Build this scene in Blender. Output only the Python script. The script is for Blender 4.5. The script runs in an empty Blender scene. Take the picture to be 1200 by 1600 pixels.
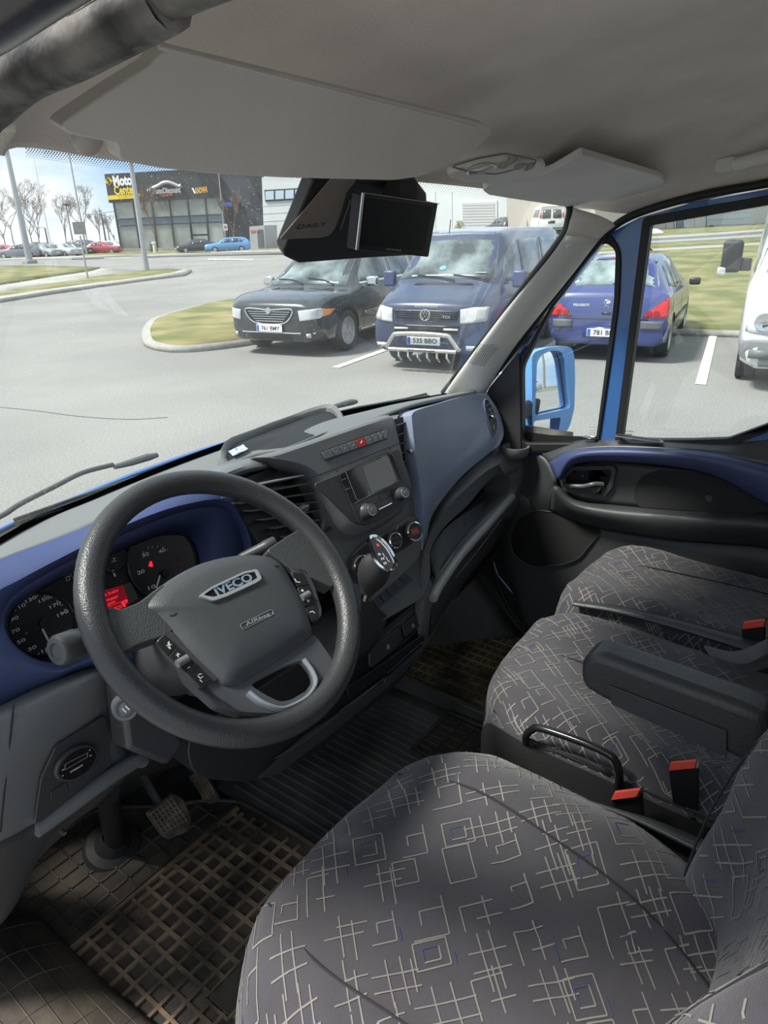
import bpy, bmesh, math, random
from mathutils import Vector, Matrix
from mathutils.bvhtree import BVHTree
from mathutils.geometry import tessellate_polygon
random.seed(7)
S = bpy.context.scene
COL = S.collection
V = Vector
PI = math.pi
R = math.radians

# ------------------------------------------------------------------ camera
F_PX = 1090.0
PITCH, ROLL, HEAD = R(22.2), R(1.8), R(52.75)
CAM = V((-0.95, 0.0, 2.0))
_d = V((math.sin(HEAD) * math.cos(PITCH), math.cos(HEAD) * math.cos(PITCH), -math.sin(PITCH)))
_r0 = V((math.cos(HEAD), -math.sin(HEAD), 0))
_u0 = _r0.cross(_d)
_r = _r0 * math.cos(ROLL) - _u0 * math.sin(ROLL)
_u = _r0 * math.sin(ROLL) + _u0 * math.cos(ROLL)
cd = bpy.data.cameras.new('camera')
cam = bpy.data.objects.new('camera', cd)
COL.objects.link(cam)
cam.matrix_world = Matrix(((_r.x, _u.x, -_d.x, CAM.x), (_r.y, _u.y, -_d.y, CAM.y), (_r.z, _u.z, -_d.z, CAM.z), (0, 0, 0, 1)))
cd.sensor_fit = 'VERTICAL'
cd.sensor_height = 32.0
cd.lens = 32.0 * F_PX / 1600.0
cd.clip_start = 0.02
cd.clip_end = 600
S.camera = cam

# ------------------------------------------------------------------ sky, sun, exposure
W = bpy.data.worlds.new('sky')
S.world = W
W.use_nodes = True
nt = W.node_tree
nt.nodes.clear()
wo = nt.nodes.new('ShaderNodeOutputWorld')
bg = nt.nodes.new('ShaderNodeBackground')
tc = nt.nodes.new('ShaderNodeTexCoord')
mp = nt.nodes.new('ShaderNodeMapping')
mp.inputs['Scale'].default_value = (1.0, 1.0, 3.2)
nz = nt.nodes.new('ShaderNodeTexNoise')
nz.inputs['Scale'].default_value = 2.6
nz.inputs['Detail'].default_value = 8
nz.inputs['Roughness'].default_value = 0.55
cr = nt.nodes.new('ShaderNodeValToRGB')
cr.color_ramp.elements[0].position = 0.36
cr.color_ramp.elements[0].color = (0.30, 0.48, 0.72, 1)
cr.color_ramp.elements[1].position = 0.58
cr.color_ramp.elements[1].color = (0.80, 0.83, 0.86, 1)
e_ = cr.color_ramp.elements.new(0.47)
e_.color = (0.55, 0.66, 0.78, 1)
nt.links.new(tc.outputs['Generated'], mp.inputs['Vector'])
nt.links.new(mp.outputs['Vector'], nz.inputs['Vector'])
nt.links.new(nz.outputs['Fac'], cr.inputs['Fac'])
nt.links.new(cr.outputs['Color'], bg.inputs['Color'])
bg.inputs['Strength'].default_value = 1.0
nt.links.new(bg.outputs['Background'], wo.inputs['Surface'])
sl = bpy.data.lights.new('sun', 'SUN')
sl.energy = 4.6
sl.angle = R(12)
sl.color = (1.0, 0.96, 0.9)
sun = bpy.data.objects.new('sun', sl)
COL.objects.link(sun)
sun.rotation_euler = V((-0.55, 0.42, 1.0)).to_track_quat('Z', 'Y').to_euler()
S.view_settings.view_transform = 'Standard'
S.view_settings.look = 'None'
S.view_settings.gamma = 1
S.view_settings.exposure = 0.55
S.view_settings.use_curve_mapping = False

# ------------------------------------------------------------------ photo pixel -> point on a real plane
def U(px, py, x=None, y=None, z=None, pl=None):
    v = _r * ((px - 600) / F_PX) - _u * ((py - 800) / F_PX) + _d
    if pl is not None:
        t = (pl[0] - CAM).dot(pl[1]) / v.dot(pl[1])
    elif x is not None:
        t = (x - CAM.x) / v.x
    elif y is not None:
        t = (y - CAM.y) / v.y
    else:
        t = (z - CAM.z) / v.z
    return CAM + v * t

def plane3(a, b, c):
    n = (b - a).cross(c - a).normalized()
    if n.dot(CAM - a) < 0:
        n = -n
    return (a, n)

# ------------------------------------------------------------------ materials
MATS = {}
def mat(name, col, rough=0.5, metal=0.0, bump=0.0, bscale=400.0, spec=0.5, emit=None, estr=1.0, var=0.0, vscale=8.0, var2=None, coat=0.0, sheen=0.0, alpha=1.0, btype='noise'):
    if name in MATS:
        return MATS[name]
    m = bpy.data.materials.new(name)
    m.use_nodes = True
    n = m.node_tree
    b = n.nodes['Principled BSDF']
    b.inputs['Base Color'].default_value = (*col, 1)
    b.inputs['Roughness'].default_value = rough
    b.inputs['Metallic'].default_value = metal
    b.inputs['Specular IOR Level'].default_value = spec
    b.inputs['Coat Weight'].default_value = coat
    b.inputs['Sheen Weight'].default_value = sheen
    if alpha < 1: b.inputs['Alpha'].default_value = alpha
    if emit:
        b.inputs['Emission Color'].default_value = (*emit, 1)
        b.inputs['Emission Strength'].default_value = estr
    t = n.nodes.new('ShaderNodeTexCoord')
    if bump > 0:
        if btype == 'noise':
            x = n.nodes.new('ShaderNodeTexNoise'); x.inputs['Scale'].default_value = bscale; x.inputs['Detail'].default_value = 2; o = x.outputs['Fac']
        else:
            x = n.nodes.new('ShaderNodeTexVoronoi'); x.inputs['Scale'].default_value = bscale; o = x.outputs['Distance']
        n.links.new(t.outputs['Object'], x.inputs['Vector'])
        bp = n.nodes.new('ShaderNodeBump'); bp.inputs['Strength'].default_value = bump; bp.inputs['Distance'].default_value = 0.002
        n.links.new(o, bp.inputs['Height']); n.links.new(bp.outputs['Normal'], b.inputs['Normal'])
    if var > 0:
        x = n.nodes.new('ShaderNodeTexNoise'); x.inputs['Scale'].default_value = vscale; x.inputs['Detail'].default_value = 5
        n.links.new(t.outputs['Object'], x.inputs['Vector'])
        mr = n.nodes.new('ShaderNodeMapRange'); mr.inputs[1].default_value = 0.38; mr.inputs[2].default_value = 0.66
        n.links.new(x.outputs['Fac'], mr.inputs[0])
        mx = n.nodes.new('ShaderNodeMix'); mx.data_type = 'RGBA'
        mx.inputs[6].default_value = (*[c * (1 - var) for c in col], 1)
        mx.inputs[7].default_value = (*(var2 or [min(1, c * (1 + var)) for c in col]), 1)
        n.links.new(mr.outputs[0], mx.inputs[0]); n.links.new(mx.outputs[2], b.inputs['Base Color'])
    MATS[name] = m
    return m

def glass(name, tint=(0.93, 0.97, 0.95), refl=0.06, veil=0.0):
    m = bpy.data.materials.new(name); m.use_nodes = True; n = m.node_tree; n.nodes.clear()
    o = n.nodes.new('ShaderNodeOutputMaterial'); t = n.nodes.new('ShaderNodeBsdfTransparent'); g = n.nodes.new('ShaderNodeBsdfGlossy')
    t.inputs['Color'].default_value = (*tint, 1); g.inputs['Roughness'].default_value = 0.01
    f = n.nodes.new('ShaderNodeLayerWeight'); f.inputs['Blend'].default_value = 0.5
    pw = n.nodes.new('ShaderNodeMath'); pw.operation = 'POWER'; pw.inputs[1].default_value = 4.0
    n.links.new(f.outputs['Facing'], pw.inputs[0])
    a = n.nodes.new('ShaderNodeMath'); a.operation = 'MULTIPLY_ADD'; a.inputs[1].default_value = 0.35; a.inputs[2].default_value = refl
    n.links.new(pw.outputs[0], a.inputs[0])
    x = n.nodes.new('ShaderNodeMixShader'); n.links.new(a.outputs[0], x.inputs[0]); n.links.new(t.outputs[0], x.inputs[1]); n.links.new(g.outputs[0], x.inputs[2])
    last = x.outputs[0]
    if veil > 0:
        # dust and dried drops: fine diffuse specks over a thin film
        d = n.nodes.new('ShaderNodeBsdfDiffuse'); d.inputs['Color'].default_value = (0.85, 0.87, 0.85, 1)
        tr = n.nodes.new('ShaderNodeBsdfTranslucent'); tr.inputs['Color'].default_value = (0.85, 0.87, 0.85, 1)
        ad = n.nodes.new('ShaderNodeMixShader'); ad.inputs[0].default_value = .5
        n.links.new(d.outputs[0], ad.inputs[1]); n.links.new(tr.outputs[0], ad.inputs[2])
        tcx = n.nodes.new('ShaderNodeTexCoord'); no = n.nodes.new('ShaderNodeTexVoronoi'); no.inputs['Scale'].default_value = 150
        n.links.new(tcx.outputs['Object'], no.inputs['Vector'])
        n2 = n.nodes.new('ShaderNodeTexNoise'); n2.inputs['Scale'].default_value = 7; n.links.new(tcx.outputs['Object'], n2.inputs['Vector'])
        r1 = n.nodes.new('ShaderNodeMapRange'); r1.inputs[1].default_value = .10; r1.inputs[2].default_value = .17; r1.inputs[3].default_value = .42; r1.inputs[4].default_value = 0
        n.links.new(no.outputs['Distance'], r1.inputs[0])
        r2 = n.nodes.new('ShaderNodeMapRange'); r2.inputs[1].default_value = .45; r2.inputs[2].default_value = .68; n.links.new(n2.outputs['Fac'], r2.inputs[0])
        ml = n.nodes.new('ShaderNodeMath'); ml.operation = 'MULTIPLY'; n.links.new(r1.outputs[0], ml.inputs[0]); n.links.new(r2.outputs[0], ml.inputs[1])
        pl = n.nodes.new('ShaderNodeMath'); pl.operation = 'ADD'; pl.inputs[1].default_value = veil; n.links.new(ml.outputs[0], pl.inputs[0])
        y = n.nodes.new('ShaderNodeMixShader'); n.links.new(pl.outputs[0], y.inputs[0]); n.links.new(last, y.inputs[1]); n.links.new(ad.outputs[0], y.inputs[2]); last = y.outputs[0]
    n.links.new(last, o.inputs['Surface'])
    MATS[name] = m
    return m

PLA = mat('black grained plastic', (0.135, 0.140, 0.142), 0.38, bump=0.28, bscale=700)
PLD = mat('dark smooth plastic', (0.050, 0.052, 0.055), 0.36, bump=0.12, bscale=500)
PLG = mat('satin grey plastic', (0.15, 0.157, 0.162), 0.34, bump=0.15, bscale=600)
DECK = mat('dashboard deck plastic', (0.145, 0.152, 0.150), 0.5, bump=0.25, bscale=600)
LEA = mat('black leather grain', (0.038, 0.039, 0.041), 0.36, bump=0.22, bscale=520, btype='vor')
BLK = mat('matte black', (0.010, 0.010, 0.011), 0.6)
RUB = mat('black rubber', (0.030, 0.031, 0.031), 0.5, bump=0.25, bscale=120, var=0.35, vscale=7)
BLUEP = mat('blue dash plastic', (0.045, 0.066, 0.17), 0.5, bump=0.35, bscale=900)
GBLUE = mat('grey blue panel plastic', (0.20, 0.235, 0.32), 0.38, bump=0.2, bscale=900)
PAINT = mat('blue van paint', (0.045, 0.135, 0.36), 0.28, coat=0.6)
CHR = mat('chrome', (0.75, 0.76, 0.78), 0.09, 1.0)
ALU = mat('satin aluminium', (0.55, 0.56, 0.58), 0.35, 1.0)
GLOS = mat('gloss black', (0.012, 0.012, 0.014), 0.06)
WHT = mat('white print', (0.75, 0.76, 0.76), 0.5)
GPR = mat('grey print', (0.35, 0.36, 0.37), 0.5)
REDL = mat('red lit print', (0.7, 0.02, 0.03), 0.5, emit=(1.0, 0.03, 0.05), estr=0.55)
REDB = mat('red button plastic', (0.80, 0.09, 0.06), 0.35)

# ------------------------------------------------------------------ object helpers
OFF = {}
def link(o, parent=None):
    COL.objects.link(o)
    if parent is not None:
        o.parent = parent
    return o

def empty(name, loc, label=None, cat=None, group=None, rz=0.0, kind=None):
    o = bpy.data.objects.new(name, None)
    o.empty_display_size = 0.05
    o.location = loc
    o.rotation_euler = (0, 0, rz)
    COL.objects.link(o)
    OFF[o.name] = Matrix.Translation(V(loc)) @ Matrix.Rotation(rz, 4, 'Z')
    tag(o, label, cat, group, kind)
    return o

def tag(o, label=None, cat=None, group=None, kind=None):
    if label: o['label'] = label
    if cat: o['category'] = cat
    if group: o['group'] = group
    if kind: o['kind'] = kind
    return o

def mk(name, verts, faces, m, parent=None, smooth=True, local=False, mi=None, bevel=0.0, bseg=2, solid=0.0, soff=-1.0, sub=0, label=None, kind=None, autos=40):
    """one mesh object; verts are world coordinates unless local"""
    verts = [V(v) for v in verts]
    if parent is not None and not local:
        top = parent
        M = OFF.get(top.name)
        if M is None:
            M = OFF[root_of(parent).name]
        Mi = M.inverted()
        verts = [Mi @ v for v in verts]
    me = bpy.data.meshes.new(name)
    me.from_pydata([tuple(v) for v in verts], [], faces)
    me.validate()
    for x in (m if isinstance(m, (list, tuple)) else [m]):
        me.materials.append(x)
    if mi:
        for p, i in zip(me.polygons, mi):
            p.material_index = i
    if smooth:
        me.polygons.foreach_set('use_smooth', [True] * len(me.polygons))
        if autos and autos < 180:
            me.set_sharp_from_angle(angle=R(autos))
    o = bpy.data.objects.new(name, me)
    link(o, parent)
    if solid:
        md = o.modifiers.new('solid', 'SOLIDIFY'); md.thickness = solid; md.offset = soff
    if sub:
        md = o.modifiers.new('sub', 'SUBSURF'); md.levels = md.render_levels = sub
    if bevel:
        md = o.modifiers.new('bevel', 'BEVEL'); md.width = bevel; md.segments = bseg; md.limit_method = 'ANGLE'; md.angle_limit = R(35)
        md.harden_normals = False
    if label: o['label'] = label
    if kind: o['kind'] = kind
    return o

def root_of(o):
    while o.parent: o = o.parent
    return o

class G:
    """geometry collector"""
    def __init__(s): s.v = []; s.f = []; s.m = []
    def add(s, vs, fs, mi=0):
        n = len(s.v); s.v += [V(x) for x in vs]; s.f += [tuple(i + n for i in f) for f in fs]; s.m += [mi] * len(fs); return s
    def box(s, c, size, rot=None, mi=0):
        c = V(c); hx, hy, hz = [a / 2 for a in size]
        M = rot.to_3x3() if rot is not None else Matrix.Identity(3)
        vs = [c + M @ V((sx * hx, sy * hy, sz * hz)) for sx in (-1, 1) for sy in (-1, 1) for sz in (-1, 1)]
        return s.add(vs, [(0, 1, 3, 2), (4, 6, 7, 5), (0, 4, 5, 1), (2, 3, 7, 6), (0, 2, 6, 4), (1, 5, 7, 3)], mi)
    def tube(s, pts, r, n=10, mi=0, cap=True, closed=False, flat=None):
        pts = [V(p) for p in pts]; N = len(pts); rs = r if isinstance(r, (list, tuple)) else [r] * N
        base = len(s.v); up = None; fs = []; vs = []
        for i, p in enumerate(pts):
            if closed: t = pts[(i + 1) % N] - pts[i - 1]
            else: t = pts[min(i + 1, N - 1)] - pts[max(i - 1, 0)]
            t.normalize()
            if up is None:
                up = V((0, 0, 1)) if abs(t.z) < 0.9 else V((0, 1, 0))
            a = t.cross(up)
            if a.length < 1e-6: a = t.cross(V((1, 0, 0)))
            a.normalize(); b = a.cross(t).normalized(); up = b
            for k in range(n):
                th = 2 * PI * k / n
                w = rs[i]
                fa = flat or (1, 1)
                vs.append(p + a * math.cos(th) * w * fa[0] + b * math.sin(th) * w * fa[1])
        for i in range(N if closed else N - 1):
            j = (i + 1) % N
            for k in range(n):
                fs.append((i * n + k, i * n + (k + 1) % n, j * n + (k + 1) % n, j * n + k))
        if cap and not closed:
            fs.append(tuple(reversed(range(n)))); fs.append(tuple((N - 1) * n + k for k in range(n)))
        return s.add(vs, fs, mi)
    def lathe(s, o, ax, prof, n=24, mi=0, sx=1.0, sy=1.0, ref=None):
        """prof: list of (radius, height along ax)"""
        o = V(o); ax = V(ax).normalized(); a = (V(ref) - V(ref).dot(ax) * ax).normalized() if ref is not None else ax.orthogonal().normalized(); b = ax.cross(a)
        vs = []; fs = []
        for (r, h) in prof:
            for k in range(n):
                th = 2 * PI * k / n
                vs.append(o + ax * h + a * (r * sx * math.cos(th)) + b * (r * sy * math.sin(th)))
        for i in range(len(prof) - 1):
            for k in range(n):
                fs.append((i * n + k, i * n + (k + 1) % n, (i + 1) * n + (k + 1) % n, (i + 1) * n + k))
        fs.append(tuple(reversed(range(n)))); fs.append(tuple((len(prof) - 1) * n + k for k in range(n)))
        return s.add(vs, fs, mi)
    def prism(s, pts, vec, mi=0):
        pts = [V(p) for p in pts]; n = len(pts); vec = V(vec)
        vs = pts + [p + vec for p in pts]
        fs = [tuple(reversed(range(n))), tuple(range(n, 2 * n))] + [(i, (i + 1) % n, n + (i + 1) % n, n + i) for i in range(n)]
        return s.add(vs, fs, mi)
    def net(s, P, mi=0, closed_u=False):
        """P: rows of points"""
        nu = len(P); nv = len(P[0]); vs = [p for r in P for p in r]; fs = []
        for i in range(nu if closed_u else nu - 1):
            ii = (i + 1) % nu
            for j in range(nv - 1):
                fs.append((i * nv + j, i * nv + j + 1, ii * nv + j + 1, ii * nv + j))
        return s.add(vs, fs, mi)
    def ob(s, name, m, parent=None, **k):
        mi = s.m if isinstance(m, (list, tuple)) else None
        return mk(name, s.v, s.f, m, parent, mi=mi, **k)

def cr1(P, n, closed=False):
    """Catmull-Rom through points, n steps per span"""
    P = [V(p) for p in P]; N = len(P); out = []
    for i in range(N if closed else N - 1):
        if closed: p0, p1, p2, p3 = P[i - 1], P[i], P[(i + 1) % N], P[(i + 2) % N]
        else:
            p1, p2 = P[i], P[i + 1]
            p0 = P[i - 1] if i > 0 else p1 * 2 - p2
            p3 = P[i + 2] if i + 2 < N else p2 * 2 - p1
        for k in range(n):
            t = k / n; t2 = t * t; t3 = t2 * t
            out.append(0.5 * ((2 * p1) + (p2 - p0) * t + (2 * p0 - 5 * p1 + 4 * p2 - p3) * t2 + (3 * p1 - p0 - 3 * p2 + p3) * t3))
    if not closed: out.append(P[-1].copy())
    return out

def crnet(rows, nu, nv):
    """rows of control points -> dense net"""
    a = [cr1(r, nv) for r in rows]
    cols = [cr1([a[i][j] for i in range(len(a))], nu) for j in range(len(a[0]))]
    return [[cols[j][i] for j in range(len(cols))] for i in range(len(cols[0]))]

def surf(name, rows, m, parent=None, nu=4, nv=4, solid=0.008, soff=0.0, **k):
    g = G(); g.net(crnet(rows, nu, nv))
    return g.ob(name, m, parent, solid=solid, soff=soff, **k)

def rpoly(pts, r, n=4):
    """round the corners of a polygon (3-D points)"""
    pts = [V(p) for p in pts]; out = []; N = len(pts)
    for i in range(N):
        a, b, c = pts[i - 1], pts[i], pts[(i + 1) % N]
        rr = min(r, (a - b).length * .45, (c - b).length * .45)
        p = b + (a - b).normalized() * rr; q = b + (c - b).normalized() * rr
        for k in range(n + 1):
            t = k / n
            out.append(p * (1 - t) ** 2 + b * 2 * t * (1 - t) + q * t * t)
    return out

def plate(name, pts, nrm, th, m, parent=None, bevel=0.0, r=0.0, **k):
    """flat piece: polygon pts extruded th along nrm (from nrm*0 outwards)"""
    if r: pts = rpoly(pts, r)
    nrm = V(nrm).normalized()
    # orientation: make prism outward facing
    p = [V(q) for q in pts]
    ar = V((0, 0, 0))
    for i in range(len(p)): ar += p[i - 1].cross(p[i])
    if ar.dot(nrm) < 0: p = p[::-1]
    g = G().prism(p, nrm * th)
    return g.ob(name, m, parent, bevel=bevel, **k)

def pxplate(name, px, pl, th, m, parent=None, off=0.0, **k):
    """px: photo pixels on the real plane pl"""
    pts = [U(a, b, pl=pl) + pl[1] * off for a, b in px]
    return plate(name, pts, pl[1], th, m, parent, **k)

def inside(a, b, poly):
    c = False; n = len(poly)
    for i in range(n):
        x1, y1 = poly[i - 1]; x2, y2 = poly[i]
        if (y1 > b) != (y2 > b) and a < (x2 - x1) * (b - y1) / (y2 - y1) + x1: c = not c
    return c

TXT = {}
def text(s, o, ux, uy, h, m, parent=None, name='lettering', th=0.0006, align='CENTER', sx=1.0, bold=0.0, shear=0.0, fit=None):
    """flat lettering as a mesh; o centre, ux reading direction, uy up"""
    key = (s, align, bold, shear)
    if key not in TXT:
        c = bpy.data.curves.new('t', 'FONT'); c.body = s; c.align_x = align; c.align_y = 'CENTER'; c.extrude = 0.0; c.offset = bold; c.shear = shear
        c.resolution_u = 3
        oo = bpy.data.objects.new('t', c); COL.objects.link(oo)
        bpy.context.view_layer.update()
        me = bpy.data.meshes.new_from_object(oo.evaluated_get(bpy.context.evaluated_depsgraph_get()))
        TXT[key] = ([v.co.copy() for v in me.vertices], [tuple(p.vertices) for p in me.polygons])
        bpy.data.objects.remove(oo); bpy.data.curves.remove(c)
    vs, fs = TXT[key]
    ux = V(ux).normalized(); uy = (V(uy) - ux * V(uy).dot(ux)).normalized(); n = ux.cross(uy)
    k = h / 0.72
    if fit: sx = fit / (k * max(1e-6, max(v.x for v in vs) - min(v.x for v in vs)))
    pts = [V(o) + ux * v.x * k * sx + uy * v.y * k + n * 0.0004 for v in vs]
    return mk(name, pts, fs, m, parent, smooth=False)

def pxtext(s, p0, p1, h, pl, m, parent=None, off=0.0, **k):
    """lettering along the photo line p0-p1 on plane pl; h in metres"""
    a = U(*p0, pl=pl); b = U(*p1, pl=pl); ux = (b - a).normalized(); uy = pl[1].cross(ux)
    o = (a + b) / 2 + pl[1] * off
    return text(s, o, ux, uy, h, m, parent, fit=(b - a).length, **k)

def holeplate(name, outer, holes, nrm, th, m, parent=None, bevel=0.0, **k):
    """flat plate with holes (3-D polygons in one plane), th thick along nrm"""
    nrm = V(nrm).normalized()
    loops = [[V(p) for p in outer]] + [[V(p) for p in h] for h in holes]
    flat = [p for l in loops for p in l]
    tri = tessellate_polygon(loops)
    N = len(flat); vs = flat + [p + nrm * th for p in flat]; fs = []
    for t in tri:
        a, b, c = [flat[i] for i in t]
        if (b - a).cross(c - a).dot(nrm) < 0: t = (t[0], t[2], t[1])
        fs.append((t[0] + N, t[1] + N, t[2] + N)); fs.append((t[2], t[1], t[0]))
    s = 0
    for li, l in enumerate(loops):
        n = len(l); ar = V((0, 0, 0))
        for i in range(n): ar += l[i - 1].cross(l[i])
        flip = (ar.dot(nrm) < 0) != (li > 0)
        for i in range(n):
            a, b = s + i, s + (i + 1) % n
            fs.append((b, a, a + N, b + N) if flip else (a, b, b + N, a + N))
        s += n
    return mk(name, vs, fs, m, parent, bevel=bevel, **k)

def scale_loop(pts, d, nrm):
    """offset a closed loop outward by d (in its plane)"""
    pts = [V(p) for p in pts]; nrm = V(nrm).normalized(); N = len(pts); ar = V((0, 0, 0))
    for i in range(N): ar += pts[i - 1].cross(pts[i])
    sg = 1 if ar.dot(nrm) > 0 else -1
    out = []
    for i in range(N):
        a, b, c = pts[i - 1], pts[i], pts[(i + 1) % N]
        t1 = (b - a).normalized(); t2 = (c - b).normalized(); t = (t1 + t2)
        if t.length < 1e-6: t = t1
        t.normalize(); o = t.cross(nrm) * sg
        out.append(b + o * d / max(0.5, t.dot(t1)))
    return out
# ================================================================== cab shell
FAB = mat('headliner fabric', (0.66, 0.61, 0.55), 0.95, bump=0.5, bscale=350, var=0.10, vscale=5, sheen=0.15)
VIS = mat('visor vinyl', (0.58, 0.56, 0.54), 0.7, bump=0.1, bscale=300, var=0.05, vscale=6)
PILW = mat('pale pillar plastic', (0.60, 0.59, 0.55), 0.5, bump=0.08, bscale=500)
st = 'structure'
cabfloor = empty('floor', (0.05, 0.6, 0.68), 'dark cab floor pan under the rubber mats', kind=st)
FLM = mat('floor pan', (0.04, 0.039, 0.038), 0.6, bump=0.4, bscale=60, var=.4)
g = G(); g.box((0.06, 0.5, 0.665), (1.66, 2.2, 0.03)); g.ob('floor_pan', FLM, cabfloor)
# firewall toe board sloping up to the front, and the sill on the driver's side
surf('toe_board', [[(-.77, 1.38, .68), (-.1, 1.36, .68), (.5, 1.26, .68), (.89, 1.1, .68)], [(-.77, 1.5, .86), (-.1, 1.48, .86), (.5, 1.36, .86), (.89, 1.24, .9)], [(-.77, 1.53, 1.3), (-.1, 1.5, 1.3), (.5, 1.36, 1.3), (.89, 1.3, 1.3)]], FLM, cabfloor, solid=.02)
surf('wheel_arch_cover', [[(.5, 1.14, .70), (.72, .98, .71), (.89, .80, .72)], [(.5, 1.26, .84), (.74, 1.12, .86), (.89, .95, .86)], [(.5, 1.33, 1.0), (.76, 1.25, 1.05), (.89, 1.12, 1.05)]], mat('scuffed black plastic', (.05, .052, .054), .42, bump=.3, bscale=50, var=.5, vscale=5), cabfloor, solid=.01)

surf('kick_panel', [[V((.885, .70, .70)), V((.885, .95, .70)), V((.885, 1.2, .70))], [V((.885, .70, 1.05)), V((.885, .95, 1.05)), V((.885, 1.2, 1.05))], [V((.885, .72, 1.45)), V((.885, .95, 1.45)), V((.885, 1.2, 1.45))]], FLM, cabfloor, solid=.01)
surf('side_kick_panel', [[V((-.79, 1.08, .68)), V((-.79, 1.25, .68)), V((-.79, 1.55, .68))], [V((-.79, 1.04, 1.1)), V((-.79, 1.25, 1.1)), V((-.79, 1.55, 1.1))], [V((-.77, .90, 1.5)), V((-.77, 1.15, 1.5)), V((-.77, 1.3, 1.5))]], FLM, cabfloor, solid=.01)  # driver side panel, added to block light into the front footwell
# ---- unseen bulkhead behind the seats, added to cut light from the rear
wall_rear = G().box((.05, -.62, 1.45), (1.72, .03, 1.55)).ob('wall_rear', mat('bulkhead pale board', (.50, .49, .47), .8), None); wall_rear['kind'] = 'structure'; wall_rear['label'] = 'unseen grey bulkhead added behind the cab seats'
# ---- headliner
ceil = empty('ceiling', (0.05, 0.2, 2.2), 'grey felt headliner of the van cab', kind=st)
def hd(px, py, x): return U(px, py, x=x)
h0 = [V((-.748, .37, 2.048)), V((-.72, .44, 2.044)), hd(48, 231, -.60), hd(240, 257, -.42), hd(480, 271, -.12), hd(690, 288, .22), hd(800, 301, .46), hd(868, 314, .66), V((.80, .655, 2.02)), V((.855, .585, 2.010))]
def row(dy, z, zl=None, zr=None, k=1.0):
    out = []
    for i, p in enumerate(h0):
        zz = z[i] if isinstance(z, (list, tuple)) else z
        out.append(V((p.x, p.y * k + dy, zz)))
    return out
rows = [h0,
        [p + V((0, -.035 * (0.3 if i in (0, 1) else 1), (.022 if 1 < i < 8 else .02))) for i, p in enumerate(h0)],
        row(0, [2.068, 2.092, 2.128, 2.130, 2.122, 2.106, 2.106, 2.098, 2.064, 2.030], k=.80),
        row(0, [2.075, 2.112, 2.168, 2.172, 2.160, 2.150, 2.150, 2.142, 2.098, 2.045], k=.66),
        row(0, [2.081, 2.122, 2.185, 2.200, 2.195, 2.188, 2.185, 2.172, 2.128, 2.056], k=.50),
        row(0, [2.088, 2.128, 2.195, 2.222, 2.220, 2.218, 2.215, 2.195, 2.145, 2.064], k=.30),
        row(-.15, [2.094, 2.135, 2.205, 2.235, 2.235, 2.235, 2.230, 2.205, 2.150, 2.07], k=.1),
        row(-.65, [2.095, 2.135, 2.205, 2.235, 2.235, 2.235, 2.230, 2.205, 2.150, 2.07], k=.0)]
surf('headliner', rows, FAB, ceil, nu=5, nv=5, solid=.02, soff=-1)
# outer roof skin above
surf('roof_skin', [[V((p.x * 1.03, p.y + .03, p.z + .05)) for p in r_] for r_ in (rows[0], rows[3], rows[5], rows[7])], PAINT, ceil, nu=3, nv=3, solid=.004)

# ---- driver side door opening: rubber seal, dark frame, gutter lilac for a pink blur
tr = empty('trim_1', (-.78, .25, 2.06), 'black rubber door seal and frame along the driver door opening', kind=st)
SEAL = mat('worn black door seal', (.030, .029, .032), .55, bump=1.0, bscale=90, var=.7, vscale=30, var2=(.14, .135, .125))
sp = [V((-.755, -.35, 2.09)), U(420, -90, x=-.757), U(262, -2, x=-.757), U(130, 72, x=-.757), U(0, 150, x=-.757), V((-.757, .47, 2.02)), V((-.765, .72, 1.86)), V((-.775, .95, 1.66)), V((-.78, 1.1, 1.5))]
G().tube(cr1(sp, 6), .0105, 12).ob('door_seal', SEAL, tr)
sp2 = [p + V((-.034, .0, .010)) for p in sp]
G().tube(cr1(sp2, 6), .016, 12).ob('frame_channel', mat('dark frame channel', (.022, .020, .024), .25), tr)
sp3 = [p + V((-.075, .012, .028)) for p in sp]
G().tube(cr1(sp3, 6), .028, 14, flat=(1, 1)).ob('roof_gutter', mat('lilac gutter tone', (.50, .27, .34), .55), tr)
# driver side A pillar below the headliner corner (outside the frame on the left)
pa = cr1([V((-.735, .50, 2.03)), V((-.74, .72, 1.84)), V((-.75, .95, 1.64)), V((-.755, 1.1, 1.5))], 4)
G().tube(pa, .035, 10).ob('pillar_cover', PILW, tr)

# ---- windshield
ws_bot = [U(-60, 872, x=-.56), U(30, 822, x=-.43), U(150, 770, x=-.26), U(280, 718, x=-.09), U(420, 672, x=.10), U(560, 640, x=.35), U(640, 626, x=.56), U(690, 618, x=.77)]
ws_bot[0] = V((-.74, 1.06, ws_bot[1].z)); ws_bot[-1] = ws_bot[-1] + V((.07, -.02, 0))
w1 = empty('window_1', (0.05, 1.0, 1.5), 'laminated windscreen of the van, dusty with dried drops', kind=st)
GL = glass('windscreen glass', (.95, .98, .96), .05, veil=.035)
t0 = [h0[1], h0[2], h0[3], h0[4], h0[5], h0[6], h0[7], V((.82, h0[7].y - .03, 2.0))]
t0 = [p + V((0, -.004, .034)) for p in t0]
nrow = 7; rws = []
for k in range(nrow):
    t = k / (nrow - 1)
    rws.append([a.lerp(b, t) + V((0, .05 * 4 * t * (1 - t), .05 * 4 * t * (1 - t))) * .55 for a, b in zip(t0, [p + V((0, .02, -.03)) for p in ws_bot])])
ws = G(); wsn = crnet(rws, 2, 4); ws.net(wsn)
ws.ob('windscreen_pane', GL, w1)
wbvh = BVHTree.FromPolygons(ws.v, ws.f)
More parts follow.
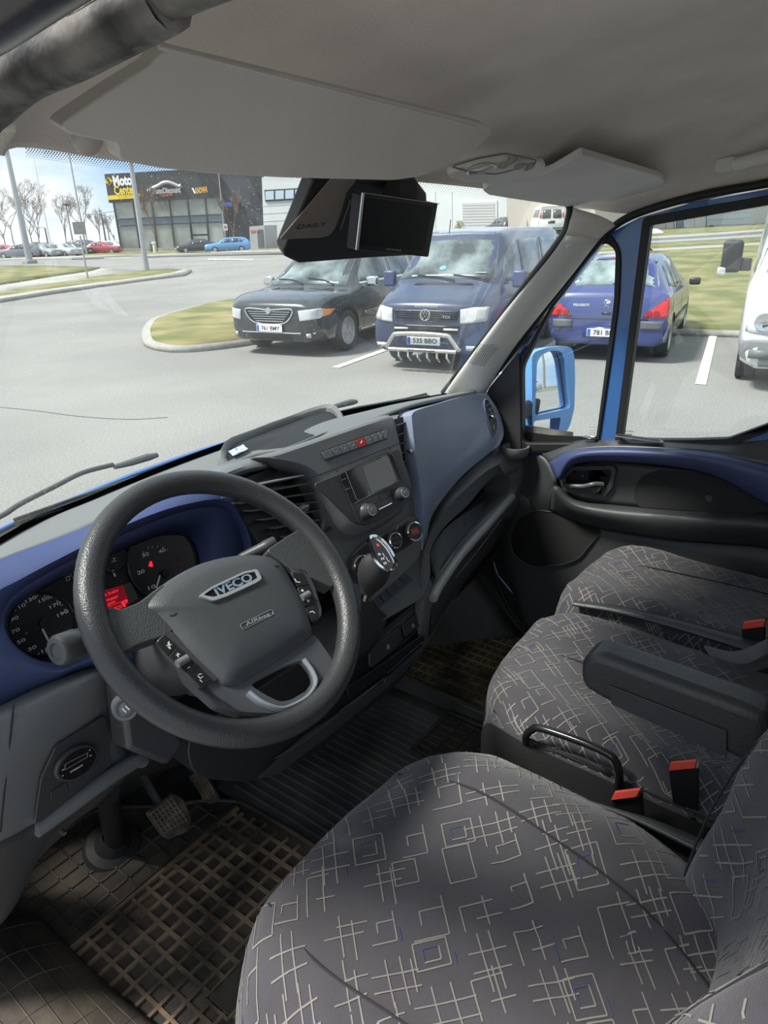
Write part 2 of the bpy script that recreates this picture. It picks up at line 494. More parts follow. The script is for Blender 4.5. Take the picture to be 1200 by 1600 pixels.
# frit: black ceramic dots along the top edge, solid band at the right and bottom edges
FR = mat('black frit', (.008, .008, .009), .4)
top = wsn[0]; g = G()
def onws(p):
    q, n_, i, d = wbvh.find_nearest(p); return q, n_
L = 0
tp = cr1(t0, 26)
HY = [(30, 228), (48, 231), (240, 257), (480, 271), (690, 288), (800, 301), (880, 312)]
def hy(x):
    for (x0, y0), (x1, y1) in zip(HY, HY[1:]):
        if x0 <= x <= x1: return y0 + (y1 - y0) * (x - x0) / (x1 - x0)
    return HY[-1][1]
for r_ in range(5):
    px_ = 36.0
    while px_ < 868:
        px_ += 4.4; xx = px_ + (2.2 if r_ % 2 else 0); yy_ = hy(min(xx, 879)) + 1.5 + r_ * 3.1
        v_ = (U(xx, yy_, y=2) - CAM).normalized(); q0, n_, i_, d_ = wbvh.ray_cast(CAM, v_)
        if q0 is None: continue
        if n_.dot(CAM - q0) < 0: n_ = -n_
        tt = n_.cross(V((0, 0, 1))).normalized(); b_ = n_.cross(tt); rr = .00125 - .00016 * r_
        g.add([q0 + n_ * .0005 + (tt * math.cos(a) + b_ * math.sin(a)) * rr for a in [PI / 3 * k for k in range(6)]], [(0, 1, 2, 3, 4, 5)])
g.ob('frit_dots', FR, w1, smooth=False, kind='stuff')
def strip(name, edge, inner, m, par, off=.0006):
    gg = G(); A = []; Bb = []
    for a, b in zip(edge, inner):
        rowp = []
        for t in (0, .5, 1):
            q, n_ = onws(a.lerp(b, t))
            if n_.dot(CAM - q) < 0: n_ = -n_
            rowp.append(q + n_ * off)
        A.append(rowp)
    gg.net(A); return gg.ob(name, m, par)
rt = [r_[-1] for r_ in wsn]
bt = wsn[-1]
strip('frit_band', bt, [p + V((0, -.02, .03)) for p in bt], FR, w1)
# rubber edge between pane and pillar, rounding the top right corner
e0 = [hd(868, 310, .66) + V((0, .012, 0)), U(888, 320, x=.705), U(888, 342, x=.715), U(876, 372, x=.72), U(823, 442, x=.735), U(762, 523, x=.755), U(692, 614, x=.775)]
G().tube(cr1(e0, 6), .0082, 8).ob('pane_gasket', BLK, w1)

# ---- right A pillar trim
tr2 = empty('trim_2', (.78, .85, 1.8), 'pale grey windscreen pillar cover with round cap and speaker grille', kind=st)
lft = [(890, 322), (880, 366), (840, 416), (790, 484), (745, 544), (706, 596), (688, 622)]
rgt = [(960, 352), (936, 372), (893, 428), (846, 486), (801, 544), (768, 596), (752, 624)]
prow = []
for (a, b), (c, d), t in zip(lft, rgt, (0, .1, .25, .45, .65, .85, 1)):
    A = U(a, b, x=.715 + .065 * t); Bp = U(c, d, x=.815 + .03 * t)
    mid = A.lerp(Bp, .5) + V((-.02, -.022, 0)); q1 = A.lerp(Bp, .12) + V((-.014, -.006, 0)); q2 = A.lerp(Bp, .86) + V((-.012, -.014, 0))
    prow.append([A, q1, mid, q2, Bp])
net_p = crnet(prow, 4, 4)
fab_p = net_p[:5]; pil_p = net_p[4:]
g = G(); g.net(fab_p); g.ob('fabric_corner', FAB, tr2, solid=.006, soff=0)
g = G(); g.net(pil_p); g.ob('pillar_cover', PILW, tr2, solid=.006, soff=0)
pb = BVHTree.FromPolygons(g.v, g.f)
def cast(px, py, bv):
    v = (U(px, py, x=1.0) - CAM).normalized()
    q, n_, i, d = bv.ray_cast(CAM, v)
    if q is None: return None, None
    if n_.dot(CAM - q) < 0: n_ = -n_
    return q, n_
q, n_ = cast(890, 385, pb)
if q: G().lathe(q - n_ * .001, n_, [(.0085, 0), (.0085, .0052), (.0078, .0060), (.0, .0062)], 24).ob('round_cap', PILW, tr2)
# speaker grille: a dished field of small holes
gp = [(748, 538), (776, 538), (778, 545), (759, 571), (754, 572), (729, 566), (731, 560)]
g = G(); g2 = G(); fld = [(rp[0], rp[1]) for rp in gp]
for i in range(16):
    for j in range(14):
        a = 729 + i * 3.3 + (j % 2) * 1.6; b = 538 + j * 2.5
        if inside(a, b, fld):
            q, n_ = cast(a, b, pb)
            if q: g.lathe(q - n_ * .0004, n_, [(.0014, 0), (.0014, .0045)], 6)
g.ob('grille_holes', mat('grille hole grey', (.10, .097, .09), .7), tr2, kind='stuff', smooth=False)
lp = []
for a, b in gp:
    q, n_ = cast(a, b, pb)
    if q: lp.append(q + n_ * .0042)
if len(lp) > 4: G().tube(lp, .0008, 5, closed=True).ob('grille_rim', PILW, tr2)

# ---- door seal on the passenger side
tr3 = empty('trim_3', (.83, .6, 2.0), 'black rubber seal round the passenger door opening', kind=st)
sl_px = [(1420, 232, .84), (1300, 258, .84), (1200, 286, .835), (1100, 304, .83), (1000, 332, .83), (950, 362, .83), (895, 428, .83), (846, 488, .835), (800, 550, .84), (765, 596, .845), (752, 620, .85)]
spts = cr1([U(a, b, x=c) for a, b, c in sl_px] + [V((.86, 1.03, 1.4)), V((.87, .98, 1.1)), V((.88, .9, .85)), V((.885, .75, .72))], 5)
G().tube(spts, .009, 10).ob('rubber_seal', BLK, tr3)

# ================================================================== passenger door
door = empty('door_1', (.88, .3, .75), 'blue passenger door with dark trim panel, armrest ledge and two windows', kind=st)
X0 = .868
P0 = (V((X0, 0, 0)), V((-1, 0, 0)))
def dp(px, py, x=X0): return U(px, py, x=x)
outer = [(1700, 160), (1420, 242), (1300, 272), (1200, 296), (1080, 318), (1003, 340), (950, 374), (895, 446), (846, 508), (806, 570), (776, 620), (776, 705), (1700, 705)]
qh = rpoly([dp(*p) for p in [(950, 356), (975, 388), (972, 470), (938, 702), (818, 702), (816, 566), (870, 470)]], .03)
wh = rpoly([dp(*p) for p in [(1010, 340), (1420, 268), (1420, 640), (1260, 640), (1200, 672), (1140, 694), (1080, 696), (965, 694)]], .012)
outr = [dp(*p) for p in outer]
frm = holeplate('door_frame', outr, [qh, wh], (-1, 0, 0), .018, PAINT, door, bevel=.004)
# outer frame layer a bit further out keeps the depth of the sash
qg = rpoly([dp(*p) for p in [(951, 378), (967, 390), (964, 470), (935, 690), (822, 690), (821, 572), (868, 480), (925, 392)]], .02)
wg = rpoly([dp(*p) for p in [(1021, 352), (1420, 283), (1420, 628), (1260, 628), (1200, 660), (1140, 682), (1080, 684), (976, 684)]], .006)
def ring(name, hole, inner, depth, m):
    return holeplate(name, hole, [inner], (-1, 0, 0), depth, m, door, bevel=.003)
ring('window_gasket', scale_loop(qh, .001, (1, 0, 0)), qg, .024, BLK)
ring('window_gasket', scale_loop(wh, .001, (1, 0, 0)), wg, .024, BLK)
DG = glass('door glass', (.95, .98, .97), .05, veil=.012)
plate('quarter_pane', [p + V((.02, 0, 0)) for p in scale_loop(qg, .01, (1, 0, 0))], (-1, 0, 0), .002, DG, door)
plate('window_pane', [p + V((.02, 0, 0)) for p in scale_loop(wg, .01, (1, 0, 0))], (-1, 0, 0), .002, DG, door)
# etched maker marks at the bottom of both panes
pg = (V((X0 + .018, 0, 0)), V((-1, 0, 0)))
for (a, b, c) in ((921, 667, 935), (974, 673, 990)):
    t_ = pxtext('IVECO', (c, b + 1), (a, b), .0042, pg, GPR, door, bold=.02)
    for k in range(3):
        pxplate('etched_line', [(a, b + 5 + k * 3.5), (c - 2, b + 5.5 + k * 3.5), (c - 2, b + 6.7 + k * 3.5), (a, b + 6.2 + k * 3.5)], pg, .0003, GPR, door)
# dark triangle behind the mirror foot
plate('mirror_triangle', rpoly([U(*p, x=.852) for p in [(814, 548), (817, 716), (800, 722), (772, 700), (752, 645), (766, 606)]], .008), (-1, 0, 0), .012, mat('dark triangle plastic', (.035, .035, .036), .5, bump=.2), door, bevel=.003)
G().tube([U(822, 540, x=.845), U(800, 575, x=.845), U(772, 612, x=.848)], .0035, 8).ob('paint_bead', mat('navy paint bead', (.02, .035, .16), .2), door)

plate('door_core', [V((.879, a, b)) for a, b in [(-.5, .70), (.75, .70), (1.0, .95), (1.02, 1.43), (.78, 1.435), (.55, 1.46), (.3, 1.47), (.0, 1.55), (-.5, 1.58)]], (-1, 0, 0), .004, BLK, door)
# ---- trim panel: long net of rows running from the front to the rear of the door
def drow(x, pts): return [U(a, b, x=x) for a, b in pts]
DP = mat('dark door plastic', (.042, .044, .046), .5, bump=.25, bscale=500)
DBL = mat('navy door plastic', (.042, .058, .14), .42, bump=.2, bscale=900)
A_ = drow(.880, [(838, 706), (900, 690), (976, 684), (1080, 688), (1140, 686), (1200, 664), (1300, 628), (1420, 590)])
B_ = drow(.815, [(858, 722), (893, 706), (951, 700), (1047, 703), (1123, 710), (1200, 728), (1300, 750), (1420, 775)])
surf('armrest_ledge', [A_, [a.lerp(b, .5) + V((0, 0, .006)) for a, b in zip(A_, B_)], B_], PLD, door, nu=4, nv=5, solid=.006)
# navy band along the ledge edge
C_ = drow(.797, [(869, 747), (893, 714), (951, 706), (1047, 710), (1123, 720), (1200, 742), (1300, 772), (1420, 812)])
D_ = drow(.802, [(872, 748), (897, 719), (951, 714), (1047, 719), (1123, 733), (1200, 772), (1300, 815), (1420, 860)])
E_ = drow(.825, [(876, 749), (900, 724), (951, 720), (1047, 727), (1123, 745), (1200, 788), (1300, 836), (1420, 884)])
surf('armrest_band', [B_, C_, D_, E_], DBL, door, nu=4, nv=5, solid=.006)
# recess below the ledge and ridge
F_ = drow(.864, [(884, 752), (910, 735), (951, 730), (1047, 742), (1123, 764), (1200, 808), (1300, 850), (1420, 895)])
Gd = drow(.868, [(890, 764), (915, 772), (960, 784), (1047, 790), (1123, 797), (1200, 806), (1300, 852), (1420, 898)])
F_ = drow(.862, [(878, 752), (905, 728), (951, 722), (1040, 730), (1110, 742), (1200, 778), (1300, 820), (1420, 865)])
H_ = drow(.862, [(878, 765), (905, 782), (951, 789), (1040, 797), (1110, 800), (1200, 803), (1300, 830), (1420, 870)])
surf('door_recess', [F_, [a.lerp(b, .5) for a, b in zip(F_, H_)], H_], DP, door, nu=3, nv=5, solid=.006)
I_ = drow(.815, [(868, 760), (897, 786), (951, 798), (1040, 806), (1110, 812), (1200, 818), (1300, 846), (1420, 885)])
J_ = drow(.818, [(864, 768), (893, 797), (951, 812), (1040, 824), (1110, 829), (1200, 833), (1300, 862), (1420, 900)])
K_ = drow(.862, [(860, 800), (900, 815), (951, 828), (1040, 842), (1110, 848), (1200, 856), (1300, 884), (1420, 920)])
surf('door_ridge', [H_, I_, J_, K_], DP, door, nu=4, nv=5, solid=.006)
# front cheek beside the recess and lower panel down to the sill
g = G()
surf('front_cheek', [[U(838, 706, x=.862), U(856, 720, x=.845), U(868, 746, x=.83), U(872, 752, x=.84)],
                     [U(812, 712, x=.868), U(830, 745, x=.866), U(848, 772, x=.85), U(866, 768, x=.835)],
                     [U(800, 740, x=.870), U(815, 780, x=.868), U(838, 800, x=.866), U(860, 802, x=.862)]], DP, door, nu=5, nv=5, solid=.006)
lo = [[V((.866, p.y, p.z)) for p in K_]]
zb = [1.10, 1.08, 1.06, 1.05, 1.04, 1.04, 1.04, 1.04]
lo.append([V((.868, p.y, z)) for p, z in zip(K_, zb)])
lo.append([V((.872, p.y, .72)) for p in K_])
for r_, z in zip(lo, (1.28, 1.06, .74)): r_.insert(0, V((.868, {1.28: .95, 1.06: .93, .74: .80}[z], z)))
surf('lower_panel', lo, DP, door, nu=4, nv=4, solid=.008)
# visible painted edge of the door at the front foot
G().tube([U(768, 868, x=.872), U(778, 898, x=.872), U(800, 925, x=.872), U(822, 945, x=.872)], .003, 8).ob('painted_edge', PAINT, door)
# speaker grille
pspk = (V((.861, 0, 0)), V((-1, 0, 0)))
spk = [(812, 808), (838, 796), (872, 800), (938, 822), (940, 830), (906, 872), (880, 882), (830, 885), (802, 866), (798, 838)]
pxplate('speaker_grille', spk, pspk, .003, mat('speaker mesh', (.014, .014, .015), .6, bump=1.2, bscale=900, btype='vor'), door, r=.02, bevel=.001)
G().tube([p + V((-.004, 0, 0)) for p in rpoly([U(a, b, pl=pspk) for a, b in spk], .02)], .0012, 5, closed=True).ob('grille_rim', PLD, door)
# felt pocket panel
pf = (V((.8575, 0, 0)), V((-1, 0, 0)))
pxplate('felt_insert', [(992, 760), (1006, 742), (1030, 734), (1110, 742), (1260, 790), (1260, 802), (1100, 799), (1000, 792), (991, 780)], pf, .003, mat('dark felt', (.020, .021, .021), .95, bump=.6, bscale=400), door, r=.008)
G().lathe(U(1108, 779, x=.8545), (-1, 0, 0), [(.0095, -.001), (.0095, .0008), (.0088, .0014), (0, .0014)], 20).ob('round_cap', DP, door)
# pull handle surround, recess bowl and lever
ph = (V((.853, 0, 0)), V((-1, 0, 0)))
hs = [(874, 745), (893, 728), (960, 727), (964, 733), (958, 760), (944, 777), (910, 776), (880, 765)]
hin = [(884, 747), (898, 734), (954, 733), (957, 738), (951, 757), (940, 771), (912, 769), (889, 760)]
hs3 = rpoly([U(a, b, pl=ph) for a, b in hs], .008); hi3 = rpoly([U(a, b, pl=ph) for a, b in hin], .007)
holeplate('handle_surround', hs3, [hi3], (-1, 0, 0), .006, PLD, door, bevel=.002)
pxplate('handle_bowl', hin, (V((.860, 0, 0)), V((-1, 0, 0))), .001, BLK, door)
lev = [U(880, 757, x=.835), U(888, 758.5, x=.826), U(910, 760, x=.826), U(925, 757, x=.828), U(934, 756, x=.835), U(943, 757, x=.842)]
dh = G().tube(cr1(lev, 4), .0068, 12).ob('door_handle', mat('silver grey lever', (.08, .083, .088), .28), door)
pxplate('handle_skirt', [(882, 760), (908, 763), (940, 760), (936, 768), (912, 774), (890, 768)], (V((.838, 0, 0)), V((-1, 0, 0))), .004, PLD, dh, r=.003)
G().lathe(U(911, 744, x=.858), (-1, 0, 0), [(.005, 0), (.005, .003), (.002, .004), (0, .004)], 16).ob('screw', DP, door)
# ledge items: window switch and open tray
sw = U(922, 691, x=.845)
sw = sw + V((0, 0, .008)); g = G(); g.box(sw + V((0, 0, .004)), (.022, .040, .004)); so = g.ob('switch_plate', GLOS, door, bevel=.001)
G().box(sw + V((0, -.006, .008)), (.010, .018, .006)).ob('window_switch', ALU, so, bevel=.0015)
tz = U(995, 693, x=.828)
def loopxy(c, pts, z): return [V((c.x + a, c.y + b, z + .009)) for a, b in pts]
tl = rpoly(loopxy(tz, [(-.016, -.072), (.014, -.06), (.014, .055), (-.014, .062)], tz.z + .004), .012)
ti = [p + (tz - p) * .14 for p in tl]; ti = [V((p.x, p.y, tz.z + .013)) for p in ti]
holeplate('ledge_tray', tl, [ti], (0, 0, 1), .003, PLD, door, bevel=.001)
plate('tray_floor', ti, (0, 0, 1), .0015, BLK, door)
# ================================================================== dashboard
dash = empty('dashboard', (0.05, 1.0, 1.2), 'black van dashboard with navy instrument surround and grey-blue passenger panel', 'dashboard')
def pts(l, **k): return [U(a, b, **k) for a, b in l]
def p3(l): return [U(a, b, y=c) for a, b, c in l]

# ---- deck between windscreen and instrument brow
dk_f = [p + V((0, -.03, -.004)) for p in ws_bot]
dk_r = p3([(-90, 922, .93), (0, 878, .94), (130, 829, .945), (235, 775, .95), (330, 742, .955), (400, 713, .96), (480, 700, .93), (560, 668, .93), (640, 636, .93), (700, 622, .95), (752, 612, .99), (764, 616, 1.02)])
dk_fr = cr1(dk_f, 6); n_ = len(dk_fr)
fr = [dk_fr[int(i * (n_ - 1) / (len(dk_r) - 1))] for i in range(len(dk_r))]
midr = [a.lerp(b, .5) + V((0, 0, .006)) for a, b in zip(fr, dk_r)]
surf('deck', [fr, midr, dk_r], DECK, dash, nu=5, nv=4, solid=.008)
G().tube(cr1([p + V((0, .012, -.006)) for p in dk_f], 4), .006, 8).ob('deck_gap', BLK, dash)

# ---- instrument surround (closed loops: outer edge, opening, back of the recess)
fn = V((0, -math.cos(R(24)), math.sin(R(24))))
PLF = (V((-.42, .985, 1.47)), fn)                      # instrument face
PLO = (V((-.42, .925, 1.47)), V((0, -math.cos(R(14)), math.sin(R(14)))))                      # front of the surround
def loft(loops, n=5, closed=True):
    dense = [cr1(l, n, closed=True) for l in loops]
    g = G(); N = len(dense[0])
    g.v = [p for l in dense for p in l]
    for i in range(len(dense) - 1):
        for k in range(N):
            g.f.append((i * N + k, i * N + (k + 1) % N, (i + 1) * N + (k + 1) % N, (i + 1) * N + k)); g.m.append(0)
    return g, dense
L0 = [U(-110, 1010, y=.915), U(-70, 915, y=.935), U(0, 877, y=.942), U(130, 828, y=.947), U(235, 776, y=.95), U(320, 742, y=.955), U(398, 745, y=.955), U(455, 805, y=.95), U(470, 880, y=.94), U(440, 960, y=.92), U(330, 1030, y=.90), U(150, 1043, y=.895), U(60, 1075, y=.89), U(-10, 1108, y=.885), U(-110, 1150, y=.885)]
Lh = [U(-30, 1000, y=.895), U(-14, 935, y=.905), U(30, 905, y=.91), U(130, 853, y=.915), U(215, 812, y=.915), U(290, 787, y=.915), U(352, 782, y=.92), U(384, 822, y=.925), U(392, 880, y=.92), U(370, 950, y=.905), U(280, 1020, y=.885), U(160, 1028, y=.868), U(90, 1050, y=.865), U(35, 1040, y=.868), U(-8, 1025, y=.88)]
L1 = [U(0, 975, y=.90), U(6, 945, y=.91), U(40, 912, y=.918), U(130, 862, y=.925), U(215, 822, y=.925), U(290, 795, y=.925), U(345, 792, y=.93), U(374, 825, y=.935), U(382, 880, y=.93), U(362, 940, y=.915), U(280, 1010, y=.895), U(160, 1018, y=.88), U(100, 1042, y=.875), U(50, 1034, y=.875), U(14, 1006, y=.885)]
L2 = pts([(10, 985), (16, 955), (50, 928), (130, 884), (205, 852), (250, 836), (292, 838), (308, 862), (312, 900), (300, 940), (255, 990), (165, 1008), (110, 1030), (65, 1035), (24, 1012)], pl=PLF)
g, dn = loft([L0, Lh, L1])
g.ob('instrument_surround', BLUEP, dash, solid=.004)
g, dn2 = loft([L1, L2])
g.ob('recess_wall', BLUEP, dash, solid=.003)
CLF = mat('instrument face black', (.009, .009, .010), .35)
face = plate('instrument_face', [p - fn * .003 for p in cr1(L2, 5, closed=True)], fn, .002, CLF, dash)
def dial(cx, cy, ex, ey, nm, marks, ticks, needle, parent=face):
    c = U(cx, cy, pl=PLF); ux = (U(cx + 40, cy - 15, pl=PLF) - c); ux = V((1, 0, 0)); uy = fn.cross(ux); uy = -uy if uy.z < 0 else uy
    r = (U(ex, ey, pl=PLF) - c).length
    d = empty if False else None
    gg = G().lathe(c + fn * .001, fn, [(r, 0), (r, .004), (r - .0022, .005), (r - .003, .0015), (0, .0012)], 48)
    dd = gg.ob(nm, mat('dial rim dark', (.018, .018, .02), .25), parent)
    return c, r, ux, uy
PLN = (PLF[0] + fn * .0035, fn)
# speedometer and rev counter
for (cx, cy, ex, ey) in ((66, 976, 12, 977), (254, 879, 304, 862)):
    dial(cx, cy, ex, ey, 'dial', None, None, None)
for (cx, cy, ex, ey) in ((131, 886, 104, 892), (177, 873, 198, 868)):
    dial(cx, cy, ex, ey, 'small_dial', None, None, None)
DRED = mat('dim red print', (.34, .03, .03), .5)
nums = [('10', 70, 1016), ('30', 50, 1013), ('50', 33, 1002), ('70', 24, 986), ('90', 22, 967), ('110', 30, 949), ('130', 47, 937), ('150', 68, 937), ('170', 85, 946), ('190', 97, 959)]
for s, a, b in nums:
    w = 5 + 2.2 * (len(s) - 1)
    pxtext(s, (a - w * .9, b + w * .42), (a + w * .9, b - w * .42), .0052, PLN, WHT, face, bold=.01)
for s, a, b, m_ in (('10', 236, 918, WHT), ('20', 220, 894, WHT), ('30', 227, 867, WHT), ('40', 253, 861, WHT), ('50', 275, 881, DRED)):
    pxtext(s, (a - 5.5, b + 2), (a + 5.5, b - 2), .0062, PLN, m_, face, bold=.01)
def segs(name, l, w, m_, par=face, pl=PLN):
    g = G()
    for (a, b, c, d) in l:
        p = U(a, b, pl=pl); q = U(c, d, pl=pl); t = (q - p).normalized(); s_ = t.cross(pl[1]) * w / 2
        g.prism([p - s_, q - s_, q + s_, p + s_][::1], pl[1] * .0004)
    return g.ob(name, m_, par, smooth=False)
segs('tick_marks', [(32, 1018, 34, 1014), (60, 1023, 61, 1020), (72, 1021, 72, 1017), (23, 943, 26, 945), (33, 936, 35, 938), (45, 930, 46, 933), (58, 929, 58, 932), (70, 930, 69, 933), (81, 932, 79, 935), (90, 938, 88, 940), (98, 945, 95, 946), (104, 952, 100, 953), (107, 956, 102, 957),
     (223, 862, 225, 864), (231, 855, 232, 857), (238, 854, 238, 856), (246, 853, 246, 855), (255, 854, 254, 857), (262, 858, 261, 859), (40, 990, 43, 989), (74, 970, 77, 969)], .0009, WHT)
segs('red_zone', [(270, 863, 276, 868), (276, 868, 280, 876), (280, 876, 280, 879)], .0012, DRED)
segs('needle', [(66, 982, 77, 1004)], .0030, WHT)
segs('needle', [(250, 899, 244, 919)], .0030, WHT)
segs('needle', [(176, 891, 180, 901)], .0026, WHT)
segs('needle', [(112, 888, 120, 900)], .0026, WHT)
segs('fuel_symbol', [(103, 902, 108, 900), (108, 900, 109, 906), (109, 906, 104, 908), (104, 908, 103, 902)], .0007, WHT)
segs('coolant_symbol', [(177, 871, 178, 877), (174, 878, 182, 876), (178, 873, 181, 872)], .0007, WHT)
G().lathe(U(68, 974, pl=PLF) + fn * .003, fn, [(.009, 0), (.0085, .005), (0, .006)], 20).ob('needle_hub', BLK, face)
G().lathe(U(256, 897, pl=PLF) + fn * .003, fn, [(.008, 0), (.0075, .005), (0, .006)], 20).ob('needle_hub', BLK, face)
pxplate('warning_light', [(232, 885), (234, 877), (237, 877), (239, 884), (238, 886)], PLN, .0006, REDL, face)
# red message display
PLM = (PLF[0] + fn * .0022, fn)
SCR = mat('display red glow', (.10, .004, .008), .3, emit=(.5, .01, .03), estr=.16)
dsp = pxplate('message_display', [(150, 926), (192, 914), (202, 943), (176, 956), (150, 965)], PLM, .0008, SCR, face)
pxplate('display_edge', [(192, 914), (204, 910), (216, 935), (203, 943)], PLM, .0008, mat('display edge grey', (.07, .065, .06), .4), face)
PLT = (PLF[0] + fn * .0036, fn)
pxtext('k brake', (164, 930), (184, 922), .0052, PLT, REDL, dsp, bold=.015)
pxtext('engage', (166, 938), (184, 931), .0048, PLT, REDL, dsp, bold=.015)
pxtext('gear', (168, 944), (181, 939), .0044, PLT, REDL, dsp, bold=.015)
pxtext('ECO', (180, 952), (191, 947), .0058, PLT, REDL, dsp, bold=.02)
pxtext('P', (191, 946), (200, 940), .0100, PLT, REDL, dsp, bold=.04)
segs('display_rule', [(169, 948, 190, 940), (179, 948, 180, 955)], .0007, REDL, dsp, PLT)

# ---- brow cap to the right of the instruments, over the driver vent
surf('brow_cap', [p3([(318, 742, .97), (345, 728, .975), (380, 714, .98), (404, 710, .98)]),
                  p3([(322, 752, .94), (348, 735, .945), (382, 722, .95), (412, 716, .95)]),
                  p3([(328, 762, .93), (352, 745, .93), (384, 733, .93), (417, 727, .93)]),
                  p3([(335, 766, .96), (358, 752, .96), (388, 740, .96), (418, 733, .96)])], PLG, dash, nu=3, nv=4, solid=.004)

# ---- driver side air vent
def vent(nm, corners, nsl, par, depth=.045, rim=.0, knob=None, mslat=PLA):
    """corners TL,TR,BR,BL 3-D; louvres run TL->TR"""
    tl, tr_, br, bl = corners; n = (tr_ - tl).cross(bl - tl).normalized()
    if n.dot(CAM - tl) < 0: n = -n
    v = plate(nm, corners, -n, .004, BLK, par)
    for o_ in (v,):
        pass
    back = G().prism([p - n * depth for p in corners], -n * .003).ob('vent_back', BLK, v)
    for i in range(nsl):
        t = (i + .5) / nsl
        a = tl.lerp(bl, t); b = tr_.lerp(br, t); w = (b - a).normalized(); dn_ = (bl - tl).normalized()
        q = (n * .9 + dn_ * -.35).normalized()
        s_ = [a + n * .002, b + n * .002, b + n * .002 - q * .022, a + n * .002 - q * .022]
        g = G().prism(s_, dn_ * .0024); g.ob('slat', mslat, v, bevel=.0006)
    return v, n
VB = mat('vent black', (.014, .014, .015), .5)
vc = [U(372, 756, y=.90), U(462, 718, y=.92), U(522, 826, y=.88), U(430, 862, y=.86)]
nv_ = (vc[1] - vc[0]).cross(vc[3] - vc[0]).normalized(); nv_ = nv_ if nv_.dot(CAM - vc[0]) > 0 else -nv_
vent1 = plate('air_vent', [p - nv_ * .035 for p in vc], nv_, .004, VB, dash)
lefts = [(352, 768), (362, 776), (378, 785), (396, 797), (414, 811), (430, 824), (446, 838)]
rights = [(476, 742), (484, 754), (493, 769), (500, 782), (507, 795), (514, 808), (521, 822)]
for (a, b), (c, d) in zip(lefts, rights):
    A = U(a, b, y=.885); Bq = U(c, d, y=.885)
    g = G().prism([A, Bq, Bq + V((0, .028, -.006)), A + V((0, .028, -.006))], V((0, .001, -.0034))); g.ob('slat', PLG, vent1, bevel=.0005)  # light on the slat edges is put in as a paler grey
kp = U(473, 795, y=.872); g = G(); g.box(kp, (.022, .014, .012)); g.box(kp + V((0, -.006, .004)), (.022, .006, .006)); g.ob('vent_knob', PLG, vent1, bevel=.002)
surf('vent_hood', [p3([(338, 762, .965), (380, 745, .965), (420, 731, .965), (455, 731, .96), (478, 742, .95)]),
                   p3([(352, 771, .925), (385, 760, .925), (430, 747, .925), (460, 742, .92), (480, 752, .91)]),
                   p3([(360, 774, .935), (388, 764, .935), (433, 752, .935), (462, 748, .93), (481, 757, .92)])], PLD, dash, nu=3, nv=4, solid=.003)
sl_ = p3([(500, 834, .868), (517, 825, .868)]); G().tube([sl_[0], sl_[1]], .0035, 8).ob('vent_slider', PLD, vent1)
G().tube([U(521 + 3 * math.cos(t), 825 + 3 * math.sin(t), y=.868) for t in [k * PI / 6 for k in range(12)]], .0006, 5, closed=True).ob('ring_symbol', WHT, vent1)

# ---- centre stack
sn = V((-.16, -.90, .40)).normalized()
PLS = (U(585, 755, y=.835), sn)
def sp_(l, off=0.0): return [U(a, b, pl=PLS) + sn * off for a, b in l]
stack_out = [(404, 712), (436, 722), (470, 733), (492, 750), (510, 778), (530, 815), (548, 832), (575, 835), (608, 818), (634, 800), (642, 786), (643, 768), (636, 716), (626, 672), (619, 648), (600, 648), (540, 668), (470, 692), (425, 706)]
ST = cr1([p - sn * .02 for p in sp_(stack_out)], 3, closed=True)
so_in = sp_([(412, 714), (438, 718), (472, 727), (497, 744), (516, 773), (536, 808), (552, 824), (577, 826), (606, 810), (630, 793), (637, 782), (638, 766), (631, 714), (621, 672), (615, 652), (600, 652), (542, 671), (472, 695), (430, 709)])
gS, dS = loft([[p - sn * .075 for p in sp_(stack_out)], [p - sn * .018 for p in sp_(stack_out)], [p - sn * .004 for p in so_in], [p.lerp(U(575, 735, pl=PLS), .05) for p in so_in]], 3)
gS.f.append(tuple(range(len(gS.v) - len(dS[0]), len(gS.v)))); gS.m.append(0)
stack = gS.ob('centre_stack', PLA, dash)
# seam above the radio panel
segs('panel_seam', [(478, 750, 540, 726), (540, 726, 590, 706), (590, 706, 634, 689)], .0010, BLK, dash, (PLS[0] + sn * .0002, sn))
# raised radio bezel
radio = empty if False else None
bez = rpoly(sp_([(487, 757), (545, 734), (622, 700), (642, 757), (640, 780), (605, 806), (570, 822), (552, 818), (535, 800)]), .012)
gB = G().prism([p for p in bez][::-1] if False else bez, sn * .004)
radio = plate('radio', bez, sn, .004, mat('radio bezel charcoal', (.045, .047, .050), .42, bump=.25, bscale=800), dash, bevel=.0015)
PR = (PLS[0] + sn * .0042, sn); PR2 = (PLS[0] + sn * .0056, sn); PR3 = (PLS[0] + sn * .0064, sn)
pxplate('radio_face', rpoly(pts([(530, 741), (606, 706), (613, 710), (640, 775), (560, 816), (553, 800)], pl=PR), .006) and [(530, 741), (606, 706), (613, 710), (640, 775), (560, 816), (553, 800)], PR, .0015, PLD, radio, r=.004)
pxplate('radio_glass', [(531, 742), (603, 708), (612, 711), (627, 750), (553, 787)], PR2, .0008, GLOS, radio, r=.003)
scr_n = (sn + V((-.16, .02, .0))).normalized(); scr_p = (U(582, 747, pl=PR2) + sn * .0032, scr_n)
pxplate('screen', [(545, 741), (601, 712), (606, 714), (618, 748), (613, 756), (575, 773), (562, 779), (557, 776)], (scr_p[0] - scr_n * .003, scr_n), .003, mat('screen glass sky sheen', (.50, .53, .55), .07, .85), radio, r=.003)  # metallic tone and tilted face stand in for a bright reflection
LBL = (PR2[0] + sn * .0016, sn)
for s, a, b in (('RADIO', 537, 749), ('MEDIA', 543, 764)):
    pxtext(s, (a - 3.5, b + 1.5), (a + 3.5, b - 1.5), .0024, LBL, GPR, radio)
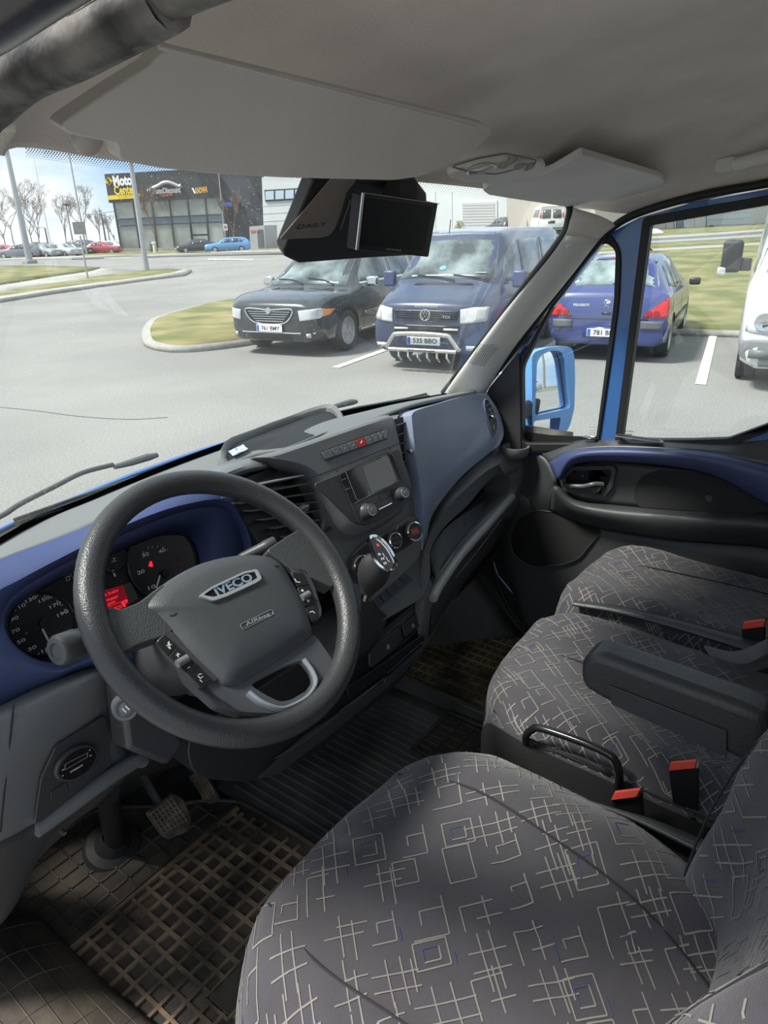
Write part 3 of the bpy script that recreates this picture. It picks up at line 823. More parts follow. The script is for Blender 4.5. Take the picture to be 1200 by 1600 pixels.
for q in ([(531, 743), (538, 740), (543, 753), (536, 757)], [(537, 758), (544, 754), (549, 767), (542, 771)], [(543, 773), (550, 769), (554, 780), (548, 785)]):
    pxplate('soft_key', q, PR2, .0012, GLOS, radio, bevel=.0004)
segs('screen_line', [(540, 737, 557, 780), (557, 780, 562, 782), (575, 775, 612, 757), (604, 711, 611, 735), (611, 735, 613, 755), (553, 787, 624, 750), (575, 768, 578, 775), (588, 762, 590, 769), (600, 756, 602, 762)], .0006, GPR, radio, LBL)
for i in range(4):
    for j in range(2):
        t0_, t1_ = i / 4 + .015, (i + 1) / 4 - .015
        def bl(u_, v_): return (556 + 70 * u_ + 8 * v_, 790 - 35 * u_ + 22 * v_)
        pxplate('radio_button', [bl(t0_, j * .5 + .03), bl(t1_, j * .5 + .03), bl(t1_, j * .5 + .47), bl(t0_, j * .5 + .47)], PR2, .0016, PLD, radio, bevel=.0005)
segs('chrome_line', [(592, 796, 612, 786)], .0014, CHR, radio, (PR2[0] + sn * .0020, sn))
for (a, b, rr) in ((572, 799, .0145), (623, 772, .0135)):
    c_ = U(a, b, pl=PR2) - sn * .001
    kb = G().lathe(c_, sn, [(rr * 1.12, 0), (rr * 1.12, .004), (rr, .006), (rr * .93, .020), (rr * .8, .021)], 32).ob('knob', PLD, radio)
    G().lathe(c_ + sn * .021, sn, [(rr * .80, 0), (rr * .78, .0014), (rr * .66, .0012), (rr * .64, .0004)], 32).ob('knob_ring', ALU, kb)
    G().lathe(c_ + sn * .0205, sn, [(rr * .66, 0), (rr * .62, .0018), (0, .0020)], 32).ob('knob_cap', PLG, kb)
    G().tube([c_ + sn * .0226 + (V((1, 0, 0)) * math.cos(t) + sn.cross(V((1, 0, 0))) * math.sin(t)) * .0030 for t in [k * PI / 5 for k in range(10)]], .0004, 4, closed=True).ob('power_symbol', GPR, kb, smooth=False)
for (a, b) in ((527, 736), (609, 701)):
    G().lathe(U(a, b, pl=PR), sn, [(.0016, 0), (.0016, .0006)], 10).ob('pin_hole', BLK, radio)
# hazard button row (eight keys in a tray)
bar = pxplate('button_row', [(499, 706), (600, 670), (604, 672), (607, 683), (604, 687), (512, 720), (506, 719)], PLS, .0012, PLD, dash, r=.004)
PB = (PLS[0] + sn * .0012, sn)
xs = [499, 517, 530, 542.5, 551.5, 567, 578, 587, 596.5, 605.5]
def rb(u_, v_):
    a = U(499 + (605 - 499) * u_, 706.5 - 37 * u_, pl=PB); b = U(506 + (608 - 506) * u_, 719.5 - 35 * u_, pl=PB)
    return a.lerp(b, v_)
cuts = [0.01, .165, .285, .405, .525, .66, .76, .845, .92, .99]
RDK = mat('hazard red key', (.48, .035, .05), .4)
for i in range(9):
    m_ = RDK if i == 4 else PLG
    if i == 4: a0, a1 = cuts[4], cuts[5]
    kq = plate('key', [rb(cuts[i] + .006, .08), rb(cuts[i + 1] - .006, .08), rb(cuts[i + 1] - .006, .92), rb(cuts[i] + .006, .92)], sn, .0022, m_, bar, bevel=.0006, label='red hazard warning key' if i == 4 else None)
    c_ = rb((cuts[i] + cuts[i + 1]) / 2, .5) + sn * .0024
    if i == 4:
        tr_p = [c_ + V((math.sin(t), -.2 * math.cos(t), .95 * math.cos(t))) * .0042 for t in (0, 2 * PI / 3, 4 * PI / 3)]
        G().tube(tr_p, .0004, 4, closed=True).ob('hazard_symbol', WHT, kq, smooth=False)
        G().tube([c_ + (p - c_) * .45 for p in tr_p], .0003, 4, closed=True).ob('hazard_symbol', WHT, kq, smooth=False)
    elif i > 0:
        g = G()
        for k in range(3):
            a_ = random.uniform(0, 6.28); d_ = V((math.cos(a_), 0, math.sin(a_))); d_ = (d_ - sn * d_.dot(sn)).normalized() * .002
            o_ = c_ + V((random.uniform(-.001, .001), 0, random.uniform(-.0012, .0012))); g.tube([o_ - d_, o_ + d_], .0003, 4)
        g.ob('key_symbol', GPR, kq, smooth=False)

# ---- open tray in the deck behind the stack: coaming, black floor as cavity shade
tro = p3([(346, 730, .975), (350, 712, 1.03), (392, 692, 1.08), (440, 673, 1.10), (505, 649, 1.10), (530, 652, 1.06), (538, 664, .99), (505, 680, .955), (450, 702, .95), (398, 718, .955)])
cT = sum(tro, V((0, 0, 0))) / len(tro)
def ins(k, up_b, up_f): return [cT + (p - cT) * k + V((0, 0, .013 + up_b if i in (1, 2, 3, 4, 5) else up_f)) for i, p in enumerate(tro)]
g, dw = loft([ins(1.02, -.012, -.012), ins(1.0, .006, .004), ins(.965, .014, .005), ins(.90, .008, .003), ins(.88, -.01, .0)], 3)
g.ob('tray_rim', DECK, dash)
flo = cr1(ins(.90, .0, .0015), 3, closed=True)
g = G(); cF = sum(flo, V((0, 0, 0))) / len(flo) + V((0, 0, .003)); N_ = len(flo); g.v = flo + [cF]; g.f = [(k, (k + 1) % N_, N_) for k in range(N_)]; g.m = [0] * N_
g.ob('tray_shade_floor', BLK, dash)

# ---- passenger side centre vent
pv = [U(620, 655, y=.872), U(643, 648, y=.872), U(656, 764, y=.835), U(638, 770, y=.835)]
nn = (pv[1] - pv[0]).cross(pv[3] - pv[0]).normalized(); nn = nn if nn.dot(CAM - pv[0]) > 0 else -nn
vent2 = plate('air_vent', [p - nn * .012 for p in pv], nn, .003, VB, dash)
for i in range(8):
    t = (i + .6) / 8
    A = pv[0].lerp(pv[3], t); Bq = pv[1].lerp(pv[2], t) + V((.012, .004, 0))
    G().prism([A, Bq, Bq + V((0, .02, -.005)), A + V((0, .012, -.004))], V((0, .001, -.0036))).ob('slat', PLG, vent2, bevel=.0005)
kp = U(642, 705, y=.848); G().box(kp, (.014, .014, .010)).ob('vent_knob', ALU, vent2, bevel=.003)
G().tube([U(642, 780, y=.842), U(650, 775, y=.842)], .005, 8).ob('vent_slider', PLD, vent2)
surf('stack_cheek', [p3([(622, 645, .93), (632, 642, .93), (640, 640, .93)]), p3([(640, 700, .875), (650, 700, .875), (656, 700, .89)]), p3([(653, 770, .845), (660, 770, .85), (664, 772, .86)]), p3([(655, 850, .825), (664, 850, .82), (672, 850, .83)])], PLA, dash, nu=3, nv=3, solid=.003)
g = G(); g.box(U(632, 652, y=.93), (.034, .02, .012)); g.ob('vent_hood', PLD, dash, bevel=.004)

# ---- passenger panel
cols = [[(643, 649, .86), (648, 700, .84), (656, 760, .82), (661, 810, .80), (661, 859, .79)],
        [(652, 641, .868), (660, 695, .848), (667, 750, .828), (669, 790, .81), (667, 838, .80)],
        [(690, 629, .91), (700, 680, .885), (700, 725, .862), (694, 755, .845), (678, 800, .825)],
        [(732, 617, .93), (742, 655, .91), (742, 688, .895), (735, 712, .88), (718, 748, .862)],
        [(758, 614, .950), (774, 640, .920), (778, 665, .900), (775, 685, .894), (766, 707, .890)],
        [(764, 618, .952), (782, 650, .918), (787, 672, .897), (786, 683, .890), (780, 696, .886)]]
an = V((-.25, -.9, .35)).normalized()
pan = crnet([p3(c) for c in cols], 5, 5)
g = G(); g.net(pan)
panel = g.ob('passenger_panel', GBLUE, dash, solid=.028, soff=1 if False else -1)
md = panel.modifiers.new('bevel', 'BEVEL'); md.width = .006; md.segments = 3; md.limit_method = 'ANGLE'; md.angle_limit = R(50)
# end vent of the panel
ve = pts([(756, 627), (764, 628), (773, 648), (777, 668), (773, 680), (766, 676), (758, 650)], y=.95)
pbv = BVHTree.FromPolygons(g.v, g.f)
def onp(px, py, bv, off=.001):
    q, n_ = cast(px, py, bv)
    return (q + n_ * off, n_) if q else (None, None)
vl = []
for a, b in [(756, 627), (762, 626), (770, 642), (776, 662), (774, 679), (768, 680), (762, 660), (757, 640)]:
    q, n_ = onp(a, b, pbv)
    if q: vl.append(q); nlast = n_
v3 = plate('air_vent', rpoly(vl, .004), an, .002, VB, dash)
G().tube(cr1(vl, 3, closed=True), .0022, 6, closed=True).ob('vent_rim', GBLUE, v3)
for i in range(6):
    a, b = 758 + i * 2.6, 634 + i * 7.6
    q, n_ = onp(a, b, pbv, .004); q2, n2 = onp(a + 8, b - 4, pbv, .004)
    if q and q2: G().prism([q, q2, q2 + V((0, .012, -.004)), q + V((0, .012, -.004))], V((0, 0, -.002))).ob('slat', PLG, v3, bevel=.0004)
q, n_ = onp(767, 652, pbv, .006)
if q: G().box(q, (.010, .008, .008)).ob('vent_knob', ALU, v3, bevel=.002)

# ---- passenger shelf: rounded body round an open recess
So = p3([(660, 1010, .80), (648, 935, .80), (655, 862, .815), (688, 783, .87), (727, 742, .895), (767, 708, .915), (798, 694, .90), (826, 716, .862), (818, 765, .862), (792, 818, .87), (735, 895, .86), (692, 965, .83)])
Sc = p3([(668, 955, .775), (658, 905, .775), (666, 850, .785), (692, 802, .815), (732, 760, .85), (770, 730, .875), (800, 722, .868), (814, 742, .852), (803, 772, .858), (764, 815, .845), (722, 862, .82), (686, 912, .79)])
Si = p3([(678, 917, .79), (667, 888, .79), (671, 862, .80), (694, 824, .83), (732, 788, .865), (762, 753, .89), (785, 740, .878), (797, 750, .868), (793, 770, .872), (758, 808, .86), (715, 856, .835), (683, 899, .80)])
Sd = [p + V((.01, .13, -.03)) for p in Si]
g, ds = loft([So, Sc, Si, Sd], 5)
g.f.append(tuple(range(3 * len(ds[0]), 4 * len(ds[0])))); g.m.append(0)
shelf = g.ob('shelf_body', PLA, dash)
# ribbed rubber liner in the recess
la = p3([(668, 866, .83), (688, 834, .86), (712, 812, .885), (738, 795, .905), (762, 782, .915)])
lb = p3([(679, 905, .80), (690, 880, .82), (712, 850, .845), (738, 820, .87), (767, 784, .90)])
ln = crnet([la, lb], 6, 8); g = G(); g.net(ln); liner = g.ob('shelf_liner', RUB, dash, solid=.002)
lac = cr1(la, 12); lbc = cr1(lb, 12); g = G()
for i in range(1, len(lac) - 1):
    g.tube([lac[i] + V((0, -.004, .004)), lbc[i] + V((0, -.004, .004))], .0016, 4)
g.ob('liner_ribs', PLG, dash, kind='stuff')
G().tube([p + V((0, -.001, .003)) for p in lbc], .0016, 6).ob('liner_edge', PLD, dash)
# lip toned lighter for the light it catches; drawer face below it
lip = p3([(676, 935, .772), (688, 912, .785), (722, 864, .815), (764, 817, .842), (800, 776, .858)])
G().tube(cr1(lip, 5), [.012] * 21, 12, flat=(1, 1)).ob('shelf_lip', mat('lit shelf lip grey', (.30, .315, .31), .36), dash)
dl = p3([(672, 950, .785), (705, 905, .81), (745, 860, .835), (783, 818, .86), (803, 785, .875)])
dl2 = p3([(668, 1000, .81), (700, 945, .835), (738, 892, .86), (778, 845, .885), (800, 805, .90)])
dl3 = [p + V((0, .12, -.02)) for p in dl2]
surf('shelf_drawer', [[p + V((0, .01, .01)) for p in dl], dl, dl2, dl3], PLD, dash, nu=3, nv=4, solid=.004)
G().tube(p3([(712, 902, .80), (745, 862, .822), (783, 812, .848)]), .0016, 6).ob('drawer_edge', PLG, dash)
# cup holder on the right end
cc = U(806, 700, y=.862)
cup = G().lathe(cc + V((0, 0, -.07)), (0, 0, 1), [(.030, .045), (.036, .05), (.040, .07), (.039, .0765), (.034, .0765), (.032, .07), (.030, .05), (0, .05)], 36).ob('cup_holder', PLA, dash)
surf('end_shoulder', [p3([(770, 706, .92), (783, 692, .92), (800, 684, .92), (822, 690, .90)]), p3([(778, 725, .88), (792, 715, .88), (815, 716, .865), (828, 708, .868)]), p3([(790, 745, .87), (803, 738, .862), (818, 734, .856), (828, 728, .855)])], PLA, dash, nu=3, nv=4, solid=.004)
# dash end filling the gap to the door
surf('dash_end', [p3([(764, 616, 1.02), (775, 640, 1.02)]), p3([(785, 690, 1.0), (800, 690, 1.03)]), [V((.80, .93, 1.2)), V((.85, 1.0, 1.2))], [V((.76, .97, 1.02)), V((.84, 1.04, 1.0))]], PLD, dash, nu=3, nv=3, solid=.004)

# ---- climate unit
cn = V((-.14, -.93, .33)).normalized()
PC = (U(600, 880, y=.815), cn)
cl_out = [(538, 905), (545, 870), (566, 848), (605, 828), (640, 806), (655, 810), (657, 850), (655, 872), (620, 905), (580, 940), (562, 962), (548, 950)]
pxplate('stack_lower', [(498, 812), (530, 800), (640, 775), (662, 795), (668, 900), (655, 935), (560, 990), (528, 965), (508, 900)], (PC[0] - cn * .014, cn), .012, PLA, dash, r=.015, bevel=.003)
plate('climate_panel', rpoly(pts(cl_out, pl=PC), .012), cn, .004, PLG, dash, bevel=.002)
pxplate('climate_recess', [(541, 902), (548, 872), (572, 851), (605, 834), (645, 812), (653, 824), (655, 838), (640, 852), (600, 876), (572, 900), (556, 915)], (PC[0] + cn * .0045, cn), .0008, PLD, dash, r=.012)
PC2 = (PC[0] + cn * .005, cn)
clim = None
for (a, b, rr) in ((558, 884, .021), (609, 845, .0165), (639, 831, .0205)):
    c_ = U(a, b, pl=PC2)
    ka = (cn + V((-.12, 0, .05))).normalized()
    k_ = G().lathe(c_, ka, [(rr * 1.15, -.002), (rr * 1.15, .001), (rr * .95, .002), (rr, .012), (rr * 1.02, .022)], 36).ob('climate_knob', PLD, dash)
    G().lathe(c_ + ka * .018, ka, [(rr * 1.03, -.004), (rr * 1.06, 0), (rr * 1.04, .005), (rr * .9, .0065), (rr * .86, .004), (rr * .84, .002)], 36).ob('chrome_ring', CHR, k_)
    G().lathe(c_ + ka * .0195, ka, [(rr * .86, 0), (rr * .84, .002), (0, .0022)], 36).ob('knob_face', GLOS, k_)
    pk = (c_ + ka * .0222, ka); up = (V((0, 0, 1)) - ka * ka.z).normalized(); rt_ = up.cross(ka) * 1
    g = G()
    for dz in (-.33, .33): g.box(pk[0] + up * rr * dz, (rr * 1.3, .0004, .0006), Matrix((rt_, ka, up)).transposed())
    g.ob('face_line', GPR, k_, smooth=False)
    if a == 639:
        G().box(pk[0], (rr * .95, .0005, rr * .42), Matrix((rt_, ka, up)).transposed()).ob('temperature_display', mat('dim red display', (.12, .03, .02), .4, emit=(.6, .05, .03), estr=.12), k_, smooth=False)
G().tube(pts([(619, 833), (620, 827), (622, 822)], pl=PC2), .0006, 4).ob('recirculation_symbol', WHT, dash)
# row of blank switches
pbk = (PC[0] + cn * .0042, cn)
def br(u_, v_): return U(570 + (633 - 570) * u_, 948 - 54 * u_, pl=pbk).lerp(U(578 + (646 - 578) * u_, 962 - 57 * u_, pl=pbk), v_)
for i in range(6):
    u0, u1 = i / 6 + .012, (i + 1) / 6 - .012
    plate('switch_blank', [br(u0, .0), br(u1, .0), br(u1, 1), br(u0, 1)], cn, .0018, mat('switch blank grey', (.06, .066, .072), .42), dash, bevel=.0006)

plate('backing', p3([(640, 640, .93), (700, 625, .98), (760, 615, 1.04), (800, 680, 1.04), (835, 700, 1.0), (820, 790, .97), (740, 900, .93), (660, 980, .90), (650, 860, .88)]), (0, -1, 0), .01, BLK, dash)
# ---- lower console: pocket, drawers, bottom shelf
ln_ = V((-.12, -.98, .12)).normalized()
PLL = (U(640, 985, y=.80), ln_)
body = pts([(560, 962), (655, 873), (664, 860), (668, 935), (668, 1000), (640, 1052), (500, 1175), (400, 1225), (300, 1215), (290, 1150), (430, 1060), (540, 985)], pl=(PLL[0] + V((0, .018, 0)), ln_))
co = [p for p in body]
plate('console_body', rpoly([p - ln_ * .12 for p in co], .05, 6), ln_, .12, mat('console dark plastic', (.026, .026, .027), .5, bump=.2), dash, bevel=.012, bseg=4)
po = pts([(560, 990), (572, 968), (650, 903), (660, 905), (664, 940), (600, 996), (560, 1035), (552, 1020)], pl=PLL)
pi = pts([(568, 998), (580, 975), (648, 914), (655, 917), (658, 932), (600, 983), (572, 1012), (566, 1010)], pl=PLL)
g, dp_ = loft([[p - ln_ * .012 for p in po], po, pi, [p - ln_ * .016 for p in pi]], 3)
g.ob('pocket_frame', PLD, dash)
plate('pocket_back', [p - ln_ * .014 for p in cr1(pi, 3, closed=True)], ln_, .001, BLK, dash)
pf2 = (PLL[0] - ln_ * .008, ln_)
g = G()
a_ = cr1(pts([(586, 996), (600, 975), (620, 958), (636, 944)], pl=pf2), 8); b_ = cr1(pts([(590, 1004), (610, 984), (630, 966), (642, 944)], pl=pf2), 8)
for p, q in zip(a_, b_): g.tube([p, q], .0011, 4)
g.ob('liner_ribs', RUB, dash, kind='stuff')
G().tube(b_, .0012, 5).ob('liner_edge', PLG, dash)
for dy in (0, 5, 10):
    G().tube(pts([(590, 1004 + dy * 1.2), (625, 972 + dy), (655, 944 + dy)], pl=(PLL[0] + ln_ * .001, ln_)), .0010, 5).ob('trim_line', PLG, dash)
def quad(nm, q, th=.006, m_=PLD, off=0.0, r=.004, par=dash, bev=.002):
    return pxplate(nm, q, (PLL[0] + ln_ * off, ln_), th, m_, par, r=r, bevel=bev)
d1 = quad('drawer', [(574, 1014), (622, 978), (627, 999), (580, 1042), (575, 1040)])
d2 = quad('drawer', [(626, 976), (660, 947), (666, 951), (666, 966), (630, 996)])
segs('drawer_edge', [(577, 1042, 600, 1026), (600, 1026, 640, 995), (640, 995, 665, 971)], .0014, ALU, dash, (PLL[0] + ln_ * .0068, ln_))
pdr = (PLL[0] + ln_ * .0066, ln_)
pxplate('drawer_symbol', [(604, 1008), (608, 1006), (609, 1013), (605, 1015)], pdr, .0003, GPR, d1)
pxplate('drawer_symbol', [(643, 976), (646, 974), (648, 978), (644, 981)], pdr, .0003, GPR, d2)
quad('lower_tray', [(540, 1074), (590, 1040), (660, 990), (662, 1000), (600, 1052), (545, 1092)], .004, VB)
segs('tray_edge', [(605, 1052, 660, 1003), (530, 1112, 596, 1063), (525, 1120, 590, 1068)], .0018, PLG, dash, (PLL[0] + ln_ * .0045, ln_))
G().box(U(600, 1064, pl=PLL) + ln_ * .004, (.014, .012, .022)).ob('latch', PLD, dash, bevel=.002)
quad('bottom_panel', [(470, 1152), (530, 1112), (596, 1064), (660, 1006), (655, 1022), (600, 1075), (520, 1140), (430, 1208), (400, 1215)], .008, PLD, 0)
segs('panel_edge', [(527, 1118, 475, 1158), (475, 1158, 430, 1185)], .0016, PLG, dash, (PLL[0] + ln_ * .009, ln_))

# ---- lower left: knee panel, shelf bar, heater clock
kn = V((-.02, -.97, -.22)).normalized()
rk = [p3([(-60, 1125, .885), (0, 1102, .885), (75, 1066, .885), (140, 1044, .885), (160, 1042, .89)]),
      p3([(-60, 1150, .855), (0, 1128, .852), (80, 1090, .850), (145, 1060, .858), (166, 1056, .875)]),
      p3([(-60, 1200, .845), (0, 1182, .842), (72, 1135, .845), (140, 1098, .862), (173, 1085, .885)]),
      p3([(-60, 1260, .845), (0, 1245, .845), (60, 1208, .855), (130, 1165, .875), (176, 1140, .895)]),
      p3([(-60, 1330, .85), (0, 1312, .85), (52, 1285, .86), (120, 1250, .885), (205, 1195, .905)])]
surf('knee_panel', rk, PLA, dash, nu=4, nv=4, solid=.006)
PK = plane3(U(52, 1282, y=.852), U(170, 1120, y=.872), U(60, 1190, y=.842))
kpn = [(52, 1283), (62, 1215), (85, 1165), (160, 1118), (165, 1125), (172, 1195), (60, 1284)]
pxplate('switch_panel', kpn, PK, .003, PLD, dash, r=.006, bevel=.001)
PK2 = (PK[0] + PK[1] * .0035, PK[1])
clk_c = U(116, 1190, pl=PK2); ua = (U(146, 1168, pl=PK2) - clk_c); ub = (U(104, 1172, pl=PK2) - clk_c)
def ell(k, off=0): return [clk_c + PK[1] * off + ua * math.cos(t) * k + ub * math.sin(t) * k for t in [i * 2 * PI / 40 for i in range(40)]]
ck = plate('heater_clock', ell(1.0), PK[1], .007, PLD, dash, bevel=.002)
plate('clock_face', ell(.86, .0068), PK[1], .0008, GLOS, ck)
pkk = (PK[0] + PK[1] * .0125, PK[1])
pxtext('Webasto', (109, 1207), (130, 1194), .0040, pkk, WHT, ck, bold=.02)
segs('display_frame', [(101, 1203, 136, 1183), (136, 1183, 137, 1176), (137, 1176, 102, 1194), (102, 1194, 101, 1203)], .0006, GPR, ck, pkk)
segs('clock_symbols', [(97, 1204, 99, 1202), (97, 1213, 99, 1211), (140, 1181, 143, 1180), (139, 1173, 141, 1171)], .0012, WHT, ck, pkk)
for q in ([(78, 1238), (103, 1221), (106, 1235), (79, 1252)], [(106, 1219), (128, 1205), (130, 1218), (109, 1233)], [(131, 1203), (150, 1190), (152, 1200), (133, 1216)]):
    pxplate('switch_blank', q, PK2, .0012, PLD, dash, bevel=.0005)
sb = [U(55, 1297, y=.86), U(110, 1258, y=.865), U(165, 1218, y=.875), U(210, 1190, y=.89), U(222, 1188, y=.90)]
G().tube(cr1(sb, 4), .0125, 10, flat=(1.0, 1.0)).ob('shelf_bar', PLG, dash)
surf('knee_bolster', [p3([(-60, 1330, .85), (0, 1312, .85), (52, 1288, .86), (120, 1255, .88), (210, 1200, .90)]),
                      p3([(-60, 1390, .87), (0, 1372, .875), (50, 1335, .885), (105, 1275, .90), (160, 1250, .94)]),
                      p3([(-60, 1450, .885), (-10, 1442, .89), (28, 1400, .90), (60, 1330, .93), (110, 1285, .98)]),
                      p3([(-60, 1475, .92), (-15, 1455, .93), (22, 1412, .95), (55, 1345, .98), (100, 1300, 1.02)])], PLD, dash, nu=4, nv=4, solid=.006)
G().tube(p3([(21, 1100, .850), (16, 1150, .840), (6, 1240, .842), (0, 1300, .845)]), .0014, 5).ob('panel_gap', BLK, dash)
g = G(); g.tube(p3([(95, 1297, .93), (101, 1303, .92)]), .004, 8); g.ob('panel_screw', ALU, dash)
# under-dash shade put in as a black sheet across the driver's legs
surf('under_dash_shade', [p3([(200, 1190, .93), (300, 1150, .93), (420, 1100, .92), (520, 1050, .90)]), p3([(190, 1215, 1.05), (290, 1190, 1.06), (400, 1150, 1.06), (500, 1110, 1.05)])], BLK, dash, nu=3, nv=4, solid=.01)
# main carrier closing the volume behind the visible parts
g = G()
for (x0, x1, y0, y1, z0, z1) in ((-.72, -.28, 1.02, 1.22, 1.2, 1.46), (-.28, .1, 1.0, 1.25, 1.15, 1.45), (.1, .8, .98, 1.2, 1.1, 1.42)):
    g.box(((x0 + x1) / 2, (y0 + y1) / 2, (z0 + z1) / 2), (x1 - x0, y1 - y0, z1 - z0))
g.ob('dash_carrier', BLK, dash)
# slip of paper left in the tray
pp = p3([(358, 717, 1.0), (381, 706, 1.01), (389, 713, .985), (366, 724, .975)])
paper = plate('paper_slip', [p + V((0, 0, .014)) for p in pp], (0, -.1, 1), .0012, mat('printed paper slip', (.42, .52, .60), .6, var=.5, vscale=120), None)
tag(paper, 'small blue and white paper slip lying in the dashboard tray', 'paper')
# ================================================================== steering wheel
SC = V((-.404, .6825, 1.535)); SN = V((0, -math.cos(R(45)), math.sin(R(45)))); SX = V((1, 0, 0)); SY = V((0, .7071, .7071))
PSW = (SC, SN)
def sw(l, off=0.0):
    pl = (SC + SN * off, SN); return [U(a, b, pl=pl) for a, b in l]
wheel = empty('steering_wheel', SC, 'black leather van steering wheel with four spokes and badge on the hub', 'steering wheel')
rimp = [SC + SX * .1875 * math.cos(t) + SY * .1875 * math.sin(t) for t in [k * 2 * PI / 72 for k in range(72)]]
G().tube(rimp, .0178, 20, closed=True).ob('rim', LEA, wheel)
def pad(name, outl, m_, hs, par, centre=None, n=4, cap=True, **k):
    """domed pad from an outline on the wheel plane; hs: (shrink, height)"""
    base = sw(outl); c = centre or sum(base, V((0, 0, 0))) / len(base)
    loops = [[c + (p - c) * s_ + SN * h for p in base] for s_, h in hs]
    g, d_ = loft(loops, n)
    if cap: g.f.append(tuple(range(len(g.v) - len(d_[0]), len(g.v)))); g.m.append(0)
    return g.ob(name, m_, par, **k)
hub_out = [(221, 947), (250, 914), (305, 882), (362, 867), (410, 866), (438, 877), (457, 905), (477, 942), (490, 984), (483, 1002), (440, 1032), (380, 1070), (353, 1077), (333, 1064), (289, 1021), (262, 988), (238, 962)]
airbag = pad('airbag_cover', hub_out, mat('soft grained hub plastic', (.060, .064, .067), .40, bump=.35, bscale=800), [(.97, -.035), (1.0, -.012), (.985, -.002), (.93, .006), (.75, .013), (.45, .017), (.1, .018)], wheel, n=4)
abv = BVHTree.FromPolygons([ (airbag.matrix_world @ v.co) + V(wheel.location) for v in airbag.data.vertices], [tuple(p.vertices) for p in airbag.data.polygons])
def onhub(px, py, off=.0008):
    q, n_ = cast(px, py, abv)
    return q + n_ * off if q else U(px, py, pl=(SC + SN * .016, SN))
# badge
bd = [(309, 933), (329, 919), (380, 895), (400, 891), (408, 906), (400, 912), (352, 934), (331, 941)]
bd3 = [onhub(a, b, 0) for a, b in bd]
bn = ((bd3[4] - bd3[0]).cross(bd3[1] - bd3[6])).normalized(); bn = bn if bn.dot(SN) > 0 else -bn
bc = sum(bd3, V((0, 0, 0))) / 8; PBD = (bc, bn)
bo = rpoly([U(a, b, pl=PBD) for a, b in bd], .004)
bi = rpoly([U(a, b, pl=PBD) for a, b in [(316, 932), (332, 921), (381, 898), (397, 895), (402, 904), (396, 908), (351, 929), (332, 935)]], .003)
badge = holeplate('badge_frame', [p - bn * .002 for p in bo], [[p - bn * .002 for p in bi]], bn, .006, mat('badge silver', (.62, .64, .66), .28, .6), airbag, bevel=.001)
bf = plate('badge_field', [p - bn * .001 for p in bi], bn, .003, GLOS, airbag)
pxtext('IVECO', (336, 926), (393, 901), .0125, (bc + bn * .0025, bn), mat('badge letter blue chrome', (.42, .58, .75), .25, .6), bf, bold=.035)
# embossed airbag tag
tg = [(375, 976), (425, 952), (428, 960), (380, 984)]
tq = [onhub(a, b, .0004) for a, b in tg]; tn = (tq[1] - tq[0]).cross(tq[3] - tq[0]).normalized(); tn = tn if tn.dot(SN) > 0 else -tn
PTG = (tq[0], tn)
tg3 = rpoly([U(a, b, pl=PTG) for a, b in tg], .003); G().tube(tg3, .0007, 5, closed=True).ob('tag_rim', PLG, airbag)
pxtext('AIRbag', (384, 976), (421, 959), .0050, (tq[0] + tn * .0003, tn), GPR, airbag, bold=.0)
for l in ([(265, 962), (272, 961), (276, 957)], [(429, 884), (433, 886), (435, 884)]):
    G().tube([onhub(a, b, .0004) for a, b in l], .0008, 5).ob('horn_mark', BLK, airbag)
# spokes in leather
def solidpoly(name, outl, m_, t0_, t1_, par, bev=.004, r=.006):
    p = rpoly(sw(outl, t0_), r); return plate(name, p, SN, t1_ - t0_, m_, par, bevel=bev, bseg=3)
LEA2 = mat('spoke leather', (.055, .058, .060), .42, bump=.35, bscale=520, btype='vor')
solidpoly('spoke', [(178, 966), (208, 954), (245, 925), (262, 950), (270, 990), (252, 1004), (205, 1020), (178, 1035), (160, 1005), (160, 960)], LEA2, -.022, .004, wheel, .008)
solidpoly('spoke', [(405, 872), (440, 848), (462, 836), (470, 828), (490, 850), (512, 905), (508, 930), (472, 914), (462, 920), (440, 900)], LEA2, -.022, .004, wheel, .008)
# lower spoke frame
lo_o = [(300, 1052), (340, 1078), (352, 1066), (380, 1060), (440, 1024), (484, 996), (506, 1028), (523, 1054), (520, 1069), (503, 1090), (475, 1107), (447, 1118), (424, 1120), (370, 1118), (330, 1092)]
hole = rpoly(sw([(384, 1076), (400, 1066), (440, 1045), (468, 1036), (482, 1056), (486, 1068), (476, 1082), (447, 1099), (430, 1102), (407, 1091)], -.014), .006)
GS = mat('lower spoke satin grey', (.075, .082, .090), .32)
holeplate('lower_spoke', rpoly(sw(lo_o, -.014), .008), [hole], SN, .014, GS, wheel, bevel=.003)
hz = rpoly(sw([(384, 1076), (400, 1066), (440, 1045), (468, 1036), (482, 1056), (486, 1068), (476, 1082), (447, 1099), (430, 1102), (407, 1091)], .0012), .006)
G().tube(cr1(sw([(386, 1084), (406, 1099), (431, 1109), (450, 1107), (479, 1091), (493, 1069), (488, 1050), (474, 1030)], .0005), 4), .0058, 10, flat=(.6, 1.3)).ob('spoke_insert', mat('bright satin insert', (.30, .33, .37), .3, .4), wheel)
solidpoly('spoke_root', [(262, 1030), (300, 1045), (330, 1070), (375, 1108), (372, 1124), (330, 1110), (285, 1070)], PLD, -.022, -.006, wheel)
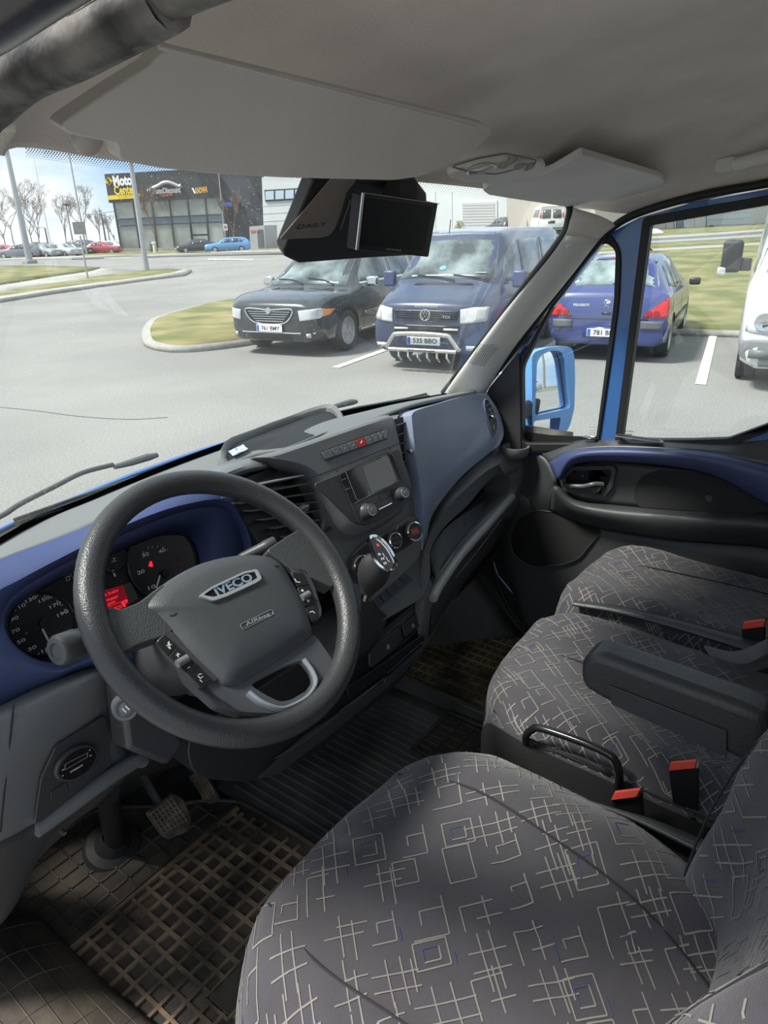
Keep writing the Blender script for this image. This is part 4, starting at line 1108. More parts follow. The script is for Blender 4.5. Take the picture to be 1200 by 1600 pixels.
# switch pads
def swpad(outl, syms):
    p = rpoly(sw(outl, -.006), .004); o = plate('switch_pad', p, SN, .010, PLD, wheel, bevel=.0015)
    return o
def swb(par, q, off=.004):
    return plate('button', sw(q, off), SN, .0016, GLOS if False else mat('button black', (.016, .017, .018), .35), par, bevel=.0006)
s1 = swpad([(240, 1006), (258, 989), (266, 992), (337, 1063), (336, 1068), (311, 1078), (279, 1052)], 0)
for q in ([(243, 1006), (257, 992), (275, 1008), (262, 1026)], [(264, 1027), (277, 1010), (304, 1036), (290, 1052)], [(292, 1053), (306, 1039), (332, 1063), (312, 1074)]): swb(s1, q)
s2 = swpad([(450, 891), (474, 894), (486, 917), (498, 955), (498, 966), (488, 976), (481, 962), (466, 925)], 0)
for q in ([(454, 894), (473, 897), (482, 914), (463, 917)], [(464, 919), (483, 916), (493, 944), (475, 948)], [(476, 950), (494, 946), (496, 964), (487, 972), (482, 962)]): swb(s2, q)
def roller(a, b, par):
    c_ = sw([(a, b)], .007)[0]; g = G().tube([c_ - SX * .008 + SY * .0, c_ + SX * .008], .0052, 12); g.ob('roller', PLG, par)
roller(285, 1033, s1); roller(477, 931, s2)
psy = (SC + SN * .0059, SN)
segs('plus_symbol', [(275, 1024, 281, 1022), (277.5, 1020, 278.5, 1027)], .0010, WHT, s1, psy)
segs('minus_symbol', [(293, 1044, 297, 1042)], .0010, WHT, s1, psy)
segs('voice_symbol', [(309, 1056, 313, 1060), (313, 1060, 317, 1057), (312, 1062, 316, 1066), (310, 1054, 315, 1053)], .0009, WHT, s1, psy)
segs('mute_symbol', [(262, 1004, 266, 1012), (260, 1009, 268, 1007), (262, 1011, 267, 1014), (264, 1002, 265, 1014)], .0009, WHT, s1, psy)
segs('call_symbol', [(460, 904, 463, 909), (463, 909, 469, 910)], .0012, WHT, s2, psy)
segs('end_symbol', [(484, 957, 488, 955), (488, 955, 492, 958)], .0012, WHT, s2, psy)
pxplate('up_symbol', [(472, 920), (475, 924), (470, 924)], psy, .0003, WHT, s2)
pxplate('down_symbol', [(479, 938), (484, 937), (482, 942)], psy, .0003, WHT, s2)

# ================================================================== steering column with stalks
colm = empty('steering_column', SC - SN * .12, 'dark steering column cowl with stalks and ignition barrel behind the wheel', 'steering column')
g = G(); ax = -SN
for rr, h in (): pass
cp = [(.045, 0), (.062, .02), (.070, .06), (.072, .12), (.066, .19), (.05, .22)]
g.lathe(SC - SN * .04, ax, cp, 28, sx=1.0, sy=.9, ref=(1, 0, 0)); g.ob('cowl', PLD, colm)
G().tube([U(262, 1040, y=.80), U(300, 1075, y=.80), U(345, 1085, y=.80)], .012, 10).ob('cowl_edge', PLD, colm)
def stalk(name, a, b, r0, r1, ring, label, sym):
    dr = (b - a).normalized(); L_ = (b - a).length
    s_ = G().lathe(a, dr, [(r0 * .55, 0), (r0 * .6, L_ * .3), (r0, L_ * .42), (r1, L_ * .78), (r1 * 1.08, L_ * .80), (r1 * 1.1, L_ * .97), (r1 * .95, L_), (r1 * .6, L_ * 1.005), (r1 * .55, L_ * .99), (0, L_ * .99)], 24).ob(name, mat('stalk plastic', (.045, .048, .05), .4), colm, label=label)
    return s_, dr
A1 = U(225, 965, y=.80); B1 = U(88, 1018, y=.775)
s_, dr = stalk('light_stalk', A1, B1, .0165, .0185, 0, 'thick light stalk with ribbed end', 0)
psn = V((-.3, -.6, .7)).normalized(); pst = (A1.lerp(B1, .62) + psn * .0185, psn)
G().tube([U(126 + 3 * math.cos(t), 993 + 3.2 * math.sin(t), pl=pst) for t in [k * PI / 6 for k in range(12)]], .0006, 4, closed=True).ob('ring_symbol', WHT, s_)
segs('lamp_symbol', [(128, 1000, 129, 1005), (132, 999, 129, 1000), (129, 1005, 133, 1004)], .0011, WHT, s_, pst)
A2 = U(340, 890, y=.845); B2 = U(431, 847, y=.80)
s_, dr = stalk('wiper_stalk', A2, B2, .009, .0105, 0, 'slim wiper stalk', 0)
pst = (A2.lerp(B2, .62) + psn * .0108, psn)
segs('wiper_symbol', [(404, 852, 406, 854), (410, 858, 413, 858), (408, 853, 410, 851)], .0009, WHT, s_, pst)
# ignition barrel
ic = U(196, 1107, y=.77); ia = (V((-.35, -.75, .45))).normalized()
ig = G().lathe(ic - ia * .05, ia, [(.0165, 0), (.0175, .03), (.0175, .050), (.0160, .053), (.0125, .053), (.0120, .051), (.0085, .051), (.008, .054), (0, .0545)], 28).ob('ignition_barrel', mat('grey barrel plastic', (.10, .105, .11), .45), colm)
segs('key_slot', [(191, 1107, 197, 1113), (196, 1103, 202, 1109)], .0014, WHT, ig, (ic + ia * .0048, ia))
G().tube([U(205, 1165, y=.86), U(250, 1165, y=.84), U(290, 1140, y=.84), U(285, 1125, y=.85)], .006, 8).ob('column_lever', PLD, colm)
g = G(); q0 = [U(a, b, y=.86) for a, b in [(160, 1060), (215, 1085), (262, 1150), (235, 1185), (172, 1160)]]; plate('lower_cowl', q0, (0, -1, .2), .05, PLD, colm, bevel=.008)

# ================================================================== gear selector
gear = empty('gear_selector', U(575, 990, y=.80), 'automatic gear selector with chrome-rimmed knob and wrinkled leather gaiter', 'gear selector')
nk = U(573, 928, y=.745); kt = U(594, 862, y=.712); kd = (kt - nk).normalized(); kn_ = (CAM - kt).normalized(); kn_ = (kn_ + V((.25, 0, .35))).normalized()
kn_ = (kn_ - kd * kn_.dot(kd) * .75).normalized()
loops = []
side = kd.cross(kn_).normalized()
for h, w, dpt in ((0, .012, .012), (.010, .015, .015), (.022, .022, .022), (.036, .028, .027), (.055, .031, .029), (.074, .029, .026), (.088, .022, .020), (.096, .009, .009)):
    loops.append([nk + kd * h + side * w * math.cos(t) + kn_ * dpt * math.sin(t) for t in [k * PI / 6 for k in range(12)]])
g, d_ = loft(loops, 2); g.f.append(tuple(range(len(g.v) - len(d_[0]), len(g.v)))); g.m.append(0)
knob = g.ob('knob', mat('knob leather', (.035, .035, .037), .45, bump=.4, bscale=500), gear)
fc = U(598, 865, y=.692); PKN = (fc, kn_)
fo = [U(a, b, pl=PKN) for a, b in [(577, 845), (583, 840), (592, 843), (604, 855), (614, 872), (617, 883), (612, 890), (602, 889), (590, 879), (580, 862)]]
fo = cr1(fo, 4, closed=True)
G().tube(fo, .0032, 8, closed=True).ob('chrome_ring', CHR, knob)
G().tube([p - kn_ * .006 for p in scale_loop(fo, .001, kn_)], .0036, 8, closed=True).ob('chrome_ring', CHR, knob)
kf = plate('knob_face', [p - kn_ * .002 for p in fo], kn_, .003, GLOS, knob)
pk2 = (fc + kn_ * .0014, kn_)
for s, a, b in (('R', 593, 866), ('N', 598, 873), ('D', 602, 880)): pxtext(s, (a - 2.2, b + .8), (a + 2.2, b - .8), .0042, pk2, WHT, kf, bold=.03)
segs('gate_marks', [(598, 864, 601, 870), (603, 870, 606, 876), (605, 875, 609, 878)], .0010, WHT, kf, pk2)
pxplate('release_mark', [(588, 849), (592, 850), (593, 854), (589, 853)], pk2, .0004, REDB, kf)
G().tube([nk - kd * .012, nk + kd * .006], [.0095, .0105], 14).ob('collar', CHR, gear)
# gaiter: wrinkled funnel
gb = U(566, 1003, y=.795); lps = []
for k, (t, r_) in enumerate(((0, .011), (.12, .016), (.22, .014), (.36, .024), (.5, .028), (.66, .040), (.82, .050), (1, .064))):
    c_ = nk.lerp(gb, t)
    lps.append([c_ + V((math.cos(a), 0, 0)) * r_ * (1.25 if t > .5 else 1) + V((0, -.35, .94)) * math.sin(a) * r_ * (1 + .14 * math.sin(3 * a + k)) for a in [i * PI / 8 for i in range(16)]])
g, d_ = loft(lps, 2); g.ob('gaiter', mat('soft black leather', (.060, .060, .062), .35, bump=.3, bscale=120), gear)
lps = []
for t, r_ in ((0, .066), (.3, .074), (1, .080)):
    lps.append([gb + V((0, .10 * t, -.02 * t)) + V((math.cos(a), 0, 0)) * r_ * 1.15 + V((0, -.2, .96)) * math.sin(a) * r_ * .9 for a in [i * PI / 8 for i in range(16)]])
g, d_ = loft(lps, 2); g.ob('gaiter_base', PLD, gear)

# ================================================================== pedals
DUST = mat('dusty rubber', (.075, .060, .048), .85, var=.5, vscale=40, bump=.5, bscale=200)
MUD = mat('mud brown rib', (.20, .155, .11), .9, var=.55, vscale=30, bump=.4, bscale=300)
ppn = V((-.1, -.72, .69)).normalized(); bp = (U(262, 1275, y=1.08), ppn)
brk = empty('brake_pedal', bp[0], 'square brake pedal with dusty rubber waffle pad, left pedal', 'pedal')
bo_ = rpoly([U(a, b, pl=bp) for a, b in [(225, 1270), (268, 1238), (286, 1250), (298, 1278), (294, 1298), (262, 1313), (250, 1306)]], .008)
bk = plate('pad', bo_, ppn, .010, DUST, brk, bevel=.003)
def gridribs(name, quad4, nu_, nv_, w, h, m_, par, nrm, inset=.06):
    a, b, c, d = quad4
    for i in range(nu_):
        t = inset + (1 - 2 * inset) * i / (nu_ - 1); p, q = a.lerp(b, t), d.lerp(c, t); s_ = (q - p).cross(nrm).normalized() * w / 2
        G().prism([p - s_, p + s_, q + s_, q - s_], nrm * h).ob(name, m_, par, smooth=False)
    for i in range(nv_):
        t = inset + (1 - 2 * inset) * i / (nv_ - 1); p, q = a.lerp(d, t), b.lerp(c, t); s_ = (q - p).cross(nrm).normalized() * w / 2
        G().prism([p - s_, p + s_, q + s_, q - s_], nrm * h).ob(name, m_, par, smooth=False)
bt_ = (bp[0] + ppn * .0095, ppn)
gridribs('rib', [U(a, b, pl=bt_) for a, b in [(231, 1272), (268, 1243), (294, 1282), (254, 1306)]], 7, 6, .003, .003, mat('rib tan', (.17, .125, .095), .9, var=.3, vscale=50), bk, ppn)
G().tube([bp[0] - ppn * .01, bp[0] + V((0, .05, .05)), U(215, 1200, y=1.16), V((-.31, 1.2, 1.1))], [.012, .013, .014, .014], 10, flat=(.6, 1.3)).ob('arm', FLM, brk)
an_ = V((-.25, -.62, .74)).normalized(); ap = (U(320, 1230, y=1.12), an_)
acc = empty('accelerator_pedal', ap[0], 'ribbed accelerator pedal right of the brake pedal', 'pedal')
ao = rpoly([U(a, b, pl=ap) for a, b in [(292, 1214), (306, 1203), (324, 1213), (343, 1245), (341, 1252), (328, 1258), (318, 1250)]], .006)
ak = plate('pad', ao, an_, .012, mat('pedal black', (.03, .029, .028), .7, var=.3), acc, bevel=.003)
at_ = (ap[0] + an_ * .0118, an_)
for i in range(6):
    t = i / 5
    p = U(296 + 14 * t, 1213 - 8 * t, pl=at_); q = U(318 + 20 * t, 1250 - 3 * t, pl=at_); m__ = p.lerp(q, .5) + (U(330, 1215, pl=at_) - U(320, 1230, pl=at_)) * .25
    G().tube([p, m__, q], .0016, 5).ob('rib', MUD, ak)
G().tube([ap[0] - an_ * .01, V((ap[0].x + .01, 1.2, ap[0].z + .06))], .012, 8).ob('arm', FLM, acc)
# steering shaft boot
sb0 = U(180, 1312, z=.74)
shf = empty('steering_shaft', sb0, 'black steering shaft entering a rubber boot in the floor', 'steering shaft')
G().tube([sb0, U(168, 1240, y=1.05)], .022, 14).ob('shaft', BLK, shf)
G().lathe(sb0 + V((0, .02, -.035)), (0, -.35, 1), [(.065, 0), (.058, .012), (.04, .018), (.03, .04), (.024, .05), (.024, .03)], 28).ob('boot', mat('boot rubber', (.015, .015, .015), .6), shf)

# ================================================================== rubber mats (floor at z = .70)
ZF = .700
MATR = mat('muddy black mat rubber', (.048, .043, .037), .6, bump=.35, bscale=90, var=.4, vscale=7, var2=(.10, .082, .062))
def mat_outline(pts_): return [V((a, b, ZF - .012)) for a, b in pts_]
dm = empty('driver_floor_mat', (-.35, .9, ZF - .012), 'muddy black rubber floor mat with waffle ribs under the pedals', 'floor mat')
dout = [(-.70, .45), (-.13, .45), (-.115, .90), (-.118, 1.10), (-.16, 1.17), (-.24, 1.25), (-.34, 1.38), (-.66, 1.38), (-.70, 1.30)]
plate('mat_base', rpoly(mat_outline(dout), .03), (0, 0, 1), .010, MATR, dm)
lp = rpoly([V((a, b, ZF - .001)) for a, b in dout], .04); G().tube(lp, .005, 8, closed=True).ob('mat_rim', MATR, dm)
def xr(y): return -.135 if y < 1.0 else -.135 - (y - 1.0) * .15
def rib(par, p, q, w, h, m_):
    s_ = (q - p).cross(V((0, 0, 1))).normalized() * w / 2
    G().prism([p - s_, q - s_, q + s_, p + s_], (0, 0, h)).ob('rib', m_, par, smooth=False)
RIBM = mat('mat rib with dried mud', (.11, .082, .055), .75, var=.55, vscale=9, var2=(.30, .215, .135), bump=.5, bscale=300)
RIBD = mat('mat rib clean', (.055, .050, .045), .6, var=.4, vscale=10, var2=(.11, .09, .07))
yy = .50
ys = []
while yy < 1.075: ys.append(yy); yy += .0355
for y in ys: rib(dm, V((-.66, y, ZF - .002)), V((xr(y), y, ZF - .002)), .0072, .0064, RIBM)
x = -.655
while x < -.13:
    rib(dm, V((x, .50, ZF - .002)), V((x, 1.085, ZF - .002)), .0072, .0059, RIBM); x += .0355
rib(dm, V((-.66, 1.090, ZF - .002)), V((-.14, 1.090, ZF - .002)), .009, .008, RIBM)
rib(dm, V((-.66, 1.102, ZF - .002)), V((-.14, 1.102, ZF - .002)), .005, .006, RIBD)
x = -.64
while x < -.16:
    rib(dm, V((x, 1.105, ZF - .002)), V((x, (1.36 if x < -.33 else 1.24) - .05 * max(0, (x + .25) / .1), ZF - .002)), .004, .004, RIBD); x += .045
for y in (1.14, 1.18, 1.22, 1.26, 1.30, 1.34): rib(dm, V((-.65, y, ZF - .002)), V((-.18 if y < 1.2 else (-.25 if y < 1.23 else -.34), y, ZF - .002)), .004, .004, RIBD)
# label panel moulded in the mat
g = G().box((-.40, .765, ZF + .001), (.17, .055, .008)); g.ob('label_panel', MATR, dm, bevel=.002)
for s_ in (-1, 1): rib(dm, V((-.49, .765 + s_ * .031, ZF)), V((-.31, .765 + s_ * .031, ZF)), .004, .007, RIBM)
rib(dm, V((-.49, .734, ZF)), V((-.49, .796, ZF)), .004, .007, RIBM)
# raised left foot rest with its own waffle ribs
fr_ = [[V((-.78, 1.20, .80)), V((-.68, 1.21, .78)), V((-.60, 1.20, .735)), V((-.585, 1.20, .705))],
       [V((-.78, 1.0, .79)), V((-.68, 1.0, .775)), V((-.605, .99, .735)), V((-.585, .985, .705))],
       [V((-.78, .8, .78)), V((-.69, .8, .765)), V((-.60, .82, .735)), V((-.575, .82, .705))],
       [V((-.78, .55, .77)), V((-.70, .55, .76)), V((-.60, .6, .73)), V((-.57, .6, .705))]]
fnet = crnet(fr_, 6, 6); g = G(); g.net(fnet); ft = g.ob('foot_rest', MATR, dm, solid=.006)
for i in range(1, len(fnet), 2):
    G().tube([p + V((0, 0, .004)) for p in fnet[i][1:-2]], .0035, 4).ob('rib', RIBD, dm)
for j in range(2, len(fnet[0]) - 2, 2):
    G().tube([r_[j] + V((0, 0, .004)) for r_ in fnet], .0035, 4).ob('rib', RIBD, dm)

cmn = empty('centre_floor_mat', (.15, .95, ZF - .01), 'black rubber cab floor covering with long parallel ribs in the middle', 'floor covering')
plate('covering', rpoly([V((a, b, ZF - .014)) for a, b in [(-.13, .3), (.5, .3), (.5, .80), (.47, 1.12), (-.12, 1.2)]], .02), (0, 0, 1), .010, mat('worn cab rubber', (.085, .09, .09), .36, bump=.3, bscale=40, var=.4, vscale=6, var2=(.13, .128, .118)), cmn)
x = -.09
while x < .445:
    G().tube([V((x, .80 + .1 * max(0, -x), ZF - .004)), V((x + .004, .95, ZF - .004)), V((x + .002, 1.16, ZF - .004))], .0042, 6, flat=(1.0, .8)).ob('rib', mat('worn cab rubber', (0, 0, 0)), cmn); x += .0245

pmn = empty('passenger_floor_mat', (.66, .95, .73), 'muddy black rubber mat with small waffle cells at the passenger door', 'floor mat')
ZP = .742
po_ = [(.475, .62), (.85, .62), (.865, .86), (.80, 1.06), (.74, 1.17), (.50, 1.12), (.478, .9)]
plate('mat_base', rpoly([V((a, b, ZP - .012)) for a, b in po_], .02), (0, 0, 1), .010, mat('ochre dusty mat rubber', (.075, .068, .048), .6, bump=.3, bscale=60, var=.5, vscale=8, var2=(.15, .125, .075)), pmn)
G().tube(rpoly([V((a, b, ZP - .002)) for a, b in po_], .03), .005, 8, closed=True).ob('mat_rim', RIBD, pmn)
YM = mat('ochre dusty rib', (.13, .112, .072), .75, var=.6, vscale=8, var2=(.34, .27, .15), bump=.4, bscale=200)
y = .66; k = 0
while y < 1.09:
    x1 = .845 if y < .9 else .845 - (y - .9) * .45
    rib(pmn, V((.49, y, ZP - .003)), V((x1, y, ZP - .003)), .0045, .005, YM); y += .0275; k += 1
    if k % 4 == 0: rib(pmn, V((.49, y - .018, ZP - .003)), V((x1, y - .018, ZP - .003)), .003, .004, YM)
x = .50
while x < .84:
    y1 = 1.10 if x < .75 else 1.10 - (x - .75) * 1.6
    rib(pmn, V((x, .64, ZP - .003)), V((x, y1, ZP - .003)), .0045, .005, YM); x += .034
# step edge between the two levels
G().box((.485, .87, .715), (.03, .52, .05)).ob('step_edge', mat('worn cab rubber', (0, 0, 0)), pmn, bevel=.008)
sq = empty('seat_base_mat', (.33, .70, ZF - .01), 'small grey ribbed grating mat between the two seats', 'floor mat')
plate('mat_base', rpoly([V((a, b, ZF - .012)) for a, b in [(.15, .45), (.46, .45), (.46, .86), (.27, .86)]], .01), (0, 0, 1), .009, MATR, sq)
G().tube(rpoly([V((a, b, ZF + .000)) for a, b in [(.15, .45), (.46, .45), (.46, .86), (.27, .86)]], .01), .006, 8, closed=True).ob('mat_rim', RIBD, sq)
for i in range(9): rib(sq, V((.17, .47 + i * .042, ZF - .003)), V((.45, .47 + i * .042, ZF - .003)), .005, .006, RIBD)
for i in range(7): rib(sq, V((.44 - i * .034, .47, ZF - .003)), V((.44 - i * .034, .85 if i < 5 else .7, ZF - .003)), .005, .006, RIBD)
# ================================================================== seats
from mathutils import noise
SEAT = mat('dark seat cloth', (.050, .046, .053), .92, bump=.5, bscale=900, var=.14, vscale=9, sheen=.25)
SEATK = mat('seat cloth seam', (.020, .019, .021), .9)
THR = mat('woven light thread', (.20, .187, .168), .9)
THB = mat('woven blue thread', (.050, .055, .125), .9)
LTH = mat('black leatherette', (.024, .024, .025), .42, bump=.35, bscale=350)
def seat_net(x0, x1, yf, yb, z, xr_=None, xl_=None, frontf=None, crown=None, ns=26, nt=26, drop=.06, wr=.004, out=.012, fold=None):
    """rows front->back; columns left->right; includes the rolled edges"""
    S_ = [-.10, -.07, -.035] + [i / ns for i in range(ns + 1)] + [1.035, 1.07, 1.10]
    T_ = [-.12, -.08, -.04] + [i / nt for i in range(nt + 1)]
    net = []
    for t in T_:
        row_ = []
        tc_ = max(0, t)
        for s in S_:
            sc = min(1, max(0, s))
            a = x0 + (xl_(tc_) if xl_ else 0); b = x1 + (xr_(tc_) if xr_ else 0)
            fy = yf - (frontf(sc) if frontf else .05 * abs(2 * sc - 1) ** 3)
            y = fy + (yb - fy) * tc_
            # round the front corners in plan
            cx = .5 * (a + b); hw = .5 * (b - a)
            kx = 1 - .16 * max(0, 1 - tc_ / .16) ** 2
            x = cx + (2 * sc - 1) * hw * kx
            zz = z + (crown(sc, tc_) if crown else 0) - .022 * abs(2 * sc - 1) ** 8 - .022 * (1 - min(1, tc_ / .12)) ** 2
            es = max(0, -s, s - 1); et = max(0, -t)
            if es > 0:
                k = es / .10; x += (1 if s > .5 else -1) * out * math.sin(k * PI / 2); zz -= drop * k ** 1.3
            if et > 0:
                k = et / .12; y += out * 1.4 * math.sin(k * PI / 2); zz -= drop * 1.1 * k ** 1.3
            n0 = noise.noise(V((x * 7, y * 7, z * 3))) * wr + noise.noise(V((x * 19, y * 13, 2.0))) * wr * .4
            if fold: n0 += fold(x, y)
            row_.append(V((x, y, zz + n0)))
        net.append(row_)
    return net
def net_at(net, s, t):
    """s,t in 0..1 across the whole net -> point, normal"""
    R_ = len(net) - 1; C_ = len(net[0]) - 1
    a = min(max(t, 0), .9999) * R_; b = min(max(s, 0), .9999) * C_; i, j = int(a), int(b); fa, fb = a - i, b - j
    p00, p01, p10, p11 = net[i][j], net[i][j + 1], net[i + 1][j], net[i + 1][j + 1]
    p = p00 * (1 - fa) * (1 - fb) + p01 * (1 - fa) * fb + p10 * fa * (1 - fb) + p11 * fa * fb
    n_ = (p01 - p00).cross(p10 - p00)
    if n_.length < 1e-9: n_ = V((0, 0, 1))
    return p, n_.normalized()
def pattern(name, net, par, W_, H_, ang, seed, upv, dens=1.0, wl=.0020):
    dens *= 1.6
    """woven motif of thread lines on a net; W_,H_ metric size; ang rotates the motif"""
    rnd = random.Random(seed); lines = []
    ca, sa = math.cos(ang), math.sin(ang)
    step = .075 / dens ** .5; D_ = (W_ + H_) * .75; i = 0
    gx = -D_
    def L_(x0, y0, x1, y1, c=0): lines.append((x0, y0, x1, y1, c))
    while gx < D_:
        gy = -D_
        while gy < D_:
            cx, cy = gx + rnd.uniform(-.015, .015), gy + rnd.uniform(-.015, .015)
            k = rnd.random(); c = 1 if rnd.random() < .12 else 0
            a = rnd.uniform(.014, .024); b = rnd.uniform(.016, .030)
            if k < .20:
                L_(cx - a, cy - b, cx + a, cy - b); L_(cx + a, cy - b, cx + a, cy + b); L_(cx + a, cy + b, cx - a, cy + b); L_(cx - a, cy + b, cx - a, cy - b)
                if rnd.random() < .5:
                    L_(cx - a * .5, cy - b * .5, cx + a * .5, cy - b * .5, 1); L_(cx + a * .5, cy - b * .5, cx + a * .5, cy + b * .5, 0); L_(cx + a * .5, cy + b * .5, cx - a * .5, cy + b * .5, 0); L_(cx - a * .5, cy + b * .5, cx - a * .5, cy - b * .5, 1)
            elif k < .48:
                for q in (-.5, .5): L_(cx + a * q, cy - b * 1.25, cx + a * q + .001, cy + b * 1.25)
                for q in (-.45, .35): L_(cx - a * 1.6, cy + b * q, cx + a * 1.6, cy + b * q + .001)
                if rnd.random() < .4: L_(cx + a * 1.2, cy - b, cx + a * 1.2, cy + b * .7)
            elif k < .66:
                L_(cx - a, cy + b, cx + a, cy + b); L_(cx + a, cy + b, cx + a, cy - b); L_(cx + a, cy - b * .4, cx - a * .4, cy - b * .4)
                L_(cx - a * .4, cy - b * .4, cx - a * .4, cy + b * .3)
            elif k < .84:
                L_(cx, cy - b * 1.5, cx, cy + b * 1.4); L_(cx + a * .7, cy - b, cx + a * .7, cy + b * 1.8); L_(cx - a, cy, cx + a * 1.3, cy)
                L_(cx - a * .2, cy - b * .7, cx + a * 1.6, cy - b * .7)
            else:
                L_(cx - a * 1.2, cy + b, cx - a * 1.2, cy - b, 0); L_(cx - a * 1.2, cy - b, cx + a, cy - b); L_(cx + a * .4, cy - b * 1.5, cx + a * .4, cy + b * .9); L_(cx - a * .3, cy + b * .2, cx + a * 1.4, cy + b * .2)
            if c: L_(cx + a * 1.3, cy + b * .2, cx + a * 1.3, cy + b * 1.1, 1)
            gy += step
        gx += step
    g = G()
    for (x0, y0, x1, y1, c) in lines:
        ln_ = math.hypot(x1 - x0, y1 - y0); n_ = max(2, int(ln_ / .008)); prev = None
        for i in range(n_ + 1):
            t = i / n_; lx, ly = x0 + (x1 - x0) * t, y0 + (y1 - y0) * t
            s_ = (lx * ca - ly * sa) / W_ + .5; t_ = (lx * sa + ly * ca) / H_ + .5
            if not (.012 < s_ < .988 and .012 < t_ < .988): prev = None; continue
            dx, dy = (x1 - x0) / ln_, (y1 - y0) / ln_; px_, py_ = -dy, dx
            A, na = net_at(net, s_ + (px_ * ca - py_ * sa) * wl / 2 / W_, t_ + (px_ * sa + py_ * ca) * wl / 2 / H_)
            B_, nb = net_at(net, s_ - (px_ * ca - py_ * sa) * wl / 2 / W_, t_ - (px_ * sa + py_ * ca) * wl / 2 / H_)
            if na.dot(upv) < 0: na = -na
            if nb.dot(upv) < 0: nb = -nb
            cur = (A + na * .0010, B_ + nb * .0010)
            if prev: g.add([prev[0], prev[1], cur[1], cur[0]], [(0, 1, 2, 3)], c)
            prev = cur
    return g.ob(name, [THR, THB], par, kind='stuff')
def seam(net, st_, par, r_=.0018, off=.0016, m_=None, up=V((0, 0, 1))):
    P = []
    for s, t in st_:
        p, n_ = net_at(net, s, t)
        if n_.dot(up) < 0: n_ = -n_
        P.append(p + n_ * off)
    G().tube(cr1(P, 6), r_, 5).ob('seam', m_ or SEATK, par)

# ---- driver seat
ds = empty('driver_seat', (-.38, .2, .70), 'driver seat in dark cloth with woven line pattern and black armrest', 'seat')
def dcr(s, t):
    u_ = abs(2 * s - 1)
    return .012 * math.exp(-((u_ - .72) / .2) ** 2) - .012 * math.exp(-(u_ / .5) ** 2) * min(1, t * 3) - .012 * t
def dfold(x, y):
    f = -.007 * math.exp(-(((x + .335 + (y - .2) * .35) / .012) ** 2)) * math.exp(-((y - .17) / .10) ** 2)
    f += -.005 * math.exp(-(((x + .30 - (y - .3) * .9) / .014) ** 2)) * math.exp(-((y - .25) / .09) ** 2)
    f += .005 * math.exp(-(((x + .27 + (y - .1) * .6) / .018) ** 2)) * math.exp(-((y - .12) / .08) ** 2)
    f += -.005 * math.exp(-(((x + .50 - (y - .5) * .5) / .012) ** 2)) * math.exp(-((y - .33) / .10) ** 2)
    return f
dn_s = seat_net(-.655, -.105, .548, -.02, 1.195, xr_=lambda t: -.10 * max(0, t - .55) ** 1.5 / .3, frontf=lambda s: .05 * abs(2 * s - 1) ** 3 + .022 * max(0, s - .6), crown=dcr, fold=dfold, drop=.075)
g = G(); g.net(dn_s); cu = g.ob('cushion', SEAT, ds)
W1, H1 = .62, .66
pattern('woven_pattern', dn_s, cu, W1, H1, R(42), 5, V((0, 0, 1)))
seam(dn_s, [(.24, .12), (.23, .3), (.24, .5), (.25, .75), (.27, .97)], cu)
seam(dn_s, [(.73, .12), (.74, .3), (.73, .5), (.71, .75), (.66, .97)], cu)
# leatherette skirts and metal base
def skirt(net, par, zb_, m_, name='skirt', inset=.01):
    ring = [r_[0] for r_ in net[::-1]] + net[0][1:-1] + [r_[-1] for r_ in net]
    c_ = sum(ring, V((0, 0, 0))) / len(ring)
    low = [V((p.x + (c_.x - p.x) * inset * 2, p.y + (c_.y - p.y) * inset * 2, zb_)) for p in ring]
    mid = [p.lerp(q, .5) + (V((p.x, p.y, 0)) - V((c_.x, c_.y, 0))).normalized() * .006 for p, q in zip(ring, low)]
    g = G(); g.net([ring, [p.lerp(q, .12) + (V((p.x, p.y, 0)) - V((c_.x, c_.y, 0))).normalized() * .004 for p, q in zip(ring, low)], mid, low]); return g.ob(name, m_, par)
skirt(dn_s, ds, 1.02, LTH)
G().box((-.38, .24, .87), (.46, .5, .32)).ob('seat_base', mat('seat base black', (.014, .014, .015), .5), ds, bevel=.02)
surf('side_shield', [[V((-.118, .30, 1.17)), V((-.105, .20, 1.17)), V((-.11, .10, 1.17)), V((-.12, .02, 1.18))], [V((-.09, .29, 1.12)), V((-.07, .18, 1.135)), V((-.065, .08, 1.14)), V((-.07, 0, 1.15))], [V((-.09, .28, 1.0)), V((-.07, .18, 1.0)), V((-.065, .08, 1.0)), V((-.07, 0, 1.0))]], mat('grey side shield', (.05, .052, .055), .45), ds, nu=3, nv=4, solid=.006)
# backrest
rowsb = []
for z_, yo, w0, w1 in ((1.00, .10, -.64, -.13), (1.10, .115, -.65, -.125), (1.20, .11, -.655, -.115), (1.30, .10, -.645, -.105), (1.40, .085, -.64, -.11), (1.50, .048, -.635, -.13), (1.60, -.005, -.62, -.155), (1.70, -.06, -.60, -.18), (1.78, -.12, -.56, -.22)):
    r_ = []
    for k in range(15):
        s = k / 14; u_ = 2 * s - 1; x = w0 + (w1 - w0) * s
        y = yo - .085 + .075 * math.exp(-((abs(u_) - .80) / .20) ** 2) - .05 * abs(u_) ** 7 + (.012 if z_ < 1.25 else 0)
        r_.append(V((x, y + noise.noise(V((x * 9, z_ * 9, 1))) * .006, z_)))
    # rolled sides going back
    r_.insert(0, V((w0 - .012, yo - .13, z_))); r_.insert(0, V((w0 - .004, yo - .20, z_)))
    r_.append(V((w1 + .012, yo - .13, z_))); r_.append(V((w1 + .004, yo - .20, z_)))
    rowsb.append(r_)
bnet = crnet(rowsb, 3, 2); g = G(); g.net(bnet); bk = g.ob('backrest', SEAT, ds)
pattern('woven_pattern', bnet, bk, .80, .82, R(35), 11, V((0, 1, .2)))
